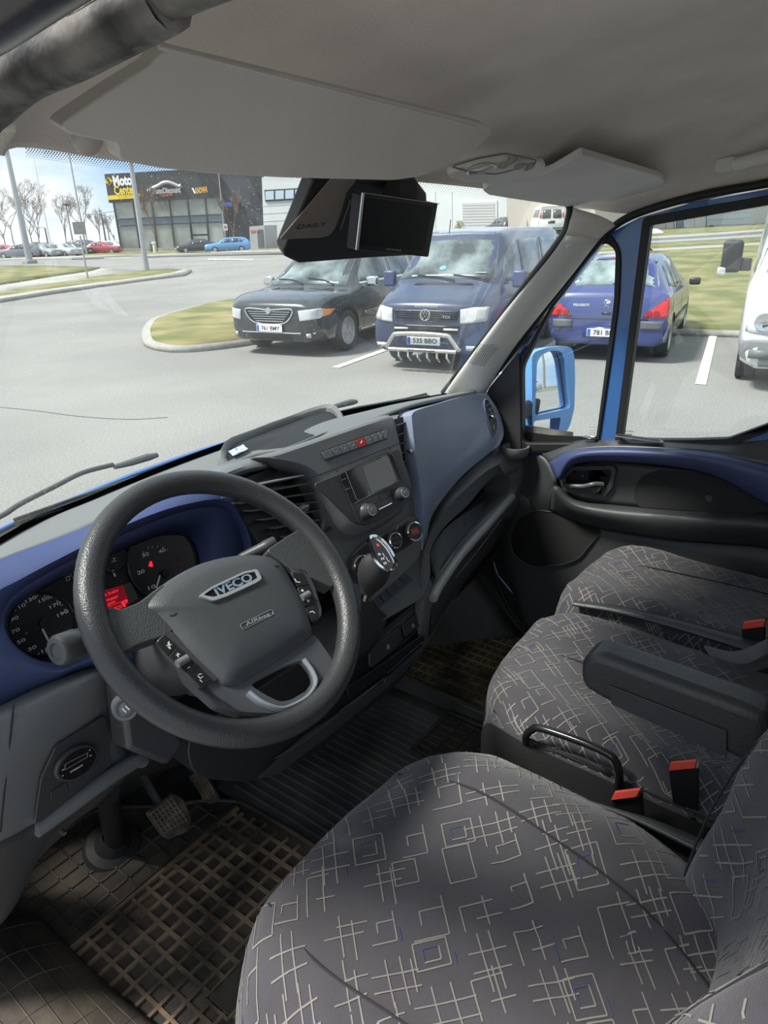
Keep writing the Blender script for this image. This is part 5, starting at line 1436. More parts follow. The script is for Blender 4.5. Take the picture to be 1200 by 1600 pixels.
seam(bnet, [(.79, .05), (.80, .25), (.80, .5), (.79, .75), (.77, .95)], bk, up=V((0, 1, 0)))
seam(bnet, [(.21, .05), (.20, .25), (.20, .5), (.21, .75), (.23, .95)], bk, up=V((0, 1, 0)))
# armrest
ax_ = -.062; par_ = (V((ax_, 0, 0)), V((-1, 0, 0)))
prof = [U(a, b, pl=par_) for a, b in [(906, 1040), (912, 1026), (926, 1022), (945, 1026), (1160, 1104), (1200, 1122), (1200, 1215), (1120, 1172), (1060, 1140), (945, 1097), (916, 1080), (905, 1066)]]
arm = plate('armrest', [p + V((.058, 0, 0)) for p in prof][::-1] if False else [p + V((.058, 0, 0)) for p in prof], (-1, 0, 0), .058, mat('armrest soft black', (.040, .041, .042), .42, bump=.25, bscale=260), ds, bevel=.014, bseg=5)
sp3_ = [U(a, b, pl=(V((ax_ - .001, 0, 0)), V((-1, 0, 0)))) for a, b in [(953, 1070), (1136, 1141), (1136, 1180), (1120, 1176), (1060, 1146), (959, 1101), (956, 1098)]]
plate('side_panel', sp3_, (-1, 0, 0), .0025, PLD, arm, bevel=.0008)

# ---- bench backrest behind the frame edge
# ---- passenger bench: two cushions on one box
pb_ = empty('passenger_bench', (.45, .3, .72), 'double passenger bench in dark patterned cloth with black leatherette sides', 'bench seat')
def pcr(s, t): return .010 * math.exp(-((abs(2 * s - 1) - .75) / .2) ** 2) - .02 * t + .004
def pfold(x, y):
    return -.008 * math.exp(-(((y - .16 - (x - .3) * .25) / .016) ** 2)) * math.exp(-((x - .34) / .12) ** 2) + .008 * math.exp(-(((y - .20 - (x - .3) * .25) / .02) ** 2)) * math.exp(-((x - .36) / .12) ** 2)
n1 = seat_net(.018, .468, .565, -.05, 1.158, frontf=lambda s: .055 * (1 - s) ** 4 + .006 * s ** 4, crown=pcr, fold=pfold, drop=.018, wr=.005)
g = G(); g.net(n1); c1 = g.ob('cushion', SEAT, pb_)
pattern('woven_pattern', n1, c1, .52, .70, R(42), 21, V((0, 0, 1)), dens=1.15)
n2 = seat_net(.478, .845, .572, -.05, 1.180, frontf=lambda s: .004 * (1 - s) ** 4 + .045 * s ** 4, crown=pcr, drop=.075, wr=.006)
g = G(); g.net(n2); c2 = g.ob('cushion', SEAT, pb_)
pattern('woven_pattern', n2, c2, .44, .70, R(42), 33, V((0, 0, 1)), dens=1.25)
seam(n1, [(.52, .1), (.52, .3), (.50, .6), (.48, .97)], c1)
seam(n1, [(.10, .10), (.055, .25), (.05, .5), (.05, .75), (.05, .97)], c1)
seam(n2, [(.60, .11), (.62, .3), (.66, .6), (.70, .97)], c2)
skirt(n1, pb_, .96, LTH); skirt(n2, pb_, .96, LTH)
ed = [V((.463, .52, 1.165)), V((.470, .40, 1.178)), V((.470, .25, 1.182)), V((.462, .12, 1.185)), V((.44, .03, 1.20)), V((.43, -.06, 1.21))]
G().tube(cr1(ed, 5), [.010 + .022 * (i / 25) for i in range(26)], 12, flat=(1, .6)).ob('leatherette_flap', mat('flap leatherette', (.040, .041, .044), .4, bump=.35, bscale=350), pb_)
G().box((.44, .22, .85), (.76, .5, .24)).ob('seat_base', mat('seat base black', (0, 0, 0)), pb_, bevel=.02)
for x0_, x1_ in ((.03, .455), (.475, .84)):
    rb_ = [[V((x0_ + (x1_ - x0_) * s, yb_ - .03 * (1 - math.exp(-((abs(2 * s - 1) - .8) / .25) ** 2)) - .05 * abs(2 * s - 1) ** 6, z_)) for s in [k / 8 for k in range(9)]] for z_, yb_ in ((1.12, -.06), (1.25, -.09), (1.45, -.13), (1.62, -.18), (1.72, -.25))]
    g = G(); nb_ = crnet(rb_, 3, 2); g.net(nb_); bk2 = g.ob('backrest', SEAT, pb_, solid=.05, soff=1)
# folded cover cloth by the centre buckle
surf('cover_fold', [[U(a, b, z=c) for a, b, c in l] for l in ([(1100, 1010, 1.19), (1150, 1020, 1.21), (1200, 1000, 1.24)], [(1110, 1025, 1.20), (1160, 1038, 1.225), (1200, 1022, 1.25)], [(1120, 1040, 1.19), (1165, 1050, 1.20), (1200, 1040, 1.22)])], SEAT, pb_, nu=3, nv=4, solid=.006)
# black loop handle on the near side
lp_ = [U(a, b, x=c) for a, b, c in [(822, 1165, .018), (822, 1150, -.006), (830, 1141, -.012), (845, 1138, -.012), (900, 1156, -.012), (945, 1175, -.012), (962, 1190, -.012), (968, 1215, -.008), (962, 1250, .015)]]
G().tube(cr1(lp_, 5), .0068, 12).ob('loop_handle', mat('gloss black tube', (.012, .012, .013), .18), pb_)
surf('handle_well', [[U(a, b, x=.006) for a, b in [(835, 1165), (900, 1180), (955, 1205)]], [U(a, b, x=.016) for a, b in [(835, 1190), (900, 1215), (950, 1240)]], [U(a, b, x=.012) for a, b in [(840, 1215), (900, 1245), (950, 1270)]]], BLK, pb_, nu=3, nv=3, solid=.003)
# patterned strip hanging over the near side edge of the cushion: left to the cushion roll itself

# ---- belt buckles
def buckle(px, label, grp, dirv=V((-.25, -.15, .95))):
    # px: four pixels of the red button face (TL, TR, BR, BL), x plane given
    a = [U(p, q, x=px[4]) for p, q in px[:4]]
    c_ = sum(a, V((0, 0, 0))) / 4
    o = empty('belt_buckle', c_ - V((0, 0, .10)), label, 'belt buckle', grp)
    n_ = (a[1] - a[0]).cross(a[3] - a[0]).normalized(); n_ = n_ if n_.dot(CAM - c_) > 0 else -n_
    body = [c_ + (p - c_) * 1.12 for p in a]
    down = V((.03, -.015, -.13))
    g = G(); lo_ = [p + down + (c_ - p) * .15 for p in body]
    g.add([p - n_ * .001 for p in body] + lo_, [(0, 1, 2, 3), (7, 6, 5, 4), (0, 4, 5, 1), (1, 5, 6, 2), (2, 6, 7, 3), (3, 7, 4, 0)]); g.ob('body', BLK, o, bevel=.002)
    plate('chrome_lip', [a[1] + (a[1] - a[0]) * .02, a[1] + (a[1] - a[0]) * .12, a[2] + (a[2] - a[3]) * .12, a[2] + (a[2] - a[3]) * .02], n_, .005, CHR, o)
    plate('press_button', a, n_, .005, REDB, o, bevel=.0012, label='red press button')
    G().tube([c_ + down * .8, c_ + down * 1.6 + V((.02, -.02, 0))], .012, 8, flat=(1.6, .5)).ob('stalk', BLK, o)
buckle([(962, 1235), (1002, 1230), (996, 1243), (956, 1248), -.045], 'red seat belt buckle nearest the driver seat', 'x')
buckle([(1049, 1189), (1090, 1185), (1087, 1198), (1046, 1202), -.01], 'red seat belt buckle below the driver armrest', 'x')
buckle([(1162, 971), (1196, 966), (1194, 978), (1160, 982), .46], 'red seat belt buckle between the two bench cushions, at the right edge', 'x')
for o in [o for o in bpy.data.objects if o.get('group') == 'x']: o['group'] = 'seat belt buckles'

# ================================================================== sun visors, lamp, handle
def quadnorm(pl): return pl[1]
PV = plane3(U(245, 62, z=2.122), U(752, 190, z=2.118), U(640, 272, z=2.056))
sv = empty('sun_visor', U(450, 170, pl=PV), 'wide grey driver sun visor folded up above the windscreen', 'sun visor', 'sun visors')
vo = [(245, 63), (500, 126), (745, 187), (754, 195), (752, 206), (735, 222), (690, 248), (648, 268), (600, 274), (540, 272), (420, 268), (300, 260), (220, 250), (166, 238), (164, 212), (122, 205), (88, 197), (74, 186), (82, 176), (150, 130), (215, 90), (230, 72)]
plate('panel', rpoly([U(a, b, pl=PV) for a, b in vo], .012), PV[1], .014, VIS, sv, bevel=.005, bseg=3)
pv1 = (PV[0] + PV[1] * .0142, PV[1])
G().tube([U(a, b, pl=pv1) for a, b in [(248, 74), (500, 137), (742, 198)]], .0016, 6).ob('hem', VIS, sv)
G().tube([U(584, 271, pl=PV), U(622, 268, pl=PV)], .005, 8).ob('clip_pin', VIS, sv)
G().lathe(U(142, 218, pl=PV) - PV[1] * .006, PV[1], [(.011, 0), (.011, .005), (.008, .008), (0, .009)], 24).ob('pivot_cover', mat('pivot cover', (.44, .40, .38), .6), sv)
PVp = plane3(U(905, 230, z=2.108), U(1036, 271, z=2.087), U(790, 296, z=2.060))
sv2 = empty('sun_visor', U(900, 275, pl=PVp), 'smaller grey passenger sun visor on the right beside the dome lamp', 'sun visor', 'sun visors')
vo2 = [(907, 229), (1030, 267), (1038, 273), (1034, 282), (1010, 294), (962, 312), (950, 311), (925, 319), (900, 318), (850, 309), (795, 300), (762, 294), (753, 287), (760, 280), (790, 274), (830, 268), (862, 256)]
plate('panel', rpoly([U(a, b, pl=PVp) for a, b in vo2], .008), PVp[1], .012, VIS, sv2, bevel=.004, bseg=3)
G().tube([U(768, 290, pl=PVp), U(792, 288, pl=PVp)], .005, 8).ob('clip_pin', CHR, sv2)
PDm = (U(772, 257, x=.07), V((0, -.30, -.954)))
lamp = empty('dome_lamp', PDm[0], 'grey roof lamp unit with oval lens and map light switches between the visors', 'lamp')
lo2 = [(694, 260), (714, 252), (750, 242), (789, 235), (849, 246), (851, 252), (846, 260), (815, 268), (775, 278), (735, 274), (700, 266)]
lb_ = plate('housing', rpoly([U(a, b, pl=PDm) for a, b in lo2], .008), PDm[1], .012, PILW, lamp, bevel=.004)
pdm2 = (PDm[0] + PDm[1] * .0122, PDm[1])
G().tube(rpoly([U(a, b, pl=pdm2) for a, b in [(705, 260), (750, 247), (790, 240), (838, 250), (835, 257), (775, 272), (735, 269)]], .008), .0012, 5, closed=True).ob('housing_groove', mat('groove grey', (.16, .155, .15), .6), lamp)
ec = U(752, 263, pl=pdm2); 
G().lathe(ec, PDm[1], [(.030, 0), (.030, .002), (.026, .003), (.024, .0), (0, .001)], 32, sx=1.0, sy=.62, ref=(1, 0, 0)).ob('lens', mat('lamp lens', (.45, .44, .43), .15), lamp)
for (a, b) in ((788, 256), (812, 258), (800, 250), (826, 259)):
    G().lathe(U(a, b, pl=pdm2), PDm[1], [(.009, 0), (.009, .004), (.006, .006), (0, .006)], 16).ob('switch', mat('lamp switch', (.30, .29, .28), .3), lamp)
G().tube([U(778, 263, pl=pdm2), U(818, 250, pl=pdm2)], .003, 6).ob('switch_bar', mat('lamp lens', (0, 0, 0)), lamp)
# grab handle
hc = .80
gh = empty('grab_handle', U(1160, 258, x=hc), 'pale grey grab handle on the headliner above the passenger door', 'grab handle')
hp = [U(a, b, x=hc) for a, b in [(1118, 256), (1122, 248), (1152, 243), (1158, 250), (1154, 262), (1146, 268), (1122, 272), (1118, 266)]]
plate('mount', rpoly(hp, .006), (-1, 0, 0), .016, PILW, gh, bevel=.004)
G().tube(cr1([U(a, b, x=c) for a, b, c in [(1148, 256, .775), (1160, 254, .765), (1180, 248, .755), (1205, 243, .75), (1300, 225, .75), (1330, 222, .78)]], 4), .0105, 12, flat=(.8, 1.2)).ob('bar', PILW, gh)

# ================================================================== mirror mount box and monitor
PMB = plane3(U(432, 385, y=.79), U(560, 389, y=.785), U(480, 272, y=.70))
mb = empty('mirror_mount_cover', U(500, 340, pl=PMB), 'black windscreen sensor cover with grey inset plate reading DAILY', 'sensor cover')
mo = [(476, 262), (431, 376), (433, 384), (455, 395), (552, 389), (640, 385), (658, 330), (655, 288), (640, 268)]
plate('cover', [U(a, b, pl=PMB) for a, b in mo], PMB[1], .022, GLOS if False else mat('cover black', (.012, .012, .013), .45), mb, bevel=.003)
pm2 = (PMB[0] + PMB[1] * .0222, PMB[1])
pxplate('inset_plate', [(517, 277), (436, 373), (502, 370), (515, 366), (522, 357), (532, 330), (541, 298), (556, 281), (545, 274)], pm2, .002, mat('brown grey inset', (.19, .165, .148), .5, bump=.2), mb, r=.004, bevel=.0006)
pm3 = (PMB[0] + PMB[1] * .0245, PMB[1])
pxtext('DAILY', (464, 355), (509, 350), .0085, pm3, BLK, mb, bold=.0)
G().tube([U(a, b, pl=pm2) for a, b in [(532, 358), (540, 335), (548, 312), (562, 303)]], .001, 5).ob('cover_line', PLG, mb)
G().tube([U(a, b, pl=pm2) for a, b in [(640, 276), (650, 285), (653, 300), (650, 318)]], .002, 6).ob('cable', BLK, mb)
PMO = plane3(U(555, 390, y=.64), U(670, 402, y=.635), U(565, 302, y=.625))
mon = empty('reversing_monitor', U(620, 350, pl=PMO), 'small black reversing screen with silver left edge under the headliner', 'monitor')
mbz = plate('bezel', rpoly([U(a, b, pl=PMO) - PMO[1] * .018 for a, b in [(555, 390), (670, 402), (685, 318), (565, 301)]], .003), PMO[1], .018, mat('monitor black', (.010, .010, .011), .3, spec=.3), mon, bevel=.002)
po1 = (PMO[0] + PMO[1] * .0002, PMO[1])
pxplate('screen', [(562, 383), (662, 392), (676, 323), (570, 308)], po1, .0006, mat('dark screen', (.006, .006, .007), .35, spec=.15), mon)
pxplate('silver_edge', [(555, 390), (558.5, 390.4), (568, 302), (565, 301)], po1, .002, ALU, mon)
segs('silver_line', [(565, 301, 686, 318.5), (659, 390, 675, 325)], .0012, mat('edge silver dim', (.25, .24, .23), .4, .6), mon, po1)
pxtext('AMPIRE', (603, 389), (627, 392), .0024, (PMO[0] + PMO[1] * .0009, PMO[1]), GPR, mon)
G().box(U(625, 300, y=.66), (.05, .03, .03)).ob('bracket', BLK, mon, bevel=.003)

# ================================================================== door mirror and wipers
mn = V((-.515, -.857, .12)).normalized()
PM = (U(855, 610, x=1.09), mn)
dm_ = empty('door_mirror', PM[0] - V((0, 0, .18)), 'sky blue door mirror with tall main glass and small wide-angle glass below', 'door mirror')
ho = [(821, 556), (826, 549), (845, 543), (872, 540), (884, 544), (887, 560), (888, 590), (887, 636), (880, 664), (868, 682), (858, 692), (822, 702)]
ho3 = rpoly([U(a, b, pl=PM) for a, b in ho], .012)
g1i = rpoly([U(a, b, pl=PM) for a, b in [(829, 566), (836, 554), (852, 547), (866, 548), (872, 562), (881, 636), (826, 648)]], .014)
g2i = rpoly([U(a, b, pl=PM) for a, b in [(824, 656), (866, 650), (864, 676), (852, 692), (824, 697)]], .010)
MP = mat('sky blue mirror paint', (.13, .36, .78), .25, coat=.5)
holeplate('housing', ho3, [g1i, g2i], mn, .035, MP, dm_, bevel=.006)
back = [p - mn * .0 for p in ho3]; cB = sum(back, V((0, 0, 0))) / len(back)
g, d_ = loft([back, [cB + (p - cB) * .96 - mn * .05 for p in back], [cB + (p - cB) * .7 - mn * .09 for p in back]], 1); g.f.append(tuple(range(len(g.v) - len(d_[0]), len(g.v)))); g.m.append(0)
g.ob('housing_back', MP, dm_)
MIR = mat('mirror glass', (.86, .89, .90), .01, 1.0)
plate('mirror_glass', [p + mn * .004 for p in g1i], mn, .003, MIR, dm_); plate('mirror_glass', [p + mn * .004 for p in g2i], mn, .003, MIR, dm_)
plate('glass_backing', [cB + (p - cB) * .98 for p in ho3], mn, .003, BLK, dm_)
G().tube([p + mn * .006 for p in g1i], .003, 6, closed=True).ob('glass_rim', BLK, dm_)
G().box(U(822, 640, x=.99) , (.16, .03, .05)).ob('mirror_arm', BLK, dm_, bevel=.01)
def wip(armpx, headpx, bladepx, label):
    def W_(a, b, off):
        v = (U(a, b, y=2) - CAM).normalized(); q, n_, i, d = wbvh.ray_cast(CAM, v)
        if q is None: q = U(a, b, y=1.2); n_ = V((0, .6, .8))
        if n_.z < 0: n_ = -n_
        return q + n_ * off
    o = empty('wiper', W_(*headpx[0], .02), label, 'wiper', 'windscreen wipers')
    WM = mat('wiper grey', (.055, .065, .068), .45)
    G().tube(cr1([W_(a, b, .03) for a, b in armpx], 4), .005, 8).ob('arm', WM, o)
    G().tube([W_(a, b, .025) for a, b in headpx], [.007, .010, .011, .007][:len(headpx)], 8, flat=(1, .7)).ob('head', WM, o)
    G().tube([W_(a, b, .008) for a, b in bladepx], .0065, 8, flat=(1, 1.0)).ob('blade', PLD, o)
    G().tube([W_(a, b - 3.0, .014) for a, b in bladepx], .003, 6).ob('blade_spine', WM, o)
wip([(-40, 850), (0, 833), (30, 817), (52, 802), (100, 777), (143, 755), (188, 742)], [(188, 743), (212, 736), (240, 727), (254, 723)], [(32, 822), (120, 790), (220, 755), (300, 729), (360, 710)], 'left windscreen wiper, in front of the steering wheel')
wip([(430, 676), (479, 659), (524, 645)], [(524, 646), (545, 640), (560, 636), (567, 635)], [(520, 655), (570, 643), (640, 630), (672, 622)], 'right windscreen wiper, in front of the centre stack')
# cowl and bonnet edge outside the glass
bon = empty('bonnet', (.05, 1.35, 1.4), 'blue van bonnet and black cowl strip below the windscreen', 'bonnet')
cf = [p + V((0, .03, -.035)) for p in ws_bot]
surf('cowl', [[p + V((0, .0, .0)) for p in cf], [p + V((0, .08, -.012)) for p in cf]], BLK, bon, nu=2, nv=4, solid=.01)
surf('panel', [[p + V((0, .07, -.004)) for p in cf], [p + V((0, .12, -.03)) for p in cf], [p + V((0, .5, -.30)) for p in cf], [p + V((0, .62, -.5)) for p in cf]], PAINT, bon, nu=3, nv=4, solid=.01)
# ================================================================== outside: terrain
def zg(x, y):
    w = 1.0 if y < 34 else max(0.0, 1 - (y - 34) / 26.0)
    w *= 1.0 if y > -25 else max(0.0, 1 - (-25 - y) / 20.0)
    return .030 * max(0.0, min(x, 52) - 17) * w
def UT(px, py, off=0.0):
    z = 0.0
    for _ in range(40):
        p = U(px, py, z=z + off); z += (zg(p.x, p.y) - z) * .5
    p = U(px, py, z=z + off); return p
def UD(px, py, D):
    """point on the photo ray at horizontal distance D"""
    v = U(px, py, y=CAM.y + 1) - CAM; h = math.hypot(v.x, v.y); return CAM + v * (D / h)
def VD(px, D, py=None):
    p = UD(px, py if py is not None else 380, D); return V((p.x, p.y, zg(p.x, p.y)))

ASP = mat('pale weathered asphalt', (.245, .241, .227), .9, bump=.5, bscale=60, var=.10, vscale=.35)
n = ASP.node_tree; b_ = n.nodes['Principled BSDF']
tcn = n.nodes.new('ShaderNodeTexCoord'); nf = n.nodes.new('ShaderNodeTexNoise'); nf.inputs['Scale'].default_value = 45; nf.inputs['Detail'].default_value = 3
n.links.new(tcn.outputs['Object'], nf.inputs['Vector'])
mrn = n.nodes.new('ShaderNodeMapRange'); mrn.inputs[1].default_value = .35; mrn.inputs[2].default_value = .68; mrn.inputs[3].default_value = .80; mrn.inputs[4].default_value = 1.18; n.links.new(nf.outputs['Fac'], mrn.inputs[0])
old = b_.inputs['Base Color'].links[0].from_socket
vm = n.nodes.new('ShaderNodeVectorMath'); vm.operation = 'SCALE'; n.links.new(old, vm.inputs[0]); n.links.new(mrn.outputs[0], vm.inputs['Scale']); n.links.new(vm.outputs[0], b_.inputs['Base Color'])
GRS = mat('spring grass', (.165, .185, .055), .95, bump=.9, bscale=14, var=.28, vscale=.9, var2=(.27, .235, .105))
KRB = mat('concrete kerb', (.34, .33, .30), .85, bump=.3, bscale=30, var=.1)
PVM = mat('pale pavement', (.35, .34, .31), .9, var=.08, vscale=1)
RDD = mat('dark road', (.16, .16, .155), .85)
PNT = mat('worn white road paint', (.74, .74, .71), .8, bump=.3, bscale=40, var=.15, vscale=8)

def sheet(name, poly, m, par, off, step=4.0, th=0.0, local=None):
    """flat ground piece that follows the terrain; poly in x,y"""
    bm = bmesh.new(); vs = [bm.verts.new((p[0], p[1], 0)) for p in poly]; bm.faces.new(vs)
    if bm.faces[:][0].normal.z < 0: pass
    bm.normal_update()
    xs = [p[0] for p in poly]; ys_ = [p[1] for p in poly]
    x = math.ceil(min(xs) / step) * step
    while x < max(xs):
        bmesh.ops.bisect_plane(bm, geom=bm.verts[:] + bm.edges[:] + bm.faces[:], plane_co=(x, 0, 0), plane_no=(1, 0, 0)); x += step
    y = math.ceil(min(ys_) / step) * step
    while y < max(ys_):
        bmesh.ops.bisect_plane(bm, geom=bm.verts[:] + bm.edges[:] + bm.faces[:], plane_co=(0, y, 0), plane_no=(0, 1, 0)); y += step
    for v in bm.verts: v.co.z = zg(v.co.x, v.co.y) + off
    bmesh.ops.recalc_face_normals(bm, faces=bm.faces[:])
    V_ = [v.co.copy() for v in bm.verts]; bm.verts.index_update(); F_ = [tuple(v.index for v in f.verts) for f in bm.faces]; bm.free()
    F2 = []
    for f in F_:
        a, b, c = V_[f[0]], V_[f[1]], V_[f[2]]
        F2.append(f if (b - a).cross(c - a).z >= 0 else tuple(reversed(f)))
    return mk(name, V_, F2, m, par, solid=th if th else 0, soff=-1)

gnd = sheet('ground', [(-60, -110), (150, -110), (150, 170), (-60, 170)], ASP, None, 0, step=8); gnd['kind'] = 'structure'; gnd['label'] = 'pale weathered asphalt yard and road'
def st_sheet(name, poly, m, off, label=None, step=4.0, th=.12):
    o = sheet(name, poly, m, None, off, step, th); o['kind'] = 'structure'
    if label: o['label'] = label
    return o
def pxpoly(l): return [(UT(a, b).x, UT(a, b).y) for a, b in l]
def rp2(l, r, n_=4): return [(p.x, p.y) for p in rpoly([V((a, b, 0)) for a, b in l], r, n_)]
isl = rp2([(6.95, 10.55), (8.25, 10.0), (14.5, 11.1), (17, 12.6), (15.6, 17.0), (13.1, 16.9), (9.7, 15.1), (8.1, 13.2), (7.1, 11.7)], .9)
def shrink(l, d):
    q = scale_loop([V((a, b, 0)) for a, b in l], -d, V((0, 0, 1))); return [(p.x, p.y) for p in q]
st_sheet('kerb_strip', isl, KRB, .11, 'concrete kerb round the grass island')
st_sheet('grass_island', shrink(isl, .17), GRS, .135, 'grass island ahead of the black minivan', 2)
def linestrip(px_line, w0, w1=None):
    pass
vr = pxpoly([(-200, 424), (0, 417), (100, 418), (157, 420), (140, 425), (60, 437), (0, 447), (-200, 490)])
st_sheet('grass_verge', vr, GRS, .10, 'wide grass verge at the far left of the road', 3)
vr2 = pxpoly([(-200, 502), (0, 460), (80, 446), (150, 435), (225, 425), (262, 423), (288, 424), (270, 430), (240, 434.5), (150, 446), (80, 456), (0, 468), (-200, 512)])
st_sheet('grass_verge', vr2, GRS, .10, 'narrow curved grass strip with the lamp post', 2)
vk = pxpoly([(-200, 512), (0, 468), (80, 456), (150, 446), (240, 434.5), (270, 430), (288, 424), (300, 425), (288, 432), (240, 438), (150, 450), (80, 460), (0, 473), (-200, 520)])
st_sheet('kerb_strip', vk, KRB, .12, 'kerb along the curved grass strip', 2)
st_sheet('path', pxpoly([(-200, 490), (0, 447), (60, 437), (140, 425), (157, 420), (225, 424.5), (150, 435), (80, 446), (0, 460), (-200, 502)]), PVM, .04, 'asphalt footpath between two grass verges', 3)
st_sheet('kerb_strip', pxpoly([(112, 404.6), (200, 401), (330, 398), (470, 395), (470, 397), (330, 400.5), (200, 403.5), (112, 406)]), RDD, .13, 'dark kerb of the far road')
st_sheet('grass_verge', pxpoly([(130, 398), (200, 394), (330, 391), (480, 388.5), (480, 392), (330, 396), (200, 399), (130, 401)]), GRS, .12, 'thin grass strip before the showroom')
st_sheet('pavement', pxpoly([(-80, 404), (130, 401), (330, 396), (480, 392), (480, 395), (330, 398), (112, 404.6), (-80, 408)]), PVM, .10, 'pale pavement before the showroom')
st_sheet('grass_verge', pxpoly([(-100, 398), (60, 397), (100, 397.5), (90, 400), (-100, 402)]), GRS, .10, 'grass strip before the parked car row')
# right side: field, paths, road, far verge
grf = [(12.55, -30), (12.95, 2.6), (12.35, 7.6), (13.0, 11), (36, 16), (41, -30)]
def ry(x, y0): return y0 - .058 * (x - 1017)
def band(y0, y1, x0=760, x1=1500): return pxpoly([(x0, ry(x0, y0)), ((x0 + x1) / 2, ry((x0 + x1) / 2, y0)), (x1, ry(x1, y0)), (x1, ry(x1, y1)), ((x0 + x1) / 2, ry((x0 + x1) / 2, y1)), (x0, ry(x0, y1))])
top = UT(1017, 396); 
fieldp = [(12.2, 8.2), (12.95, 3.2), (13.6, -1), (16, -12)] + pxpoly([(1500, ry(1500, 396)), (1258, ry(1258, 396)), (1017, 396), (880, ry(880, 396))])
st_sheet('grass_field', fieldp, GRS, .10, 'rough grass slope behind the parked cars', 1.5)
st_sheet('kerb_strip', [(12.05, 8.2), (12.80, 3.2), (13.45, -1), (15.85, -12), (16, -12), (13.6, -1), (12.95, 3.2), (12.2, 8.2)], KRB, .11, 'kerb at the foot of the grass slope', 2)
st_sheet('path', band(391.5, 396), PVM, .10, 'narrow path across the grass', 6)
st_sheet('grass_strip', band(384, 391.5), GRS, .12, 'grass strip below the road', 6)
st_sheet('kerb_strip', band(381.5, 384), KRB, .16, 'white kerb of the upper road', 6)
st_sheet('road', band(376.5, 381.5), RDD, .08, 'upper road', 6)
st_sheet('pavement', band(373, 376.5), PVM, .14, 'pavement on the far side of the upper road', 6)
st_sheet('grass_strip', band(361, 373), GRS, .12, 'bright grass strip before the far hall', 6)
# painted lines
def pline(a, b, w, label):
    a, b = V((*a, .006)), V((*b, .006)); s_ = (b - a).cross(V((0, 0, 1))).normalized() * w / 2
    o = G().prism([a - s_, a + s_, b + s_, b - s_][::-1], (0, 0, .006)).ob('parking_line', PNT, None, smooth=False); o['kind'] = 'structure'; o['label'] = label
pline((7.30, 7.12), (12.2, 8.0), .13, 'white parking line beside the black minivan')
pline((8.0, 4.62), (12.6, 5.42), .13, 'white parking line between the blue cars')
pline((8.64, 2.10), (13.1, 2.98), .13, 'white parking line between the blue hatchback and white van')
p = pxpoly([(325, 404.6), (396, 405.6), (396, 407), (325, 406)]); o = sheet('road_marking', p, PNT, None, .02); o['kind'] = 'structure'
# cracks and tar lines in the asphalt
TAR = mat('tar crack', (.10, .10, .095), .8)
def crack(l, label):
    P = [U(a, b, z=.004) for a, b in l]; o = G().tube(cr1(P, 4), .010, 4, flat=(1, .3)).ob('crack', TAR, None); o['kind'] = 'structure'; o['label'] = label
crack([(0, 636), (60, 642), (120, 650), (200, 655), (262, 652)], 'long crack in the asphalt')
crack([(255, 512), (300, 506), (270, 520)], 'tar mark') if False else None

# ================================================================== cars
TYRE = mat('tyre', (.035, .035, .035), .8); RIMM = mat('alloy', (.50, .51, .52), .35, .8); ARCH = mat('arch black', (.01, .01, .01), .8)
CG = mat('car glass', (.08, .105, .11), .08, spec=.45, var=.35, vscale=2.2, var2=(.26, .32, .33)); CGD = mat('car glass dark', (.035, .042, .048), .06, spec=.9)  # sky reflections are put into the pane colour as pale mottling
LAMP = mat('headlamp', (.60, .62, .63), .12, .2, var=.18, vscale=7); TAIL = mat('tail lamp red', (.62, .035, .04), .15); AMB = mat('amber lens', (.85, .30, .05), .2)
PLT = mat('number plate', (.80, .81, .80), .5); PLTB = mat('plate blue', (.05, .12, .55), .4); BUMP = mat('unpainted bumper', (.12, .13, .14), .6); GRL = mat('grille black', (.018, .018, .02), .4)
def carpaint(name, c, r=.22, **k): return mat(name, c, r, coat=.8, spec=.6, **k)

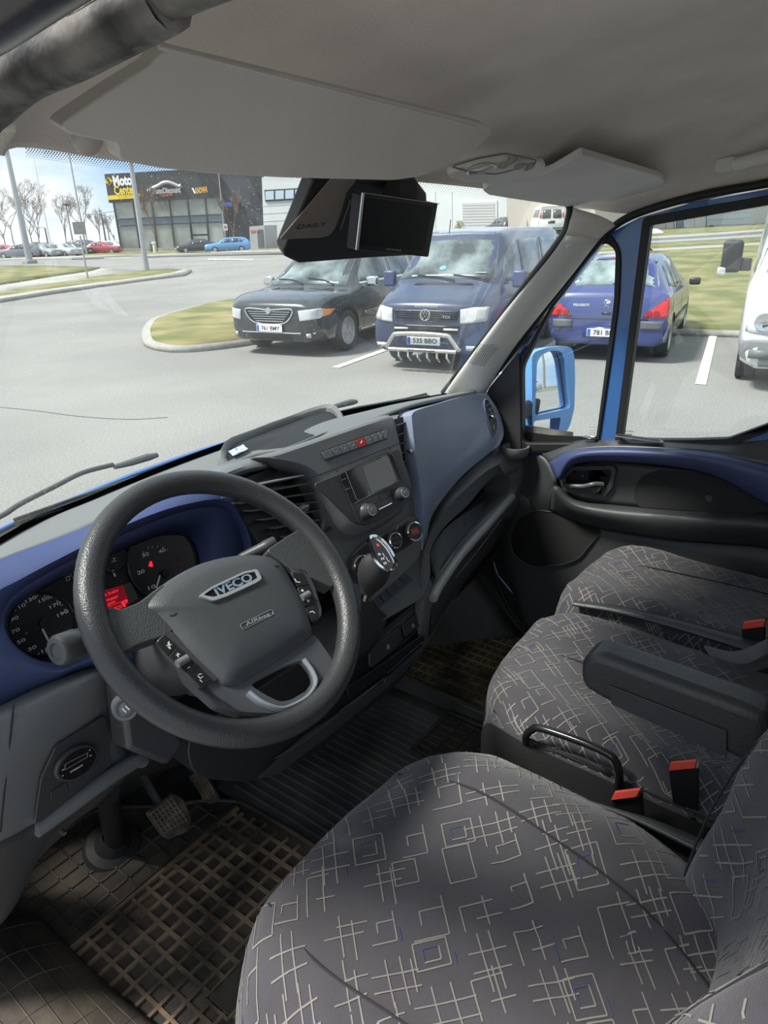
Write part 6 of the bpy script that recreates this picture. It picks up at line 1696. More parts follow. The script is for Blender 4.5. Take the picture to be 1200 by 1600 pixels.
class Car:
    def __init__(s, name, label, cat, loc, rz, stations, paint, group=None, nu=3, nv=2, wells=(), wr=.33):
        s.root = empty(name, loc, label, cat, group, rz=rz)
        rings = []
        for (y, zb, w, belt, top, wt) in stations:
            h = [(0, zb), (w * .82, zb), (w * .96, zb + .07), (w, zb + (belt - zb) * .45), (w * .985, belt - .03), (w * .955, belt + .02)]
            if top - belt > .25: h += [(wt + (w - wt) * .38, belt + (top - belt) * .55), (wt, top - .07), (wt * .88, top - .015), (0, top)]
            else: h += [(wt + (w - wt) * .5, belt + (top - belt) * .5 + .005), (wt, top - .012), (wt * .7, top), (0, top + .006)]
            full = [V((x, y, z)) for x, z in h] + [V((-x, y, z)) for x, z in h[-2:0:-1]]
            rings.append(full)
        # interpolate along the length
        m = len(rings[0]); cols = [cr1([r_[k] for r_ in rings], nu) for k in range(m)]
        rows_ = [[cols[k][i] for k in range(m)] for i in range(len(cols[0]))]
        g = G()
        for r_ in rows_: g.v += r_
        for i in range(len(rows_) - 1):
            for k in range(m): g.f.append((i * m + k, i * m + (k + 1) % m, (i + 1) * m + (k + 1) % m, (i + 1) * m + k)); g.m.append(0)
        g.f.append(tuple(range(m))); g.m.append(0); g.f.append(tuple(reversed([(len(rows_) - 1) * m + k for k in range(m)]))); g.m.append(0)
        bm = bmesh.new(); vv = [bm.verts.new(v) for v in g.v]
        for f in g.f:
            try: bm.faces.new([vv[i] for i in f])
            except Exception: pass
        bmesh.ops.recalc_face_normals(bm, faces=bm.faces[:]); bm.verts.index_update()
        s.v = [v.co.copy() for v in bm.verts]; s.f = [tuple(v.index for v in f.verts) for f in bm.faces]; bm.free()
        s.bv = BVHTree.FromPolygons(s.v, s.f)
        s.body = mk('body', s.v, s.f, [paint, ARCH], s.root, local=True, autos=50)
        if wells:
            for (x, y) in wells:
                c = G().lathe((0, y, wr + .0), (1, 0, 0), [(wr * 1.17, -1.3), (wr * 1.17, 1.3)], 28)
                co = mk('cut', c.v, c.f, [ARCH], None, local=True); 
                bmm = bmesh.new(); bmm.from_mesh(co.data); bmesh.ops.recalc_face_normals(bmm, faces=bmm.faces[:]); bmm.to_mesh(co.data); bmm.free()
                bo = s.body; tmp = bpy.data.objects.new('tmp', bo.data); COL.objects.link(tmp)
                md = tmp.modifiers.new('b', 'BOOLEAN'); md.object = co; md.operation = 'DIFFERENCE'; md.solver = 'EXACT'
                bpy.context.view_layer.update()
                me = bpy.data.meshes.new_from_object(tmp.evaluated_get(bpy.context.evaluated_depsgraph_get()))
                bpy.data.objects.remove(tmp); bpy.data.objects.remove(co)
                if len(me.polygons) > 20: bo.data = me
                me.name = 'body'
            s.body.data.set_sharp_from_angle(angle=R(50))
    def dec(s, name, poly, ax, m, off=.006, cuts=1, par=None, sub=1, th=.004, label=None):
        """conforming piece: poly is 2-D; ax F/B: (x,z) seen from front/back; L/R: (y,z); T: (x,y)"""
        bm = bmesh.new()
        if ax in 'FB': P = [V((a, 0, b)) for a, b in poly]; d = V((0, -1 if ax == 'F' else 1, 0)); o_ = V((0, 6 if ax == 'F' else -6, 0))
        elif ax in 'LR': P = [V((0, a, b)) for a, b in poly]; d = V((1 if ax == 'L' else -1, 0, 0)); o_ = V((-3 if ax == 'L' else 3, 0, 0))
        else: P = [V((a, b, 0)) for a, b in poly]; d = V((0, 0, -1)); o_ = V((0, 0, 5))
        f = bm.faces.new([bm.verts.new(p) for p in P]); 
        bmesh.ops.triangulate(bm, faces=bm.faces[:]); 
        for _ in range(cuts): bmesh.ops.subdivide_edges(bm, edges=bm.edges[:], cuts=1, use_grid_fill=True)
        out = []
        for v in bm.verts:
            q, n_, i, dd = s.bv.ray_cast(v.co + o_, d)
            if q is None:
                q, n_, i, dd = s.bv.find_nearest(v.co + o_ * .25)
            out.append(q - d * off)
        bm.verts.index_update(); F_ = [tuple(v.index for v in f.verts) for f in bm.faces]; bm.free()
        F2 = []
        for f in F_:
            a, b, c = out[f[0]], out[f[1]], out[f[2]]
            F2.append(f if (b - a).cross(c - a).dot(d) < 0 else tuple(reversed(f)))
        o = mk(name, out, F2, m, par or s.root, local=True, solid=th, soff=1 if False else -1, autos=60)
        if label: o['label'] = label
        return o
    def at(s, ax, a, b, off=.01):
        if ax in 'FB': d = V((0, -1 if ax == 'F' else 1, 0)); p = V((a, 6 if ax == 'F' else -6, b))
        elif ax in 'LR': d = V((1 if ax == 'L' else -1, 0, 0)); p = V((-3 if ax == 'L' else 3, a, b))
        else: d = V((0, 0, -1)); p = V((a, b, 5))
        q, n_, i, dd = s.bv.ray_cast(p, d)
        if q is None: q, n_, i, dd = s.bv.find_nearest(p)
        return q - d * off
    def wheel(s, x, y, r, w=.21, spokes=10, detail=True, rim=.68):
        sd = 1 if x > 0 else -1
        o = G().lathe((x - sd * w, y, r), (sd, 0, 0), [(r * .72, 0), (r * .96, .0), (r, .03), (r, w - .03), (r * .96, w), (r * (rim + .05), w + .006), (r * rim, w - .01), (r * rim, w * .6), (0, w * .6)], 32).ob('wheel', TYRE, s.root, local=True)
        rm = G().lathe((x - sd * w * .36, y, r), (sd, 0, 0), [(r * rim * 1.02, .05), (r * rim * 1.0, .075), (r * rim * .92, .075), (r * rim * .9, .045)], 28).ob('rim', RIMM, o, local=True)
        g = G(); g.lathe((x - sd * .04, y, r), (sd, 0, 0), [(r * .17, -.04), (r * .16, .012), (0, .018)], 14)
        for k in range(spokes):
            a = 2 * PI * k / spokes; dv = V((0, math.cos(a), math.sin(a))); c0 = V((x - sd * .035, y, r))
            g.tube([c0 + dv * r * .12, c0 + dv * r * rim * .95], [r * .055, r * .04], 6)
        g.ob('spokes', RIMM, rm, local=True)
        if not detail: pass
        return o
    def box(s, name, c, size, m, bevel=.004, par=None): return mk(name, *(lambda g: (g.v, g.f))(G().box(c, size)), m, par or s.root, local=True, bevel=bevel)
    def text(s, t, ax, a, b, h, w, m, off=.012, par=None, bold=.02):
        c = s.at(ax, a, b, off)
        ux = V((-1, 0, 0)) if ax == 'F' else (V((1, 0, 0)) if ax == 'B' else V((0, 1, 0)))
        k0 = len(bpy.data.objects)
        o = text(t, V((0, 0, 0)), ux, V((0, 0, 1)), h, m, None, fit=w, bold=bold)
        for v in o.data.vertices: v.co += c
        o.parent = par or s.root
        return o
    def plate(s, t, ax, a, b, w=.52, h=.115, off=.02):
        c = s.at(ax, a, b, off); yy = .008
        pl_ = s.box('number_plate', c, (w, .014, h), PLT, .003)
        sg = 1 if ax == 'F' else -1
        s.box('plate_band', c + V((sg * w * .44, sg * .008, 0)), (w * .09, .003, h * .9), PLTB, 0, par=pl_)
        ux = V((-sg, 0, 0))
        o = text(t, V((0, 0, 0)), ux, V((0, 0, 1)), h * .62, mat('plate letters', (.02, .02, .02), .6), None, name='plate_lettering', fit=w * .72, bold=.01)
        for v in o.data.vertices: v.co += c + V((-sg * w * .05, sg * .010, 0))
        o.parent = pl_
        return pl_
A10 = R(10)
DIRF = V((-math.cos(A10), -math.sin(A10), 0))
def car_loc(front, L): # centre from the front centre point for a car facing the camera
    c = V((*front, 0)) - DIRF * (L / 2); return c

# ---- black minivan
L = 5.1; c_ = car_loc((7.62, 8.80), L)
stn = [(2.56, .34, .66, .70, .80, .50), (2.50, .26, .82, .78, .885, .60), (2.30, .22, .94, .88, .955, .70), (1.95, .20, .985, .96, 1.02, .76), (1.50, .20, 1.0, .97, 1.02, .80), (1.32, .20, 1.0, 1.0, 1.07, .82), (.85, .20, 1.0, 1.04, 1.41, .75), (.42, .20, 1.0, 1.06, 1.67, .68), (.1, .20, 1.0, 1.09, 1.735, .69), (-1.0, .20, 1.0, 1.10, 1.76, .70), (-2.0, .22, .99, 1.11, 1.73, .69), (-2.35, .26, .97, 1.11, 1.62, .66), (-2.52, .32, .93, 1.05, 1.20, .66), (-2.56, .4, .86, .95, 1.02, .6)]
BP = carpaint('black green metallic', (.020, .025, .027))
c = Car('black_minivan', 'shiny black minivan with chrome grille parked left of the blue camper van', 'car', c_, R(100), stn, BP, wells=((0, 1.62), (0, -1.46)), wr=.345)
for x in (-.98, .98):
    for y in (1.62, -1.46): c.wheel(x, y, .345, spokes=15)
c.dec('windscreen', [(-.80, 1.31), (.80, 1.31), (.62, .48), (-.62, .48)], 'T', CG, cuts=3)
c.dec('roof_panel', [(-.58, .38), (.58, .38), (.60, -1.9), (-.60, -1.9)], 'T', BP, .003, cuts=2)
for ax in 'LR':
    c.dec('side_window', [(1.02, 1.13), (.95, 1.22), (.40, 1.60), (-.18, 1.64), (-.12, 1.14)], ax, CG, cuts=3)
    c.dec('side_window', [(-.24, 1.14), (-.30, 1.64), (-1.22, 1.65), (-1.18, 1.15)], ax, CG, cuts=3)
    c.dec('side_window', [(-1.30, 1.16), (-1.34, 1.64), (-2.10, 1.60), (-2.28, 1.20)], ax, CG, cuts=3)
    c.dec('belt_trim', [(1.05, 1.085), (1.05, 1.11), (-2.3, 1.15), (-2.3, 1.125)], ax, CHR, .01, cuts=3)
    c.dec('door_moulding', [(1.05, .57), (1.05, .61), (-1.05, .64), (-1.05, .60)], ax, CHR, .014, cuts=2)
    c.dec('sill_moulding', [(1.15, .30), (1.15, .33), (-1.0, .36), (-1.0, .33)], ax, CHR, .012, cuts=2)
    for y in (.02, -.36): c.dec('door_handle', [(y, .97), (y, 1.0), (y - .20, 1.005), (y - .20, .975)], ax, CHR, .03, cuts=1, th=.02)
    c.dec('door_gap', [(-.205, .30), (-.195, .30), (-.215, 1.12), (-.225, 1.12)], ax, GRL, .002, cuts=2)
    c.dec('door_gap', [(1.04, .34), (1.05, .34), (1.06, 1.06), (1.05, 1.06)], ax, GRL, .002, cuts=2)
for sx in (-1, 1):
    m_ = G().box((sx * 1.12, .92, 1.12), (.22, .12, .17)); mo_ = mk('mirror', m_.v, m_.f, CHR, c.root, local=True, bevel=.04, bseg=3)
    c.dec('headlamp', [(sx * .60, .60), (sx * .58, .77), (sx * .90, .80), (sx * .97, .76), (sx * .90, .64)], 'F', LAMP, .012, cuts=3)
    c.dec('indicator_lens', [(sx * .92, .66), (sx * .92, .79), (sx * .975, .76), (sx * .96, .68)], 'F', AMB, .02, cuts=2)
    c.dec('fog_lamp', [(sx * .70, .33), (sx * .70, .40), (sx * .78, .40), (sx * .78, .33)], 'F', LAMP, .012)
gr = c.dec('grille', [(-.44, .765), (.44, .765), (.38, .63), (.26, .565), (-.26, .565), (-.38, .63)], 'F', GRL, .010, cuts=3)
rim_ = [c.at('F', a, b, .02) for a, b in [(-.47, .785), (-.2, .785), (0, .77), (.2, .785), (.47, .785), (.42, .65), (.28, .56), (0, .54), (-.28, .56), (-.42, .65)]]
mk('chrome_frame', *(lambda g: (g.v, g.f))(G().tube(cr1(rim_, 3, closed=True), .014, 8, closed=True)), CHR, c.root, local=True)
for k in range(5):
    z = .592 + k * .038; hw = .28 + .035 * k
    mk('bar', *(lambda g: (g.v, g.f))(G().tube([c.at('F', -hw, z, .02), c.at('F', 0, z, .02), c.at('F', hw, z, .02)], .006, 6)), CHR, gr, local=True)
mk('emblem', *(lambda g: (g.v, g.f))(G().lathe(c.at('F', 0, .76, .03), (0, 1, 0), [(.055, 0), (.05, .012), (0, .014)], 16)), CHR, c.root, local=True)
c.dec('lower_intake', [(-.80, .28), (.80, .28), (.74, .38), (-.74, .38)], 'F', GRL, .008, cuts=2)
mk('lower_chrome', *(lambda g: (g.v, g.f))(G().tube([c.at('F', a, .405, .02) for a in (-.84, -.5, 0, .5, .84)], .012, 6)), CHR, c.root, local=True)
c.plate('761 BMY', 'F', 0, .475, off=.04)
for sx in (.1, -.55): mk('wiper', *(lambda g: (g.v, g.f))(G().tube([c.at('T', sx, 1.32, .02), c.at('T', sx + .25, 1.24, .03), c.at('T', sx + .6, 1.20, .03)], .010, 5)), GRL, c.root, local=True)
for sx in (-1, 1): mk('bonnet_crease', *(lambda g: (g.v, g.f))(G().tube([c.at('T', sx * a, y, .001) for a, y in ((.30, 2.42), (.42, 2.0), (.55, 1.4))], .006, 5)), BP, c.root, local=True)

# ---- dark blue camper van
L = 4.75; c_ = car_loc((7.72, 5.72), L)
VP = carpaint('dark blue van paint', (.026, .040, .085), .3)
stn = [(2.38, .36, .74, .62, .90, .60), (2.33, .28, .86, .70, .985, .70), (2.15, .26, .91, .85, 1.05, .74), (1.75, .26, .925, 1.05, 1.17, .76), (1.60, .26, .925, 1.10, 1.24, .77), (1.25, .26, .925, 1.12, 1.58, .74), (1.02, .26, .925, 1.13, 1.83, .70), (.8, .26, .925, 1.14, 1.90, .70), (0, .26, .925, 1.14, 1.945, .72), (-1.6, .26, .92, 1.14, 1.93, .72), (-2.25, .28, .91, 1.12, 1.86, .70), (-2.36, .34, .88, 1.05, 1.3, .72), (-2.38, .4, .84, .9, 1.0, .7)]
c = Car('blue_camper_van', 'dark blue camper van with steel bull bar and pale roof between minivan and windscreen pillar', 'van', c_, R(100), stn, VP, wells=((0, 1.52), (0, -1.40)), wr=.325)
for x in (-.90, .90):
    for y in (1.52, -1.40): c.wheel(x, y, .325, spokes=7)
c.dec('windscreen', [(-.77, 1.585), (.77, 1.585), (.64, 1.07), (-.64, 1.07)], 'T', CG, cuts=3)
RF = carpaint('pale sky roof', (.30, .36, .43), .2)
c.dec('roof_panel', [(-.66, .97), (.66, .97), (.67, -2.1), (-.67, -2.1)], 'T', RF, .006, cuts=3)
for ax in 'LR':
    c.dec('side_window', [(1.45, 1.20), (1.40, 1.30), (1.02, 1.68), (.70, 1.76), (.64, 1.76), (.62, 1.20)], ax, CG, cuts=3)
    c.dec('side_window', [(.50, 1.20), (.50, 1.76), (-.62, 1.77), (-.62, 1.20)], ax, CG, cuts=3)
    c.dec('side_window', [(-.74, 1.20), (-.74, 1.77), (-2.05, 1.74), (-2.15, 1.22)], ax, CG, cuts=3)
    c.dec('window_gasket', [(1.49, 1.17), (1.49, 1.19), (-2.18, 1.19), (-2.18, 1.17)], ax, GRL, .004, cuts=2)
for sx in (-1, 1):
    m_ = G().box((sx * 1.06, 1.36, 1.24), (.20, .11, .24)); mk('mirror', m_.v, m_.f, mat('mirror cap blue', (.05, .07, .16), .4), c.root, local=True, bevel=.03)
    c.dec('headlamp', [(sx * .53, .70), (sx * .53, .90), (sx * .72, .93), (sx * .86, .92), (sx * .88, .74)], 'F', LAMP, .012, cuts=3)
    c.dec('indicator_lens', [(sx * .72, .72), (sx * .73, .925), (sx * .87, .915), (sx * .885, .75)], 'F', mat('clear indicator', (.45, .46, .45), .2), .018, cuts=2)
    c.dec('daylight_strip', [(sx * .28, .605), (sx * .28, .635), (sx * .50, .635), (sx * .50, .605)], 'F', mat('led strip', (.7, .7, .62), .3), .02)
    c.dec('fog_lamp', [(sx * .62, .33), (sx * .62, .40), (sx * .82, .40), (sx * .82, .33)], 'F', LAMP, .012)
gr = c.dec('grille', [(-.51, .88), (.51, .88), (.48, .74), (-.48, .74)], 'F', GRL, .010, cuts=2)
for k in range(5): mk('bar', *(lambda g: (g.v, g.f))(G().tube([c.at('F', -.49, .75 + k * .03, .015), c.at('F', 0, .75 + k * .03, .015), c.at('F', .49, .75 + k * .03, .015)], .005, 5)), VP, gr, local=True)
em = c.at('F', 0, .815, .035)
mk('emblem_ring', *(lambda g: (g.v, g.f))(G().tube([em + V((math.cos(t), 0, math.sin(t))) * .075 for t in [k * PI / 12 for k in range(24)]], .008, 6, closed=True)), CHR, c.root, local=True)
g = G()
for l in ([(-.045, .055), (-.02, .01), (0, .055)], [(0, .055), (.02, .01), (.045, .055)], [(-.065, .03), (-.03, -.06), (0, -.005)], [(0, -.005), (.03, -.06), (.065, .03)]):
    g.tube([em + V((a, 0, b)) for a, b in l], .006, 5)
g.ob('emblem_letters', CHR, c.root, local=True, kind='stuff')
c.text('TDI', 'F', -.32, .79, .04, .12, ALU, .025)
c.text('eurowausd', 'F', -.0, .935, .035, .36, mat('pale bonnet lettering', (.35, .38, .42), .4), .012)
c.dec('lower_grille', [(-.52, .67), (.52, .67), (.50, .58), (-.50, .58)], 'F', GRL, .008, cuts=2)
c.dec('bumper_gap', [(-.88, .555), (.88, .555), (.88, .57), (-.88, .57)], 'F', GRL, .006, cuts=2)
c.dec('bonnet_scoop', [(-.47, 1.74), (.47, 1.74), (.45, 1.68), (-.45, 1.68)], 'T', GRL, .008, cuts=2)
bb = [c.at('F', .56, .25, .12), c.at('F', .55, .38, .16), c.at('F', .45, .52, .18), c.at('F', .38, .56, .18), c.at('F', 0, .575, .18), c.at('F', -.38, .56, .18), c.at('F', -.45, .52, .18), c.at('F', -.55, .38, .16), c.at('F', -.56, .25, .12)]
bar_ = mk('bull_bar', *(lambda g: (g.v, g.f))(G().tube(cr1(bb, 4), .034, 12)), mat('polished steel', (.62, .61, .57), .2, .9), c.root, local=True)
mk('cross_bar', *(lambda g: (g.v, g.f))(G().tube([c.at('F', -.53, .335, .17), c.at('F', .53, .335, .17)], .030, 10)), mat('polished steel', (0, 0, 0)), bar_, local=True)
c.text('VOLKSWAGEN', 'F', 0, .335, .035, .42, BLK, .205, par=bar_)
for k in range(6):
    x = -.38 + k * .152; p0 = c.at('F', x, .30, .17); mk('tube_stub', *(lambda g: (g.v, g.f))(G().tube([p0, p0 + V((-.01, .02, -.06)), p0 + V((-.02, -.06, -.13))], .016, 8)), mat('polished steel', (0, 0, 0)), bar_, local=True)
c.plate('535 BBO', 'F', 0, .46, off=.10)
for sx in (-.55, .05): mk('wiper', *(lambda g: (g.v, g.f))(G().tube([c.at('T', sx - .2, 1.64, .02), c.at('T', sx + .05, 1.60, .03), c.at('T', sx + .45, 1.56, .03)], .010, 5)), GRL, c.root, local=True)
mk('aerial', *(lambda g: (g.v, g.f))(G().tube([V((.25, .86, 1.88)), V((.25, .80, 2.08))], .008, 5)), GRL, c.root, local=True)
q = c.at('T', -.35, 1.50, .012); mk('windscreen_sticker', *(lambda g: (g.v, g.f))(G().lathe(c.at('T', .12, 1.44, .008), (0, .6, .8), [(.05, 0), (.05, .004), (0, .005)], 14)), mat('sky blue sticker', (.15, .45, .75), .5), c.root, local=True)
q = c.at('T', -.52, 1.50, .010); g = G().box(q, (.17, .05, .008)); mk('paper_on_dash', g.v, g.f, PLT, c.root, local=True)

# ---- blue hatchback seen from behind
L = 4.2; c0 = V((9.62, 3.76, 0)) - DIRF * (L / 2)
HP = carpaint('royal blue paint', (.034, .054, .20), .25)
stn = [(2.1, .34, .60, .55, .68, .45), (2.0, .24, .76, .64, .76, .55), (1.6, .2, .85, .78, .88, .64), (1.15, .2, .873, .88, .97, .68), (.95, .2, .873, .91, 1.03, .69), (.3, .2, .873, .93, 1.38, .60), (-.1, .2, .873, .94, 1.47, .59), (-.8, .2, .873, .95, 1.50, .59), (-1.45, .2, .873, .96, 1.45, .58), (-1.70, .2, .872, .97, 1.34, .58), (-1.92, .22, .865, .96, 1.07, .66), (-2.02, .24, .86, .93, .985, .68), (-2.10, .27, .83, .60, .78, .66), (-2.12, .33, .78, .56, .64, .6)]
c = Car('blue_hatchback', 'royal blue hatchback seen from behind through the passenger door windows', 'car', c0, R(-80), stn, HP, wells=((0, 1.27), (0, -1.33)), wr=.31)
for x in (-.85, .85):
    for y in (1.27, -1.33): c.wheel(x, y, .31, w=.20, spokes=9)
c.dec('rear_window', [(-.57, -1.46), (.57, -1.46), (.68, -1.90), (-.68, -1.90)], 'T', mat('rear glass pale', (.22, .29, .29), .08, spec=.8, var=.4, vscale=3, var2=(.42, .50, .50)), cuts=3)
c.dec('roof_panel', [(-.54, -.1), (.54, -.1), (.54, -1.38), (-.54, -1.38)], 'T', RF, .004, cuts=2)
c.dec('spoiler', [(-.57, -1.39), (.57, -1.39), (.57, -1.50), (-.57, -1.50)], 'T', HP, .03, cuts=2, th=.03)
c.dec('brake_lamp', [(-.13, -1.455), (.13, -1.455), (.13, -1.50), (-.13, -1.50)], 'T', TAIL, .034)
for ax in 'LR':
    c.dec('side_window', [(.60, .97), (.30, 1.20), (-.05, 1.38), (-.15, 1.40), (-.15, .99)], ax, CG, cuts=2)
    c.dec('side_window', [(-.22, .99), (-.22, 1.41), (-.95, 1.40), (-1.02, 1.01)], ax, CG, cuts=2)
    c.dec('side_window', [(-1.10, 1.02), (-1.05, 1.38), (-1.35, 1.34), (-1.58, 1.08)], ax, CG, cuts=2)
    c.dec('door_gap', [(-.18, .3), (-.19, .3), (-.18, .98), (-.17, .98)], ax, GRL, .002, cuts=2)
    c.dec('side_strip', [(.95, .52), (.95, .57), (-.95, .57), (-.95, .52)], ax, BUMP, .010, cuts=2)
for sx in (-1, 1):
    c.dec('tail_lamp', [(sx * .50, .67), (sx * .62, .72), (sx * .80, .93), (sx * .87, .96), (sx * .872, .72), (sx * .84, .665)], 'B', TAIL, .012, cuts=3)
    for dx in (.60, .70):
        q = c.at('B', sx * dx, .73, .02); mk('lamp_bulb', *(lambda g: (g.v, g.f))(G().lathe(q, (0, -1, 0), [(.045, 0), (.04, .006), (0, .007)], 16)), mat('dark red lens', (.35, .02, .03), .2), c.root, local=True)
    m_ = G().box((sx * .98, .62, .98), (.18, .10, .12)); mk('mirror', m_.v, m_.f, mat('mirror cap black', (.03, .03, .03), .4), c.root, local=True, bevel=.03)
    c.dec('mud_flap', [(sx * .62, .12), (sx * .62, .28), (sx * .86, .28), (sx * .86, .12)], 'B', BUMP, -.3) if False else None
c.dec('bumper_strip', [(-.86, .50), (-.50, .50), (-.50, .62), (-.86, .62)], 'B', BUMP, .022, cuts=2, th=.02)
c.dec('bumper_strip', [(.50, .50), (.86, .50), (.86, .62), (.50, .62)], 'B', BUMP, .022, cuts=2, th=.02)
c.dec('plate_recess', [(-.33, .36), (.33, .36), (.33, .52), (-.33, .52)], 'B', HP, .004, cuts=1)
c.dec('tailgate_gap', [(-.60, .635), (.60, .635), (.60, .645), (-.60, .645)], 'B', GRL, .012, cuts=2)
c.dec('handle_recess', [(-.07, .70), (.07, .70), (.07, .735), (-.07, .735)], 'B', GRL, .010)
c.plate('781 BHM', 'B', 0, .44, off=.03)
c.text('PEUGEOT', 'B', -.38, .83, .035, .24, PLT, .012); c.text('307', 'B', .40, .83, .04, .14, PLT, .012)
# lion-like emblem: upright beast in a few chrome strokes
em = c.at('B', 0, .85, .016); g = G()
for l in ([(-.03, .05), (0, .06), (.02, .045)], [(0, .055), (-.01, .01), (-.02, -.02)], [(-.01, .02), (.035, .03)], [(-.01, .01), (.04, .0)], [(-.02, -.02), (-.035, -.06)], [(-.02, -.02), (.015, -.035), (.01, -.065)], [(-.03, -.01), (-.05, .02), (-.045, .04)]):
    g.tube([em + V((a, 0, b)) for a, b in l], .008, 5)
g.ob('emblem', CHR, c.root, local=True, kind='stuff')
mk('rear_wiper', *(lambda g: (g.v, g.f))(G().tube([c.at('T', .02, -1.90, .02), c.at('T', .25, -1.84, .03)], .010, 5)), GRL, c.root, local=True)
g = G(); g.lathe(c.at('T', -.0, -1.0, 0), (0, 0, 1), [(.01, 0)], 6) if False else None

# ---- white panel van at the right edge
L = 5.9; c_ = car_loc((8.55, .72), L)
SP = carpaint('white van paint', (.68, .70, .71), .3)
stn = [(2.95, .40, .78, .66, .86, .55), (2.90, .30, .90, .76, .97, .66), (2.70, .28, .97, .92, 1.08, .74), (2.35, .28, .99, 1.12, 1.22, .78), (2.15, .28, .99, 1.20, 1.32, .80), (1.75, .28, .99, 1.24, 1.75, .78), (1.35, .28, .99, 1.26, 2.20, .76), (1.05, .28, .99, 1.27, 2.48, .76), (.6, .28, .99, 1.28, 2.62, .78), (-1.5, .28, .99, 1.28, 2.66, .80), (-2.9, .32, .98, 1.26, 2.60, .80), (-2.95, .38, .95, 1.2, 1.6, .82)]
c = Car('white_panel_van', 'tall white panel van with grey bumper at the right edge of the picture', 'van', c_, R(100), stn, SP, wells=((0, 1.95), (0, -1.72)), wr=.35)
for x in (-.97, .97):
    for y in (1.95, -1.72): c.wheel(x, y, .35, w=.24, spokes=6)
c.dec('windscreen', [(-.80, 2.12), (.80, 2.12), (.70, 1.20), (-.70, 1.20)], 'T', CG, cuts=3)
c.dec('bumper', [(-.97, .32), (.97, .32), (.97, .60), (.85, .64), (-.85, .64), (-.97, .60)], 'F', mat('van bumper grey', (.20, .21, .22), .6), .02, cuts=3)
for ax in 'LR':
    c.dec('side_window', [(2.0, 1.32), (1.70, 1.62), (1.45, 1.95), (.95, 1.98), (.90, 1.30)], ax, CG, cuts=2)
    c.dec('side_rub_strip', [(1.5, .58), (1.5, .70), (-2.8, .70), (-2.8, .58)], ax, mat('van bumper grey', (0, 0, 0)), .014, cuts=2)
    c.dec('bumper_wrap', [(2.90, .32), (2.90, .60), (2.45, .66), (2.32, .32)], ax, mat('van bumper grey', (0, 0, 0)), .012, cuts=2)
for sx in (-1, 1):
    c.dec('headlamp', [(sx * .62, .70), (sx * .60, .90), (sx * .72, 1.10), (sx * .88, 1.22), (sx * .93, 1.0), (sx * .93, .72)], 'F', LAMP, .014, cuts=3)
    q = c.at('F', sx * .74, .84, .03); mk('lamp_ring', *(lambda g: (g.v, g.f))(G().lathe(q, (0, 1, 0), [(.11, 0), (.10, .01), (.08, .002), (0, .004)], 20)), CHR, c.root, local=True)
    c.dec('fog_recess', [(sx * .60, .42), (sx * .60, .52), (sx * .86, .52), (sx * .86, .42)], 'F', mat('fog cover grey', (.15, .155, .16), .5), .034, cuts=1)
    m_ = G().box((sx * 1.22, 1.82, 1.52), (.24, .13, .40)); mo_ = mk('mirror', m_.v, m_.f, mat('van mirror black', (.045, .045, .047), .55), c.root, local=True, bevel=.05, bseg=3)
    m_ = G().box((sx * 1.05, 1.80, 1.42), (.14, .08, .16)); mk('mirror_foot', m_.v, m_.f, mat('van mirror black', (0, 0, 0)), mo_, local=True, bevel=.02)
    m_ = G().box((sx * 1.32, 1.85, 1.34), (.10, .09, .10)); mk('mirror_indicator', m_.v, m_.f, LAMP, mo_, local=True, bevel=.02)
    c.dec('mud_guard', [(sx * .80, .28), (sx * .97, .28), (sx * .97, .33), (sx * .80, .33)], 'F', BUMP, .01)
c.dec('grille', [(-.55, .72), (.55, .72), (.52, .98), (-.52, .98)], 'F', GRL, .012, cuts=2)
c.dec('bonnet_grille', [(-.60, 2.30), (-.25, 2.30), (-.25, 2.20), (-.60, 2.20)], 'T', GRL, .010); c.dec('bonnet_grille', [(.25, 2.30), (.60, 2.30), (.60, 2.20), (.25, 2.20)], 'T', GRL, .010)
# ================================================================== showroom and halls
CLD = mat('anthracite cladding', (.030, .034, .038), .55, var=.1, vscale=1)
SGL = mat('showroom glass pale', (.26, .29, .275), .1, spec=.8, var=.25, vscale=.25, var2=(.40, .42, .39))
SGB = mat('showroom glass blue', (.10, .15, .20), .12, spec=.8, var=.2, vscale=.3)
MUL = mat('dark mullion', (.03, .032, .035), .5)
HALL = mat('pale hall panel', (.55, .58, .58), .7, var=.04, vscale=.4)
HALB = mat('buff hall panel', (.50, .47, .41), .8, var=.05, vscale=.4)
YEL = mat('yellow sign', (.85, .62, .02), .5); WSG = mat('white sign letters', (.82, .83, .82), .5); RSG = mat('red sign', (.62, .06, .07), .5); ORS = mat('orange sign letters', (.75, .42, .05), .5); GSG = mat('grey sign', (.38, .39, .39), .4)
A = VD(176, 98); A.z = 0; Bq = VD(411, 92); Bq.z = 0
PBn = (Bq - A).cross(V((0, 0, 1))).normalized(); PBn = PBn if PBn.dot(CAM - A) > 0 else -PBn
PB1 = (A, PBn)
def fq(l, off=0.0, pl=None):
    pl = pl or PB1; return [U(a, b, pl=pl) + pl[1] * off for a, b in l]
def fplate(nm, l, th, m, par, off=0.0, pl=None, **k): return plate(nm, fq(l, off, pl), (pl or PB1)[1], th, m, par, **k)
sr = empty('showroom_building', (A + Bq) / 2, 'black car showroom with big glass front and yellow and white sign', 'building')
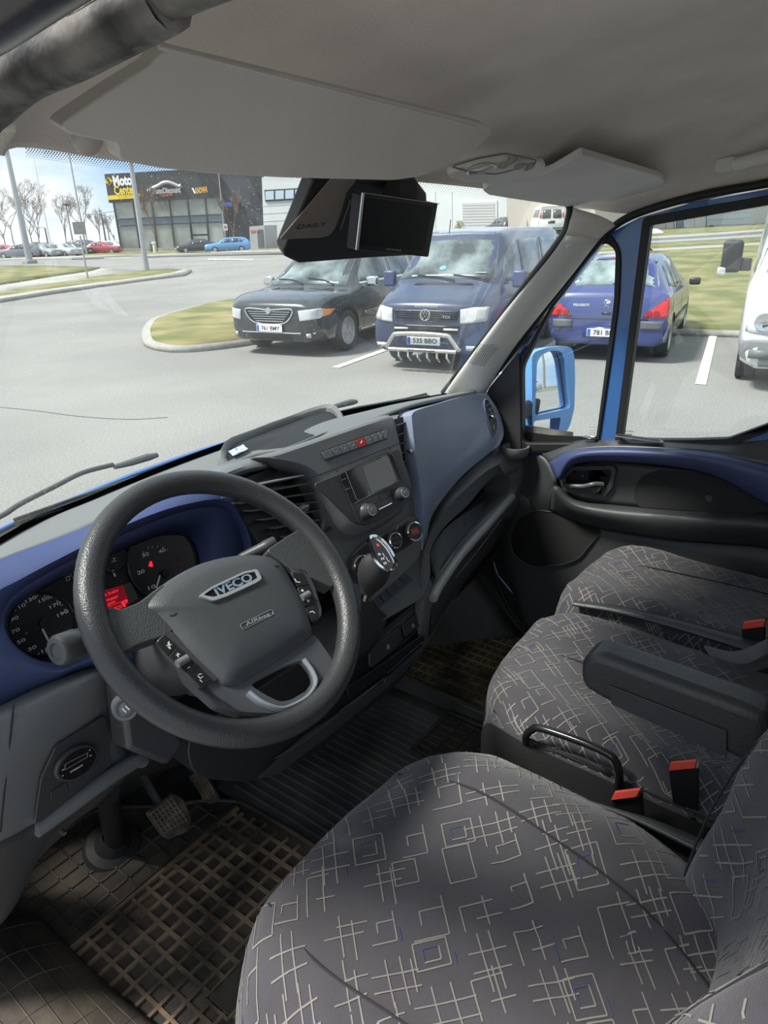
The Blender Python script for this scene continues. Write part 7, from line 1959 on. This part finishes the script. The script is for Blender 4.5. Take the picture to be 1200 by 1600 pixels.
# black upper box and right wall, side depth behind
def vol(nm, l, depth, m, par, pl=None, off=0.0):
    pl = pl or PB1; p = fq(l, off, pl); return plate(nm, [q - pl[1] * depth for q in p], pl[1], depth, m, par)
vol('upper_box', [(163, 272), (409, 258), (410, 325), (352, 314), (349, 308), (170, 317)], 14, CLD, sr)
vol('side_wall', [(348, 306), (410, 300), (413, 388), (353, 390)], 12, CLD, sr, off=-.3)
vol('glass_core', [(175, 316), (350, 306), (356, 391), (189, 392)], 10, mat('showroom interior dark', (.05, .055, .055), .8), sr, off=-1.2)
base = vol('plinth', [(188, 388.5), (353, 386), (353, 392), (188, 394)], 2, KRB, sr, off=-.1)
# glazing: measured bays
ux0, ux1 = (176, 316), (350, 306)
def bay(u_, v_):   # u along, v down (0 top .. 1 bottom)
    tp_ = (176 + (350 - 176) * u_, 317.0 - 11 * u_); bt_ = (188.5 + (356 - 188.5) * u_, 390.5 - 3.0 * u_)
    return (tp_[0] + (bt_[0] - tp_[0]) * v_, tp_[1] + (bt_[1] - tp_[1]) * v_)
cuts_u = [0, .175, .34, .50, .665, .825, 1.0]
rows_v = [(.0, .34, SGL), (.355, .485, SGB), (.50, 1.0, SGL)]
for i in range(6):
    for (v0, v1, m_) in rows_v:
        if i == 4 and v0 == .5:
            for (w0, w1) in ((.5, .72), (.75, 1.0)):
                fplate('pane', [bay(cuts_u[i] + .012, w0), bay(cuts_u[i + 1] - .012, w0), bay(cuts_u[i + 1] - .012, w1), bay(cuts_u[i] + .012, w1)], .08, m_, sr, off=-.4)
            continue
        fplate('pane', [bay(cuts_u[i] + .004, v0), bay(cuts_u[i + 1] - .004, v0), bay(cuts_u[i + 1] - .004, v1), bay(cuts_u[i] + .004, v1)], .08, m_, sr, off=-.4)
for u_ in cuts_u:
    fplate('mullion', [bay(u_ - .005, 0), bay(u_ + .005, 0), bay(u_ + .005, 1), bay(u_ - .005, 1)], .25, MUL, sr, off=-.4)
for v_ in (.345, .49): fplate('transom', [bay(0, v_), bay(1, v_), bay(1, v_ + .014), bay(0, v_ + .014)], .22, MUL, sr, off=-.4)
fplate('downpipe', [(341, 262), (342, 262), (354, 388), (352.5, 388)], .2, GSG, sr, off=.05)
fplate('dark_window', [(390, 302), (404, 301), (406, 318), (392, 319)], .1, GLOS, sr, off=0)
# signs
def ftext(s, p0, p1, h, m, par, off=.35, pl=None, bold=.02): return pxtext(s, p0, p1, h, pl or PB1, m, par, off=off, bold=bold)
ftext('Motor', (178, 284), (213, 281.5), 1.05, WSG, sr, bold=.05)
ftext('Center', (180, 299), (214, 296), .95, YEL, sr, bold=.03)
fplate('sign_bar', [(170, 306), (219, 302.5), (219.5, 309.5), (170.5, 312.5)], .2, YEL, sr, off=.05)
fplate('sign_diamond', [(165, 284), (170, 277), (177, 283), (172, 290)], .2, YEL, sr, off=.05)
G().tube(fq([(171, 279), (169, 282.5), (173, 284.5), (171, 288)], .32), .10, 5).ob('diamond_stroke', CLD, sr)
G().tube(cr1(fq([(232, 299), (238, 295), (247, 291), (256, 286), (264, 285), (272, 287.5), (280, 291), (284, 290)], .2), 4), .22, 6).ob('car_outline_sign', GSG, sr)
ftext('AutoDiscount', (240, 299.5), (284, 297), .60, GSG, sr, bold=.05)
fplate('red_sign_strip', [(250, 304), (270, 302.5), (270.5, 305.5), (250.5, 306.8)], .1, RSG, sr, off=.05)
ftext('KNOWHI', (307, 299), (325, 296.5), .62, ORS, sr, bold=.04)
fplate('white_stroke', [(300, 294), (302.5, 293.5), (307, 302), (304.5, 302.5)], .1, WSG, sr, off=.1)
# grey office hall joined on the right
A2 = VD(409, 91); A2.z = 0; B2 = VD(640, 84); B2.z = 0
n2_ = (B2 - A2).cross(V((0, 0, 1))).normalized(); n2_ = n2_ if n2_.dot(CAM - A2) > 0 else -n2_
PB2 = (A2, n2_)
hl = empty('office_hall', (A2 + B2) / 2, 'pale grey office hall with a dark framed window band next to the black showroom', 'building')
vol('wall', [(409, 277), (640, 262), (650, 375), (413, 388)], 14, HALL, hl, PB2)
vol('parapet', [(408, 255), (640, 240), (640, 261), (409, 277)], 13, mat('hall parapet', (.42, .43, .41), .8), hl, PB2, off=-.5)
fplate('window_frame', [(414, 297), (640, 284), (640, 302), (415, 315)], .15, MUL, hl, 0, PB2)
for i in range(10):
    x0 = 416 + i * 15.5; x1 = x0 + 13; k = -.057
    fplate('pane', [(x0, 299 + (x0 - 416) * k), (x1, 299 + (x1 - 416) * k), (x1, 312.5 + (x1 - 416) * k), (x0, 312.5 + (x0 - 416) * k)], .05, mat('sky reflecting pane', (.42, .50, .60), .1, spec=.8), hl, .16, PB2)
for y_ in (322, 334, 346): fplate('panel_joint', [(411, y_), (640, y_ - 13), (640, y_ - 12.5), (411, y_ + .5)], .03, GSG, hl, .0, PB2)
fplate('lower_wall', [(412, 374), (640, 361), (640, 378), (413, 389)], .1, HALB, hl, 0, PB2)
pc = empty('entrance_porch', VD(401, 86), 'small grey entrance porch with a dark glass door beside the showroom', 'porch')
A3 = VD(389, 87); B3 = VD(414, 86); A3.z = B3.z = 0; n3_ = (B3 - A3).cross(V((0, 0, 1))).normalized(); n3_ = n3_ if n3_.dot(CAM - A3) > 0 else -n3_; PB3 = (A3, n3_)
vol('porch_box', [(389.5, 354), (413, 352), (415, 389), (391, 390)], 3, mat('porch grey', (.34, .35, .35), .6), pc, PB3)
fplate('glass_door', [(402, 359), (411, 358.5), (413, 386), (404, 387)], .06, mat('porch door glass', (.10, .12, .12), .15), pc, 0, PB3)
fplate('red_notice', [(402, 359.5), (406, 359.3), (406, 361.5), (402, 361.8)], .05, RSG, pc, .08, PB3)
fplate('notice', [(392, 360), (399, 359.5), (399, 362), (392, 362.5)], .05, RSG, pc, .03, PB3)
# hall with the roller door
A4 = VD(652, 84); B4 = VD(930, 76); A4.z = B4.z = .6; n4_ = (B4 - A4).cross(V((0, 0, 1))).normalized(); n4_ = n4_ if n4_.dot(CAM - A4) > 0 else -n4_; PB4 = (A4, n4_)
gh_ = empty('roller_door_hall', (A4 + B4) / 2, 'pale hall with a grey roller door behind the camper van', 'building')
vol('wall', [(641, 268), (940, 255), (940, 385), (645, 392)], 14, HALL, gh_, PB4)
fplate('plinth', [(643, 365), (724, 363), (724, 385), (643, 388)], .08, HALB, gh_, 0, PB4)
fplate('plinth', [(776, 362), (940, 358), (940, 385), (776, 386)], .08, HALB, gh_, 0, PB4)
fplate('door_frame', [(720, 314), (777, 313), (777, 375), (723, 376)], .12, mat('door frame pale', (.62, .63, .61), .7), gh_, 0, PB4)
rd_ = fplate('roller_door', [(723, 317), (774, 316), (775, 374), (725, 375)], .10, mat('roller door grey', (.46, .47, .46), .6), gh_, .06, PB4)
for k in range(12):
    y_ = 321 + k * 4.4; fplate('slat_joint', [(723.5, y_), (774, y_ - 1), (774, y_ - .6), (723.5, y_ + .4)], .02, GSG, rd_ if False else gh_, .17, PB4)
for x_ in (706, 792, 797, 660, 680): fplate('panel_joint', [(x_, 300), (x_ + .7, 300), (x_ + 1.2, 366), (x_ + .5, 366)], .03, GSG, gh_, 0, PB4)
fplate('dark_door', [(799, 338), (811, 337), (812, 366), (800, 366)], .08, mat('porch door glass', (0, 0, 0)), gh_, .02, PB4)
fplate('door_sign', [(801, 344.5), (809, 344), (809, 348.5), (801, 349)], .03, WSG, gh_, .12, PB4)
# buff hall behind the upper road, seen through the door window
A5 = UT(1000, 362); B5 = UT(1400, 340); n5_ = (B5 - A5).cross(V((0, 0, 1))).normalized(); n5_ = n5_ if n5_.dot(CAM - A5) > 0 else -n5_; PB5 = (A5, n5_)
bh = empty('buff_hall', (A5 + B5) / 2, 'buff hall with grey sectional door behind the upper road, seen through the door window', 'building')
vol('wall', [(930, 250), (1400, 225), (1400, 346), (930, 368)], 8, HALB, bh, PB5)
sd_ = fplate('sectional_door', [(1104, 250), (1171, 246), (1172, 357.5), (1103, 360.5)], .08, mat('sectional door grey', (.50, .52, .53), .6), bh, .02, PB5)
for k in range(11):
    y_ = 262 + k * 9; fplate('section_joint', [(1103.5, y_), (1171.5, y_ - 3), (1171.5, y_ - 2.4), (1103.5, y_ + .6)], .02, GSG, bh, .11, PB5)
fplate('door_port', [(1107, 352.3), (1112, 352), (1112, 354), (1107, 354.3)], .03, BLK, bh, .12, PB5)
fplate('window_frame', [(1052, 344), (1075, 343), (1074, 361.5), (1054, 362.5)], .05, HALL, bh, .02, PB5)
fplate('pane', [(1055, 344), (1071, 343), (1070, 359.5), (1055, 360.5)], .03, mat('dark hall window', (.10, .13, .17), .15), bh, .08, PB5)
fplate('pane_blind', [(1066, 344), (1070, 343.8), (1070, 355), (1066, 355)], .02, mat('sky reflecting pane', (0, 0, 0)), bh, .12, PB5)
for x_ in (1085, 1040): fplate('panel_joint', [(x_, 300), (x_ + .6, 300), (x_ + .6, 361), (x_, 361)], .02, GSG, bh, .01, PB5)
snow = G().lathe(UT(1022, 366), (0, 0, 1), [(.7, 0), (.5, .2), (.2, .33), (0, .36)], 12).ob('gravel_heap', WSG, None); tag(snow, 'small white heap at the corner of the buff hall', 'heap')

# ================================================================== poles, posts and signs
POLE = mat('galvanised pole', (.36, .385, .40), .5, .3); POLW = mat('white pole', (.72, .74, .75), .5); POLD = mat('dark pole', (.13, .14, .145), .6)
def pole(name, base_px, top_px, D, r0, r1, m, label, cat='pole', plinth=False, group=None, low=None):
    b = VD(base_px[0], D, base_px[1]); t = UD(top_px[0], top_px[1], D); h = t.z - b.z
    o = empty(name, b, label, cat, group)
    G().tube([b, V((b.x, b.y, b.z + h * .5)), V((b.x, b.y, b.z + h))], [r0, (r0 + r1) / 2, r1], 10).ob('shaft', m, o)
    if plinth: G().box(b + V((0, 0, .15)), (.9, .9, .3)).ob('base', mat('pole base', (.30, .28, .25), .8), o, bevel=.05)
    return o, V((b.x, b.y, b.z + h))
pole('lamp_post', (47, 412), (8, 225), 69, .27, .17, POLE, 'thick grey lamp post leaning nearest the left edge of the windscreen', plinth=True)
pole('lamp_post', (230, 427), (192, 215), 43, .15, .10, POLE, 'tall grey lamp post on the grass strip in front of the black showroom')
pole('flagpole', (82, 399), (50, 246), 92, .11, .04, POLW, 'thin white flagpole beside the row of parked cars')
pole('flagpole', (136, 398), (106, 225), 90, .12, .06, POLE, 'grey flagpole standing behind the traffic sign')
pole('flagpole', (263, 391), (245, 262), 96, .15, .09, POLW, 'bright white flagpole in front of the showroom glass')
o, t = pole('street_lamp', (117, 396), (105, 320), 104, .11, .08, POLE, 'street lamp with a small twin head above the parked cars')
G().box(t, (.9, .35, .25)).ob('lamp_head', POLD, o)
o, t = pole('street_lamp', (168, 392), (161, 334), 108, .12, .10, POLD, 'dark street lamp with a long pale crossarm left of the showroom')
G().tube([t + V((-1.0, 1.0, 0)), t + V((1.2, -1.2, .25))], .07, 6).ob('crossarm', POLE, o)
pole('flagpole', (174, 392), (168, 343), 118, .10, .05, POLD, 'short thin dark pole just left of the showroom corner')
o, t = pole('street_lamp', (78, 396), (71, 356), 100, .10, .08, POLD, 'short street lamp crossing the thin flagpole')
G().tube([t, t + V((-1.2, 1.2, .2))], .05, 6).ob('crossarm', POLE, o)
b = UT(138, 439); D_ = math.hypot(b.x - CAM.x, b.y - CAM.y)
o, t = pole('traffic_sign', (138, 439), (124, 368), D_, .045, .040, POLE, 'square traffic sign seen from the back on a grey post', cat='road sign')
vdir = V((b.x - CAM.x, b.y - CAM.y, 0)).normalized(); sgn = V((vdir.y, -vdir.x, 0))
c1_ = UD(124, 356.5, D_ - .06); hw = 8.2 / F_PX * D_ * .94; p = [c1_ + sgn * sx * hw + V((0, 0, sz * hw)) for sx, sz in ((-1, -1), (1, -1), (1, 1), (-1, 1))]
plate('sign_panel', rpoly(p, .04), -vdir, .03, mat('sign back grey', (.26, .265, .265), .6), o)
for dx in (-.5, .5): G().box(c1_ - vdir * .04 + V((0, 0, dx * hw)), (.05, .05, .03)).ob('bracket', POLE, o)
for i, (a, b_, lb) in enumerate(((241, 386, 'left'), (321, 388, 'middle'), (356, 388.5, 'right'))):
    D = 86; b = VD(a, D, b_); o = G().lathe(b, (0, 0, 1), [(.16, 0), (.16, 1.0), (.24, 1.05), (.24, 1.2), (0, 1.25)], 10).ob('bollard_lamp', POLW, None)
    tag(o, 'white bollard lamp, %s of the three before the showroom' % lb, 'bollard', 'white bollard lamps')
    o2 = o
b = VD(351, 88); o = empty('street_sign', b, 'blue street name sign on a dark post before the black wall', 'road sign')
t = UD(351, 319, 88); G().tube([b, V((b.x, b.y, t.z))], .05, 6).ob('post', POLD, o)
c1_ = UD(354, 319, 88); plate('blue_panel', [c1_ + sgn * a + V((0, 0, z_)) for a, z_ in ((-.55, -.2), (.55, -.2), (.55, .2), (-.55, .2))], -vdir, .04, mat('blue sign face', (.10, .18, .62), .5), o)
c1_ = UD(352, 355, 88); plate('white_panel', [c1_ + sgn * a + V((0, 0, z_)) for a, z_ in ((-.25, -.35), (.25, -.35), (.25, .35), (-.25, .35))], -vdir, .04, WSG, o)
plate('red_mark', [c1_ - vdir * .06 + sgn * a + V((0, 0, z_)) for a, z_ in ((-.12, -.12), (.12, -.12), (.12, .12), (-.12, .12))], -vdir, .02, RSG, o)

# ================================================================== bare trees
BRK = mat('grey brown bark', (.30, .275, .25), .9); BRR = mat('reddish twigs', (.20, .135, .095), .9)
def tree(name, loc, h, seed, label, m=BRK, spread=.55, depth=5, upr=.5, r=.16, group=None, thin=.02):
    rnd = random.Random(seed); o = empty(name, loc, label, 'tree', group); gt = G(); gb = G()
    def grow(p, d, ln, rad, k):
        q = p + d * ln; mid = p.lerp(q, .5) + V((rnd.uniform(-1, 1), rnd.uniform(-1, 1), 0)) * ln * .04
        (gt if k == 0 else gb).tube([p, mid, q], [rad, rad * .85, rad * .65], 4 if k else 6, cap=False)
        if k >= depth: return
        for i in range(3 if k < 3 else 2 + (rnd.random() < .5)):
            a = rnd.uniform(0, 2 * PI); s_ = spread * rnd.uniform(.5, 1.2)
            nd = (d + V((math.cos(a) * s_, math.sin(a) * s_, upr * .3))).normalized()
            grow(p.lerp(q, rnd.uniform(.55, 1)), nd, ln * rnd.uniform(.60, .80), max(thin, rad * .58), k + 1)
    grow(V(loc), V((0, 0, 1)), h * .30, r, 0)
    gt.ob('trunk', m, o); gb.ob('branches', m, o)
    return o
gr1 = 'bare trees behind the parked cars'
for i, (px, D, h, sp_r, lb, seed) in enumerate(((22, 125, 13, .75, 'broad bare willow at the far left', 3), (50, 130, 11, .5, 'bare tree right of the broad willow', 5), (63, 128, 11.5, .45, 'narrow bare tree beside the short street lamp', 8), (104, 122, 11, .6, 'rounded bare tree behind the twin-headed street lamp', 9), (137, 126, 12, .55, 'bare tree behind the traffic sign', 12), (158, 135, 8.5, .4, 'small faint bare tree left of the dark street lamp', 14), (8, 120, 9, .7, 'low bare bushy tree at the very left edge', 17), (180, 140, 7, .6, 'low bare tree beside the showroom corner', 19))):
    tree('bare_tree', VD(px, D), h, seed, lb, spread=sp_r, depth=6, r=.11, group=gr1, thin=.016)
tree('young_tree', VD(244, 93), 9.5, 31, 'young reddish bare tree in front of the left showroom panes', BRR, .35, 5, 1.2, .10, thin=.03)
tree('young_tree', VD(366, 84), 7.4, 33, 'young bare tree in front of the black showroom wall', BRR, .38, 5, 1.0, .10, thin=.028)
tree('young_tree', VD(823, 62), 6.6, 35, 'slim bare tree in front of the white van by the hall', BRK, .35, 4, 1.2, .08, thin=.02)
SHR = mat('olive shrub', (.16, .18, .05), .9)
for px, D, lb, s_ in ((56, 90, 'small dark green conifer beside the thick lamp post', 1.6), (236, 92, 'low olive bush before the showroom glass', 1.0), (718, 74, 'small yellow-green bush left of the roller door', 1.5), (160, 96, 'low yellow-green bush before the red parked car', 1.0)):
    o = empty('shrub', VD(px, D), lb, 'shrub'); g = G(); rnd = random.Random(px)
    for k in range(260):
        a = rnd.uniform(0, 6.28); z_ = rnd.uniform(.05, 1) * s_; r_ = s_ * .5 * (1 - z_ / s_ * .6) * rnd.random() ** .5
        c0_ = V((math.cos(a) * r_, math.sin(a) * r_, z_)) + VD(px, D); e = V((rnd.uniform(-1, 1), rnd.uniform(-1, 1), rnd.uniform(-.3, 1))).normalized() * .11; f_ = e.orthogonal().normalized() * .05
        g.add([c0_ - e, c0_ + f_, c0_ + e, c0_ - f_], [(0, 1, 2, 3)])
    g.ob('foliage', SHR, o, kind='stuff', smooth=False)
    G().tube([VD(px, D), VD(px, D) + V((0, 0, s_ * .7))], .05, 5).ob('stem', BRK, o)

# ================================================================== distant cars: two prototypes with their parts, copied
def far_proto(kind):
    if kind == 'wagon':
        stn = [(2.3, .3, .75, .6, .75, .6), (2.15, .2, .87, .7, .85, .68), (1.0, .2, .89, .85, .98, .7), (.3, .2, .89, .9, 1.40, .6), (-1.5, .2, .89, .92, 1.46, .6), (-2.1, .22, .88, .9, 1.2, .62), (-2.3, .3, .82, .7, .85, .6)]
        win = [[(.75, .95), (.3, 1.30), (-.3, 1.36), (-.3, .97)], [(-.36, .97), (-.36, 1.36), (-1.1, 1.37), (-1.1, .98)], [(-1.16, .98), (-1.16, 1.36), (-1.6, 1.34), (-1.95, 1.02)]]
        ws_ = [(-.66, .95), (.66, .95), (.56, .35), (-.56, .35)]
    else:
        stn = [(2.2, .3, .72, .55, .7, .6), (2.05, .2, .85, .66, .80, .66), (1.0, .2, .88, .82, .93, .7), (.3, .2, .88, .86, 1.36, .58), (-.9, .2, .88, .88, 1.40, .57), (-1.5, .2, .88, .9, 1.08, .66), (-2.05, .22, .86, .86, .98, .66), (-2.25, .3, .8, .66, .8, .6)]
        win = [[(.75, .92), (.3, 1.24), (-.25, 1.30), (-.25, .94)], [(-.31, .94), (-.31, 1.30), (-.85, 1.29), (-1.25, .98)]]
        ws_ = [(-.64, .92), (.64, .92), (.54, .35), (-.54, .35)]
    c = Car('far_car', 'x', 'car', V((0, 0, 0)), 0, stn, mat('far paint proto', (.1, .1, .1), .3), nu=2, nv=1)
    for ax in 'LR':
        for w in win: c.dec('side_window', w, ax, CGD, cuts=1)
    c.dec('windscreen', ws_, 'T', CG, cuts=1)
    for sx in (-1, 1):
        c.dec('headlamp', [(sx * .55, .55), (sx * .55, .68), (sx * .82, .68), (sx * .82, .55)], 'F', LAMP, .02)
        c.dec('tail_lamp', [(sx * .55, .62), (sx * .55, .78), (sx * .84, .78), (sx * .84, .62)], 'B', TAIL, .02)
        for y in (1.35, -1.35):
            o = G().lathe((sx * .70, y, .31), (sx, 0, 0), [(.31, 0), (.31, .2), (.22, .21), (.20, .17), (0, .17)], 16).ob('wheel', [TYRE], c.root, local=True)
            G().lathe((sx * .70, y, .31), (sx, 0, 0), [(.20, .18), (.19, .205), (0, .21)], 12).ob('rim', RIMM, o, local=True)
    c.dec('number_plate', [(-.26, .42), (.26, .42), (.26, .53), (-.26, .53)], 'F', PLT, .03)
    c.dec('number_plate', [(-.26, .50), (.26, .50), (.26, .61), (-.26, .61)], 'B', PLT, .03)
    return c.root
def kids(o): return [x for x in bpy.data.objects if x.parent == o]
protos = {}
def far_car(kind, px, D, rz, colr, label, name='parked_car', group=None, scale=1.0, z=None, cat='car'):
    loc = VD(px, D)
    if kind not in protos:
        protos[kind] = (far_proto(kind)); root = protos[kind]; first = True
    else:
        src = protos[kind]; root = src.copy(); COL.objects.link(root)
        OFF[root.name] = Matrix.Identity(4)
        for ch in kids(src):
            if ch == root: continue
            d = ch.copy(); COL.objects.link(d); d.parent = root
            for gc in kids(ch):
                if gc == d: continue
                e = gc.copy(); COL.objects.link(e); e.parent = d
    root.name = name; root.location = loc; root.rotation_euler = (0, 0, rz); root.scale = (scale, scale, scale)
    root['label'] = label; root['category'] = cat
    if group: root['group'] = group
    pm_ = carpaint('far paint %s' % str(colr), colr, .3)
    for ch in kids(root):
        if ch.name.startswith('body'):
            ch.material_slots[0].link = 'OBJECT'; ch.material_slots[0].material = pm_
    return root
gp_ = 'cars parked in the row at the far left'
far_car('sedan', -4, 97, R(40), (.62, .03, .05), 'bright red car cut by the left edge of the windscreen', group=gp_)
far_car('wagon', 26, 90, R(48), (.17, .19, .21), 'grey estate car, nearest to the thick lamp post', group=gp_)
far_car('wagon', 52, 96, R(195), (.05, .06, .08), 'dark blue estate car half behind the small conifer', group=gp_)
far_car('sedan', 66, 90, R(190), (.28, .30, .32), 'silver car with its bonnet toward the road, beside the conifer', group=gp_)
far_car('wagon', 80, 97, R(190), (.03, .035, .04), 'black estate car behind the thin flagpole', group=gp_)
far_car('sedan', 95, 90, R(190), (.42, .45, .46), 'pale car between the thin flagpole and the street lamp', group=gp_)
far_car('sedan', 116, 95, R(195), (.03, .035, .04), 'black saloon under the twin-headed street lamp', group=gp_)
far_car('wagon', 137, 101, R(215), (.03, .04, .07), 'tall dark navy car behind the traffic sign', group=gp_, scale=1.12)
far_car('sedan', 159, 95, R(215), (.40, .03, .05), 'dark red car left of the showroom corner', group=gp_)
far_car('sedan', 177, 103, R(215), (.62, .64, .65), 'white car against the showroom corner', group=gp_)
far_car('sedan', 306, 84, R(62), (.02, .023, .027), 'black saloon parked in front of the showroom')
far_car('wagon', 355, 81, R(52), (.10, .30, .62), 'light blue estate car parked in front of the showroom', scale=1.02)
far_car('wagon', 785, 66, R(-40), (.05, .055, .055), 'dark estate car seen from behind near the roller door')
far_car('sedan', 640, 40, R(-60), (.07, .085, .10), 'grey car almost hidden behind the reversing screen') if False else None
# white passenger van by the hall
wv = VD(852, 60); stn = [(2.7, .5, .8, .8, 1.0, .7), (2.5, .4, .95, .95, 1.15, .8), (1.6, .4, .98, 1.1, 1.25, .8), (1.0, .4, .98, 1.2, 1.95, .78), (.5, .4, .98, 1.2, 2.08, .78), (-2.5, .4, .98, 1.2, 2.10, .78), (-2.75, .45, .95, 1.15, 1.9, .78), (-2.8, .5, .93, 1.1, 1.3, .85)]
c = Car('white_passenger_van', 'white passenger van with tinted windows parked by the pale hall', 'van', wv, R(-58), stn, mat('white fleet paint', (.74, .76, .77), .35), nu=2, nv=1)
for ax in 'LR':
    for a, b in ((1.0, .2), (.1, -.8), (-.9, -1.7), (-1.8, -2.5)): c.dec('side_window', [(a, 1.28), (a, 1.82), (b, 1.84), (b, 1.28)], ax, CGD, cuts=1)
for sx in (-1, 1):
    c.dec('rear_window', [(sx * .08, 1.20), (sx * .08, 1.80), (sx * .66, 1.78), (sx * .72, 1.20)], 'B', CGD, .02, cuts=1)
    c.dec('tail_lamp', [(sx * .78, 1.25), (sx * .76, 1.6), (sx * .86, 1.6), (sx * .9, 1.25)], 'B', TAIL, .03)
    for y in (1.6, -1.5): c.wheel(sx * .93, y, .36, spokes=6)
c.dec('plate_box', [(-.25, .85), (.25, .85), (.25, 1.05), (-.25, 1.05)], 'B', CGD, .02)
c.dec('bumper', [(-.9, .42), (.9, .42), (.9, .55), (-.9, .55)], 'B', GRL, .04)
# what the door mirror shows: trees and two cars behind the van
for i in range(9):
    tree('roadside_tree', V((-5 + i * 2.5 + (i % 3) * .7, -82 - (i % 2) * 3, 0)), 17 + (i * 37 % 5), 50 + i, 'slender bare roadside tree behind the van, seen only in the door mirror', spread=.3, depth=5, upr=1.2, r=.16, group='bare roadside trees behind the van', thin=.03)
for i, (x_, y_) in enumerate(((2.5, -72), (9.2, -73))):
    src = far_car('wagon', 352, 84, R(70), (.45, .47, .48), 'silver estate car behind the van, seen only in the door mirror', group='silver cars behind the van'); src.location = (x_, y_, 0)
st_sheet('grass_verge', [(-40, -76), (40, -77), (40, -92), (-40, -90)], GRS, .10, 'grass verge behind the van')
st_sheet('kerb_strip', [(-40, -75.6), (40, -76.6), (40, -77), (-40, -76)], KRB, .12, 'kerb behind the van')
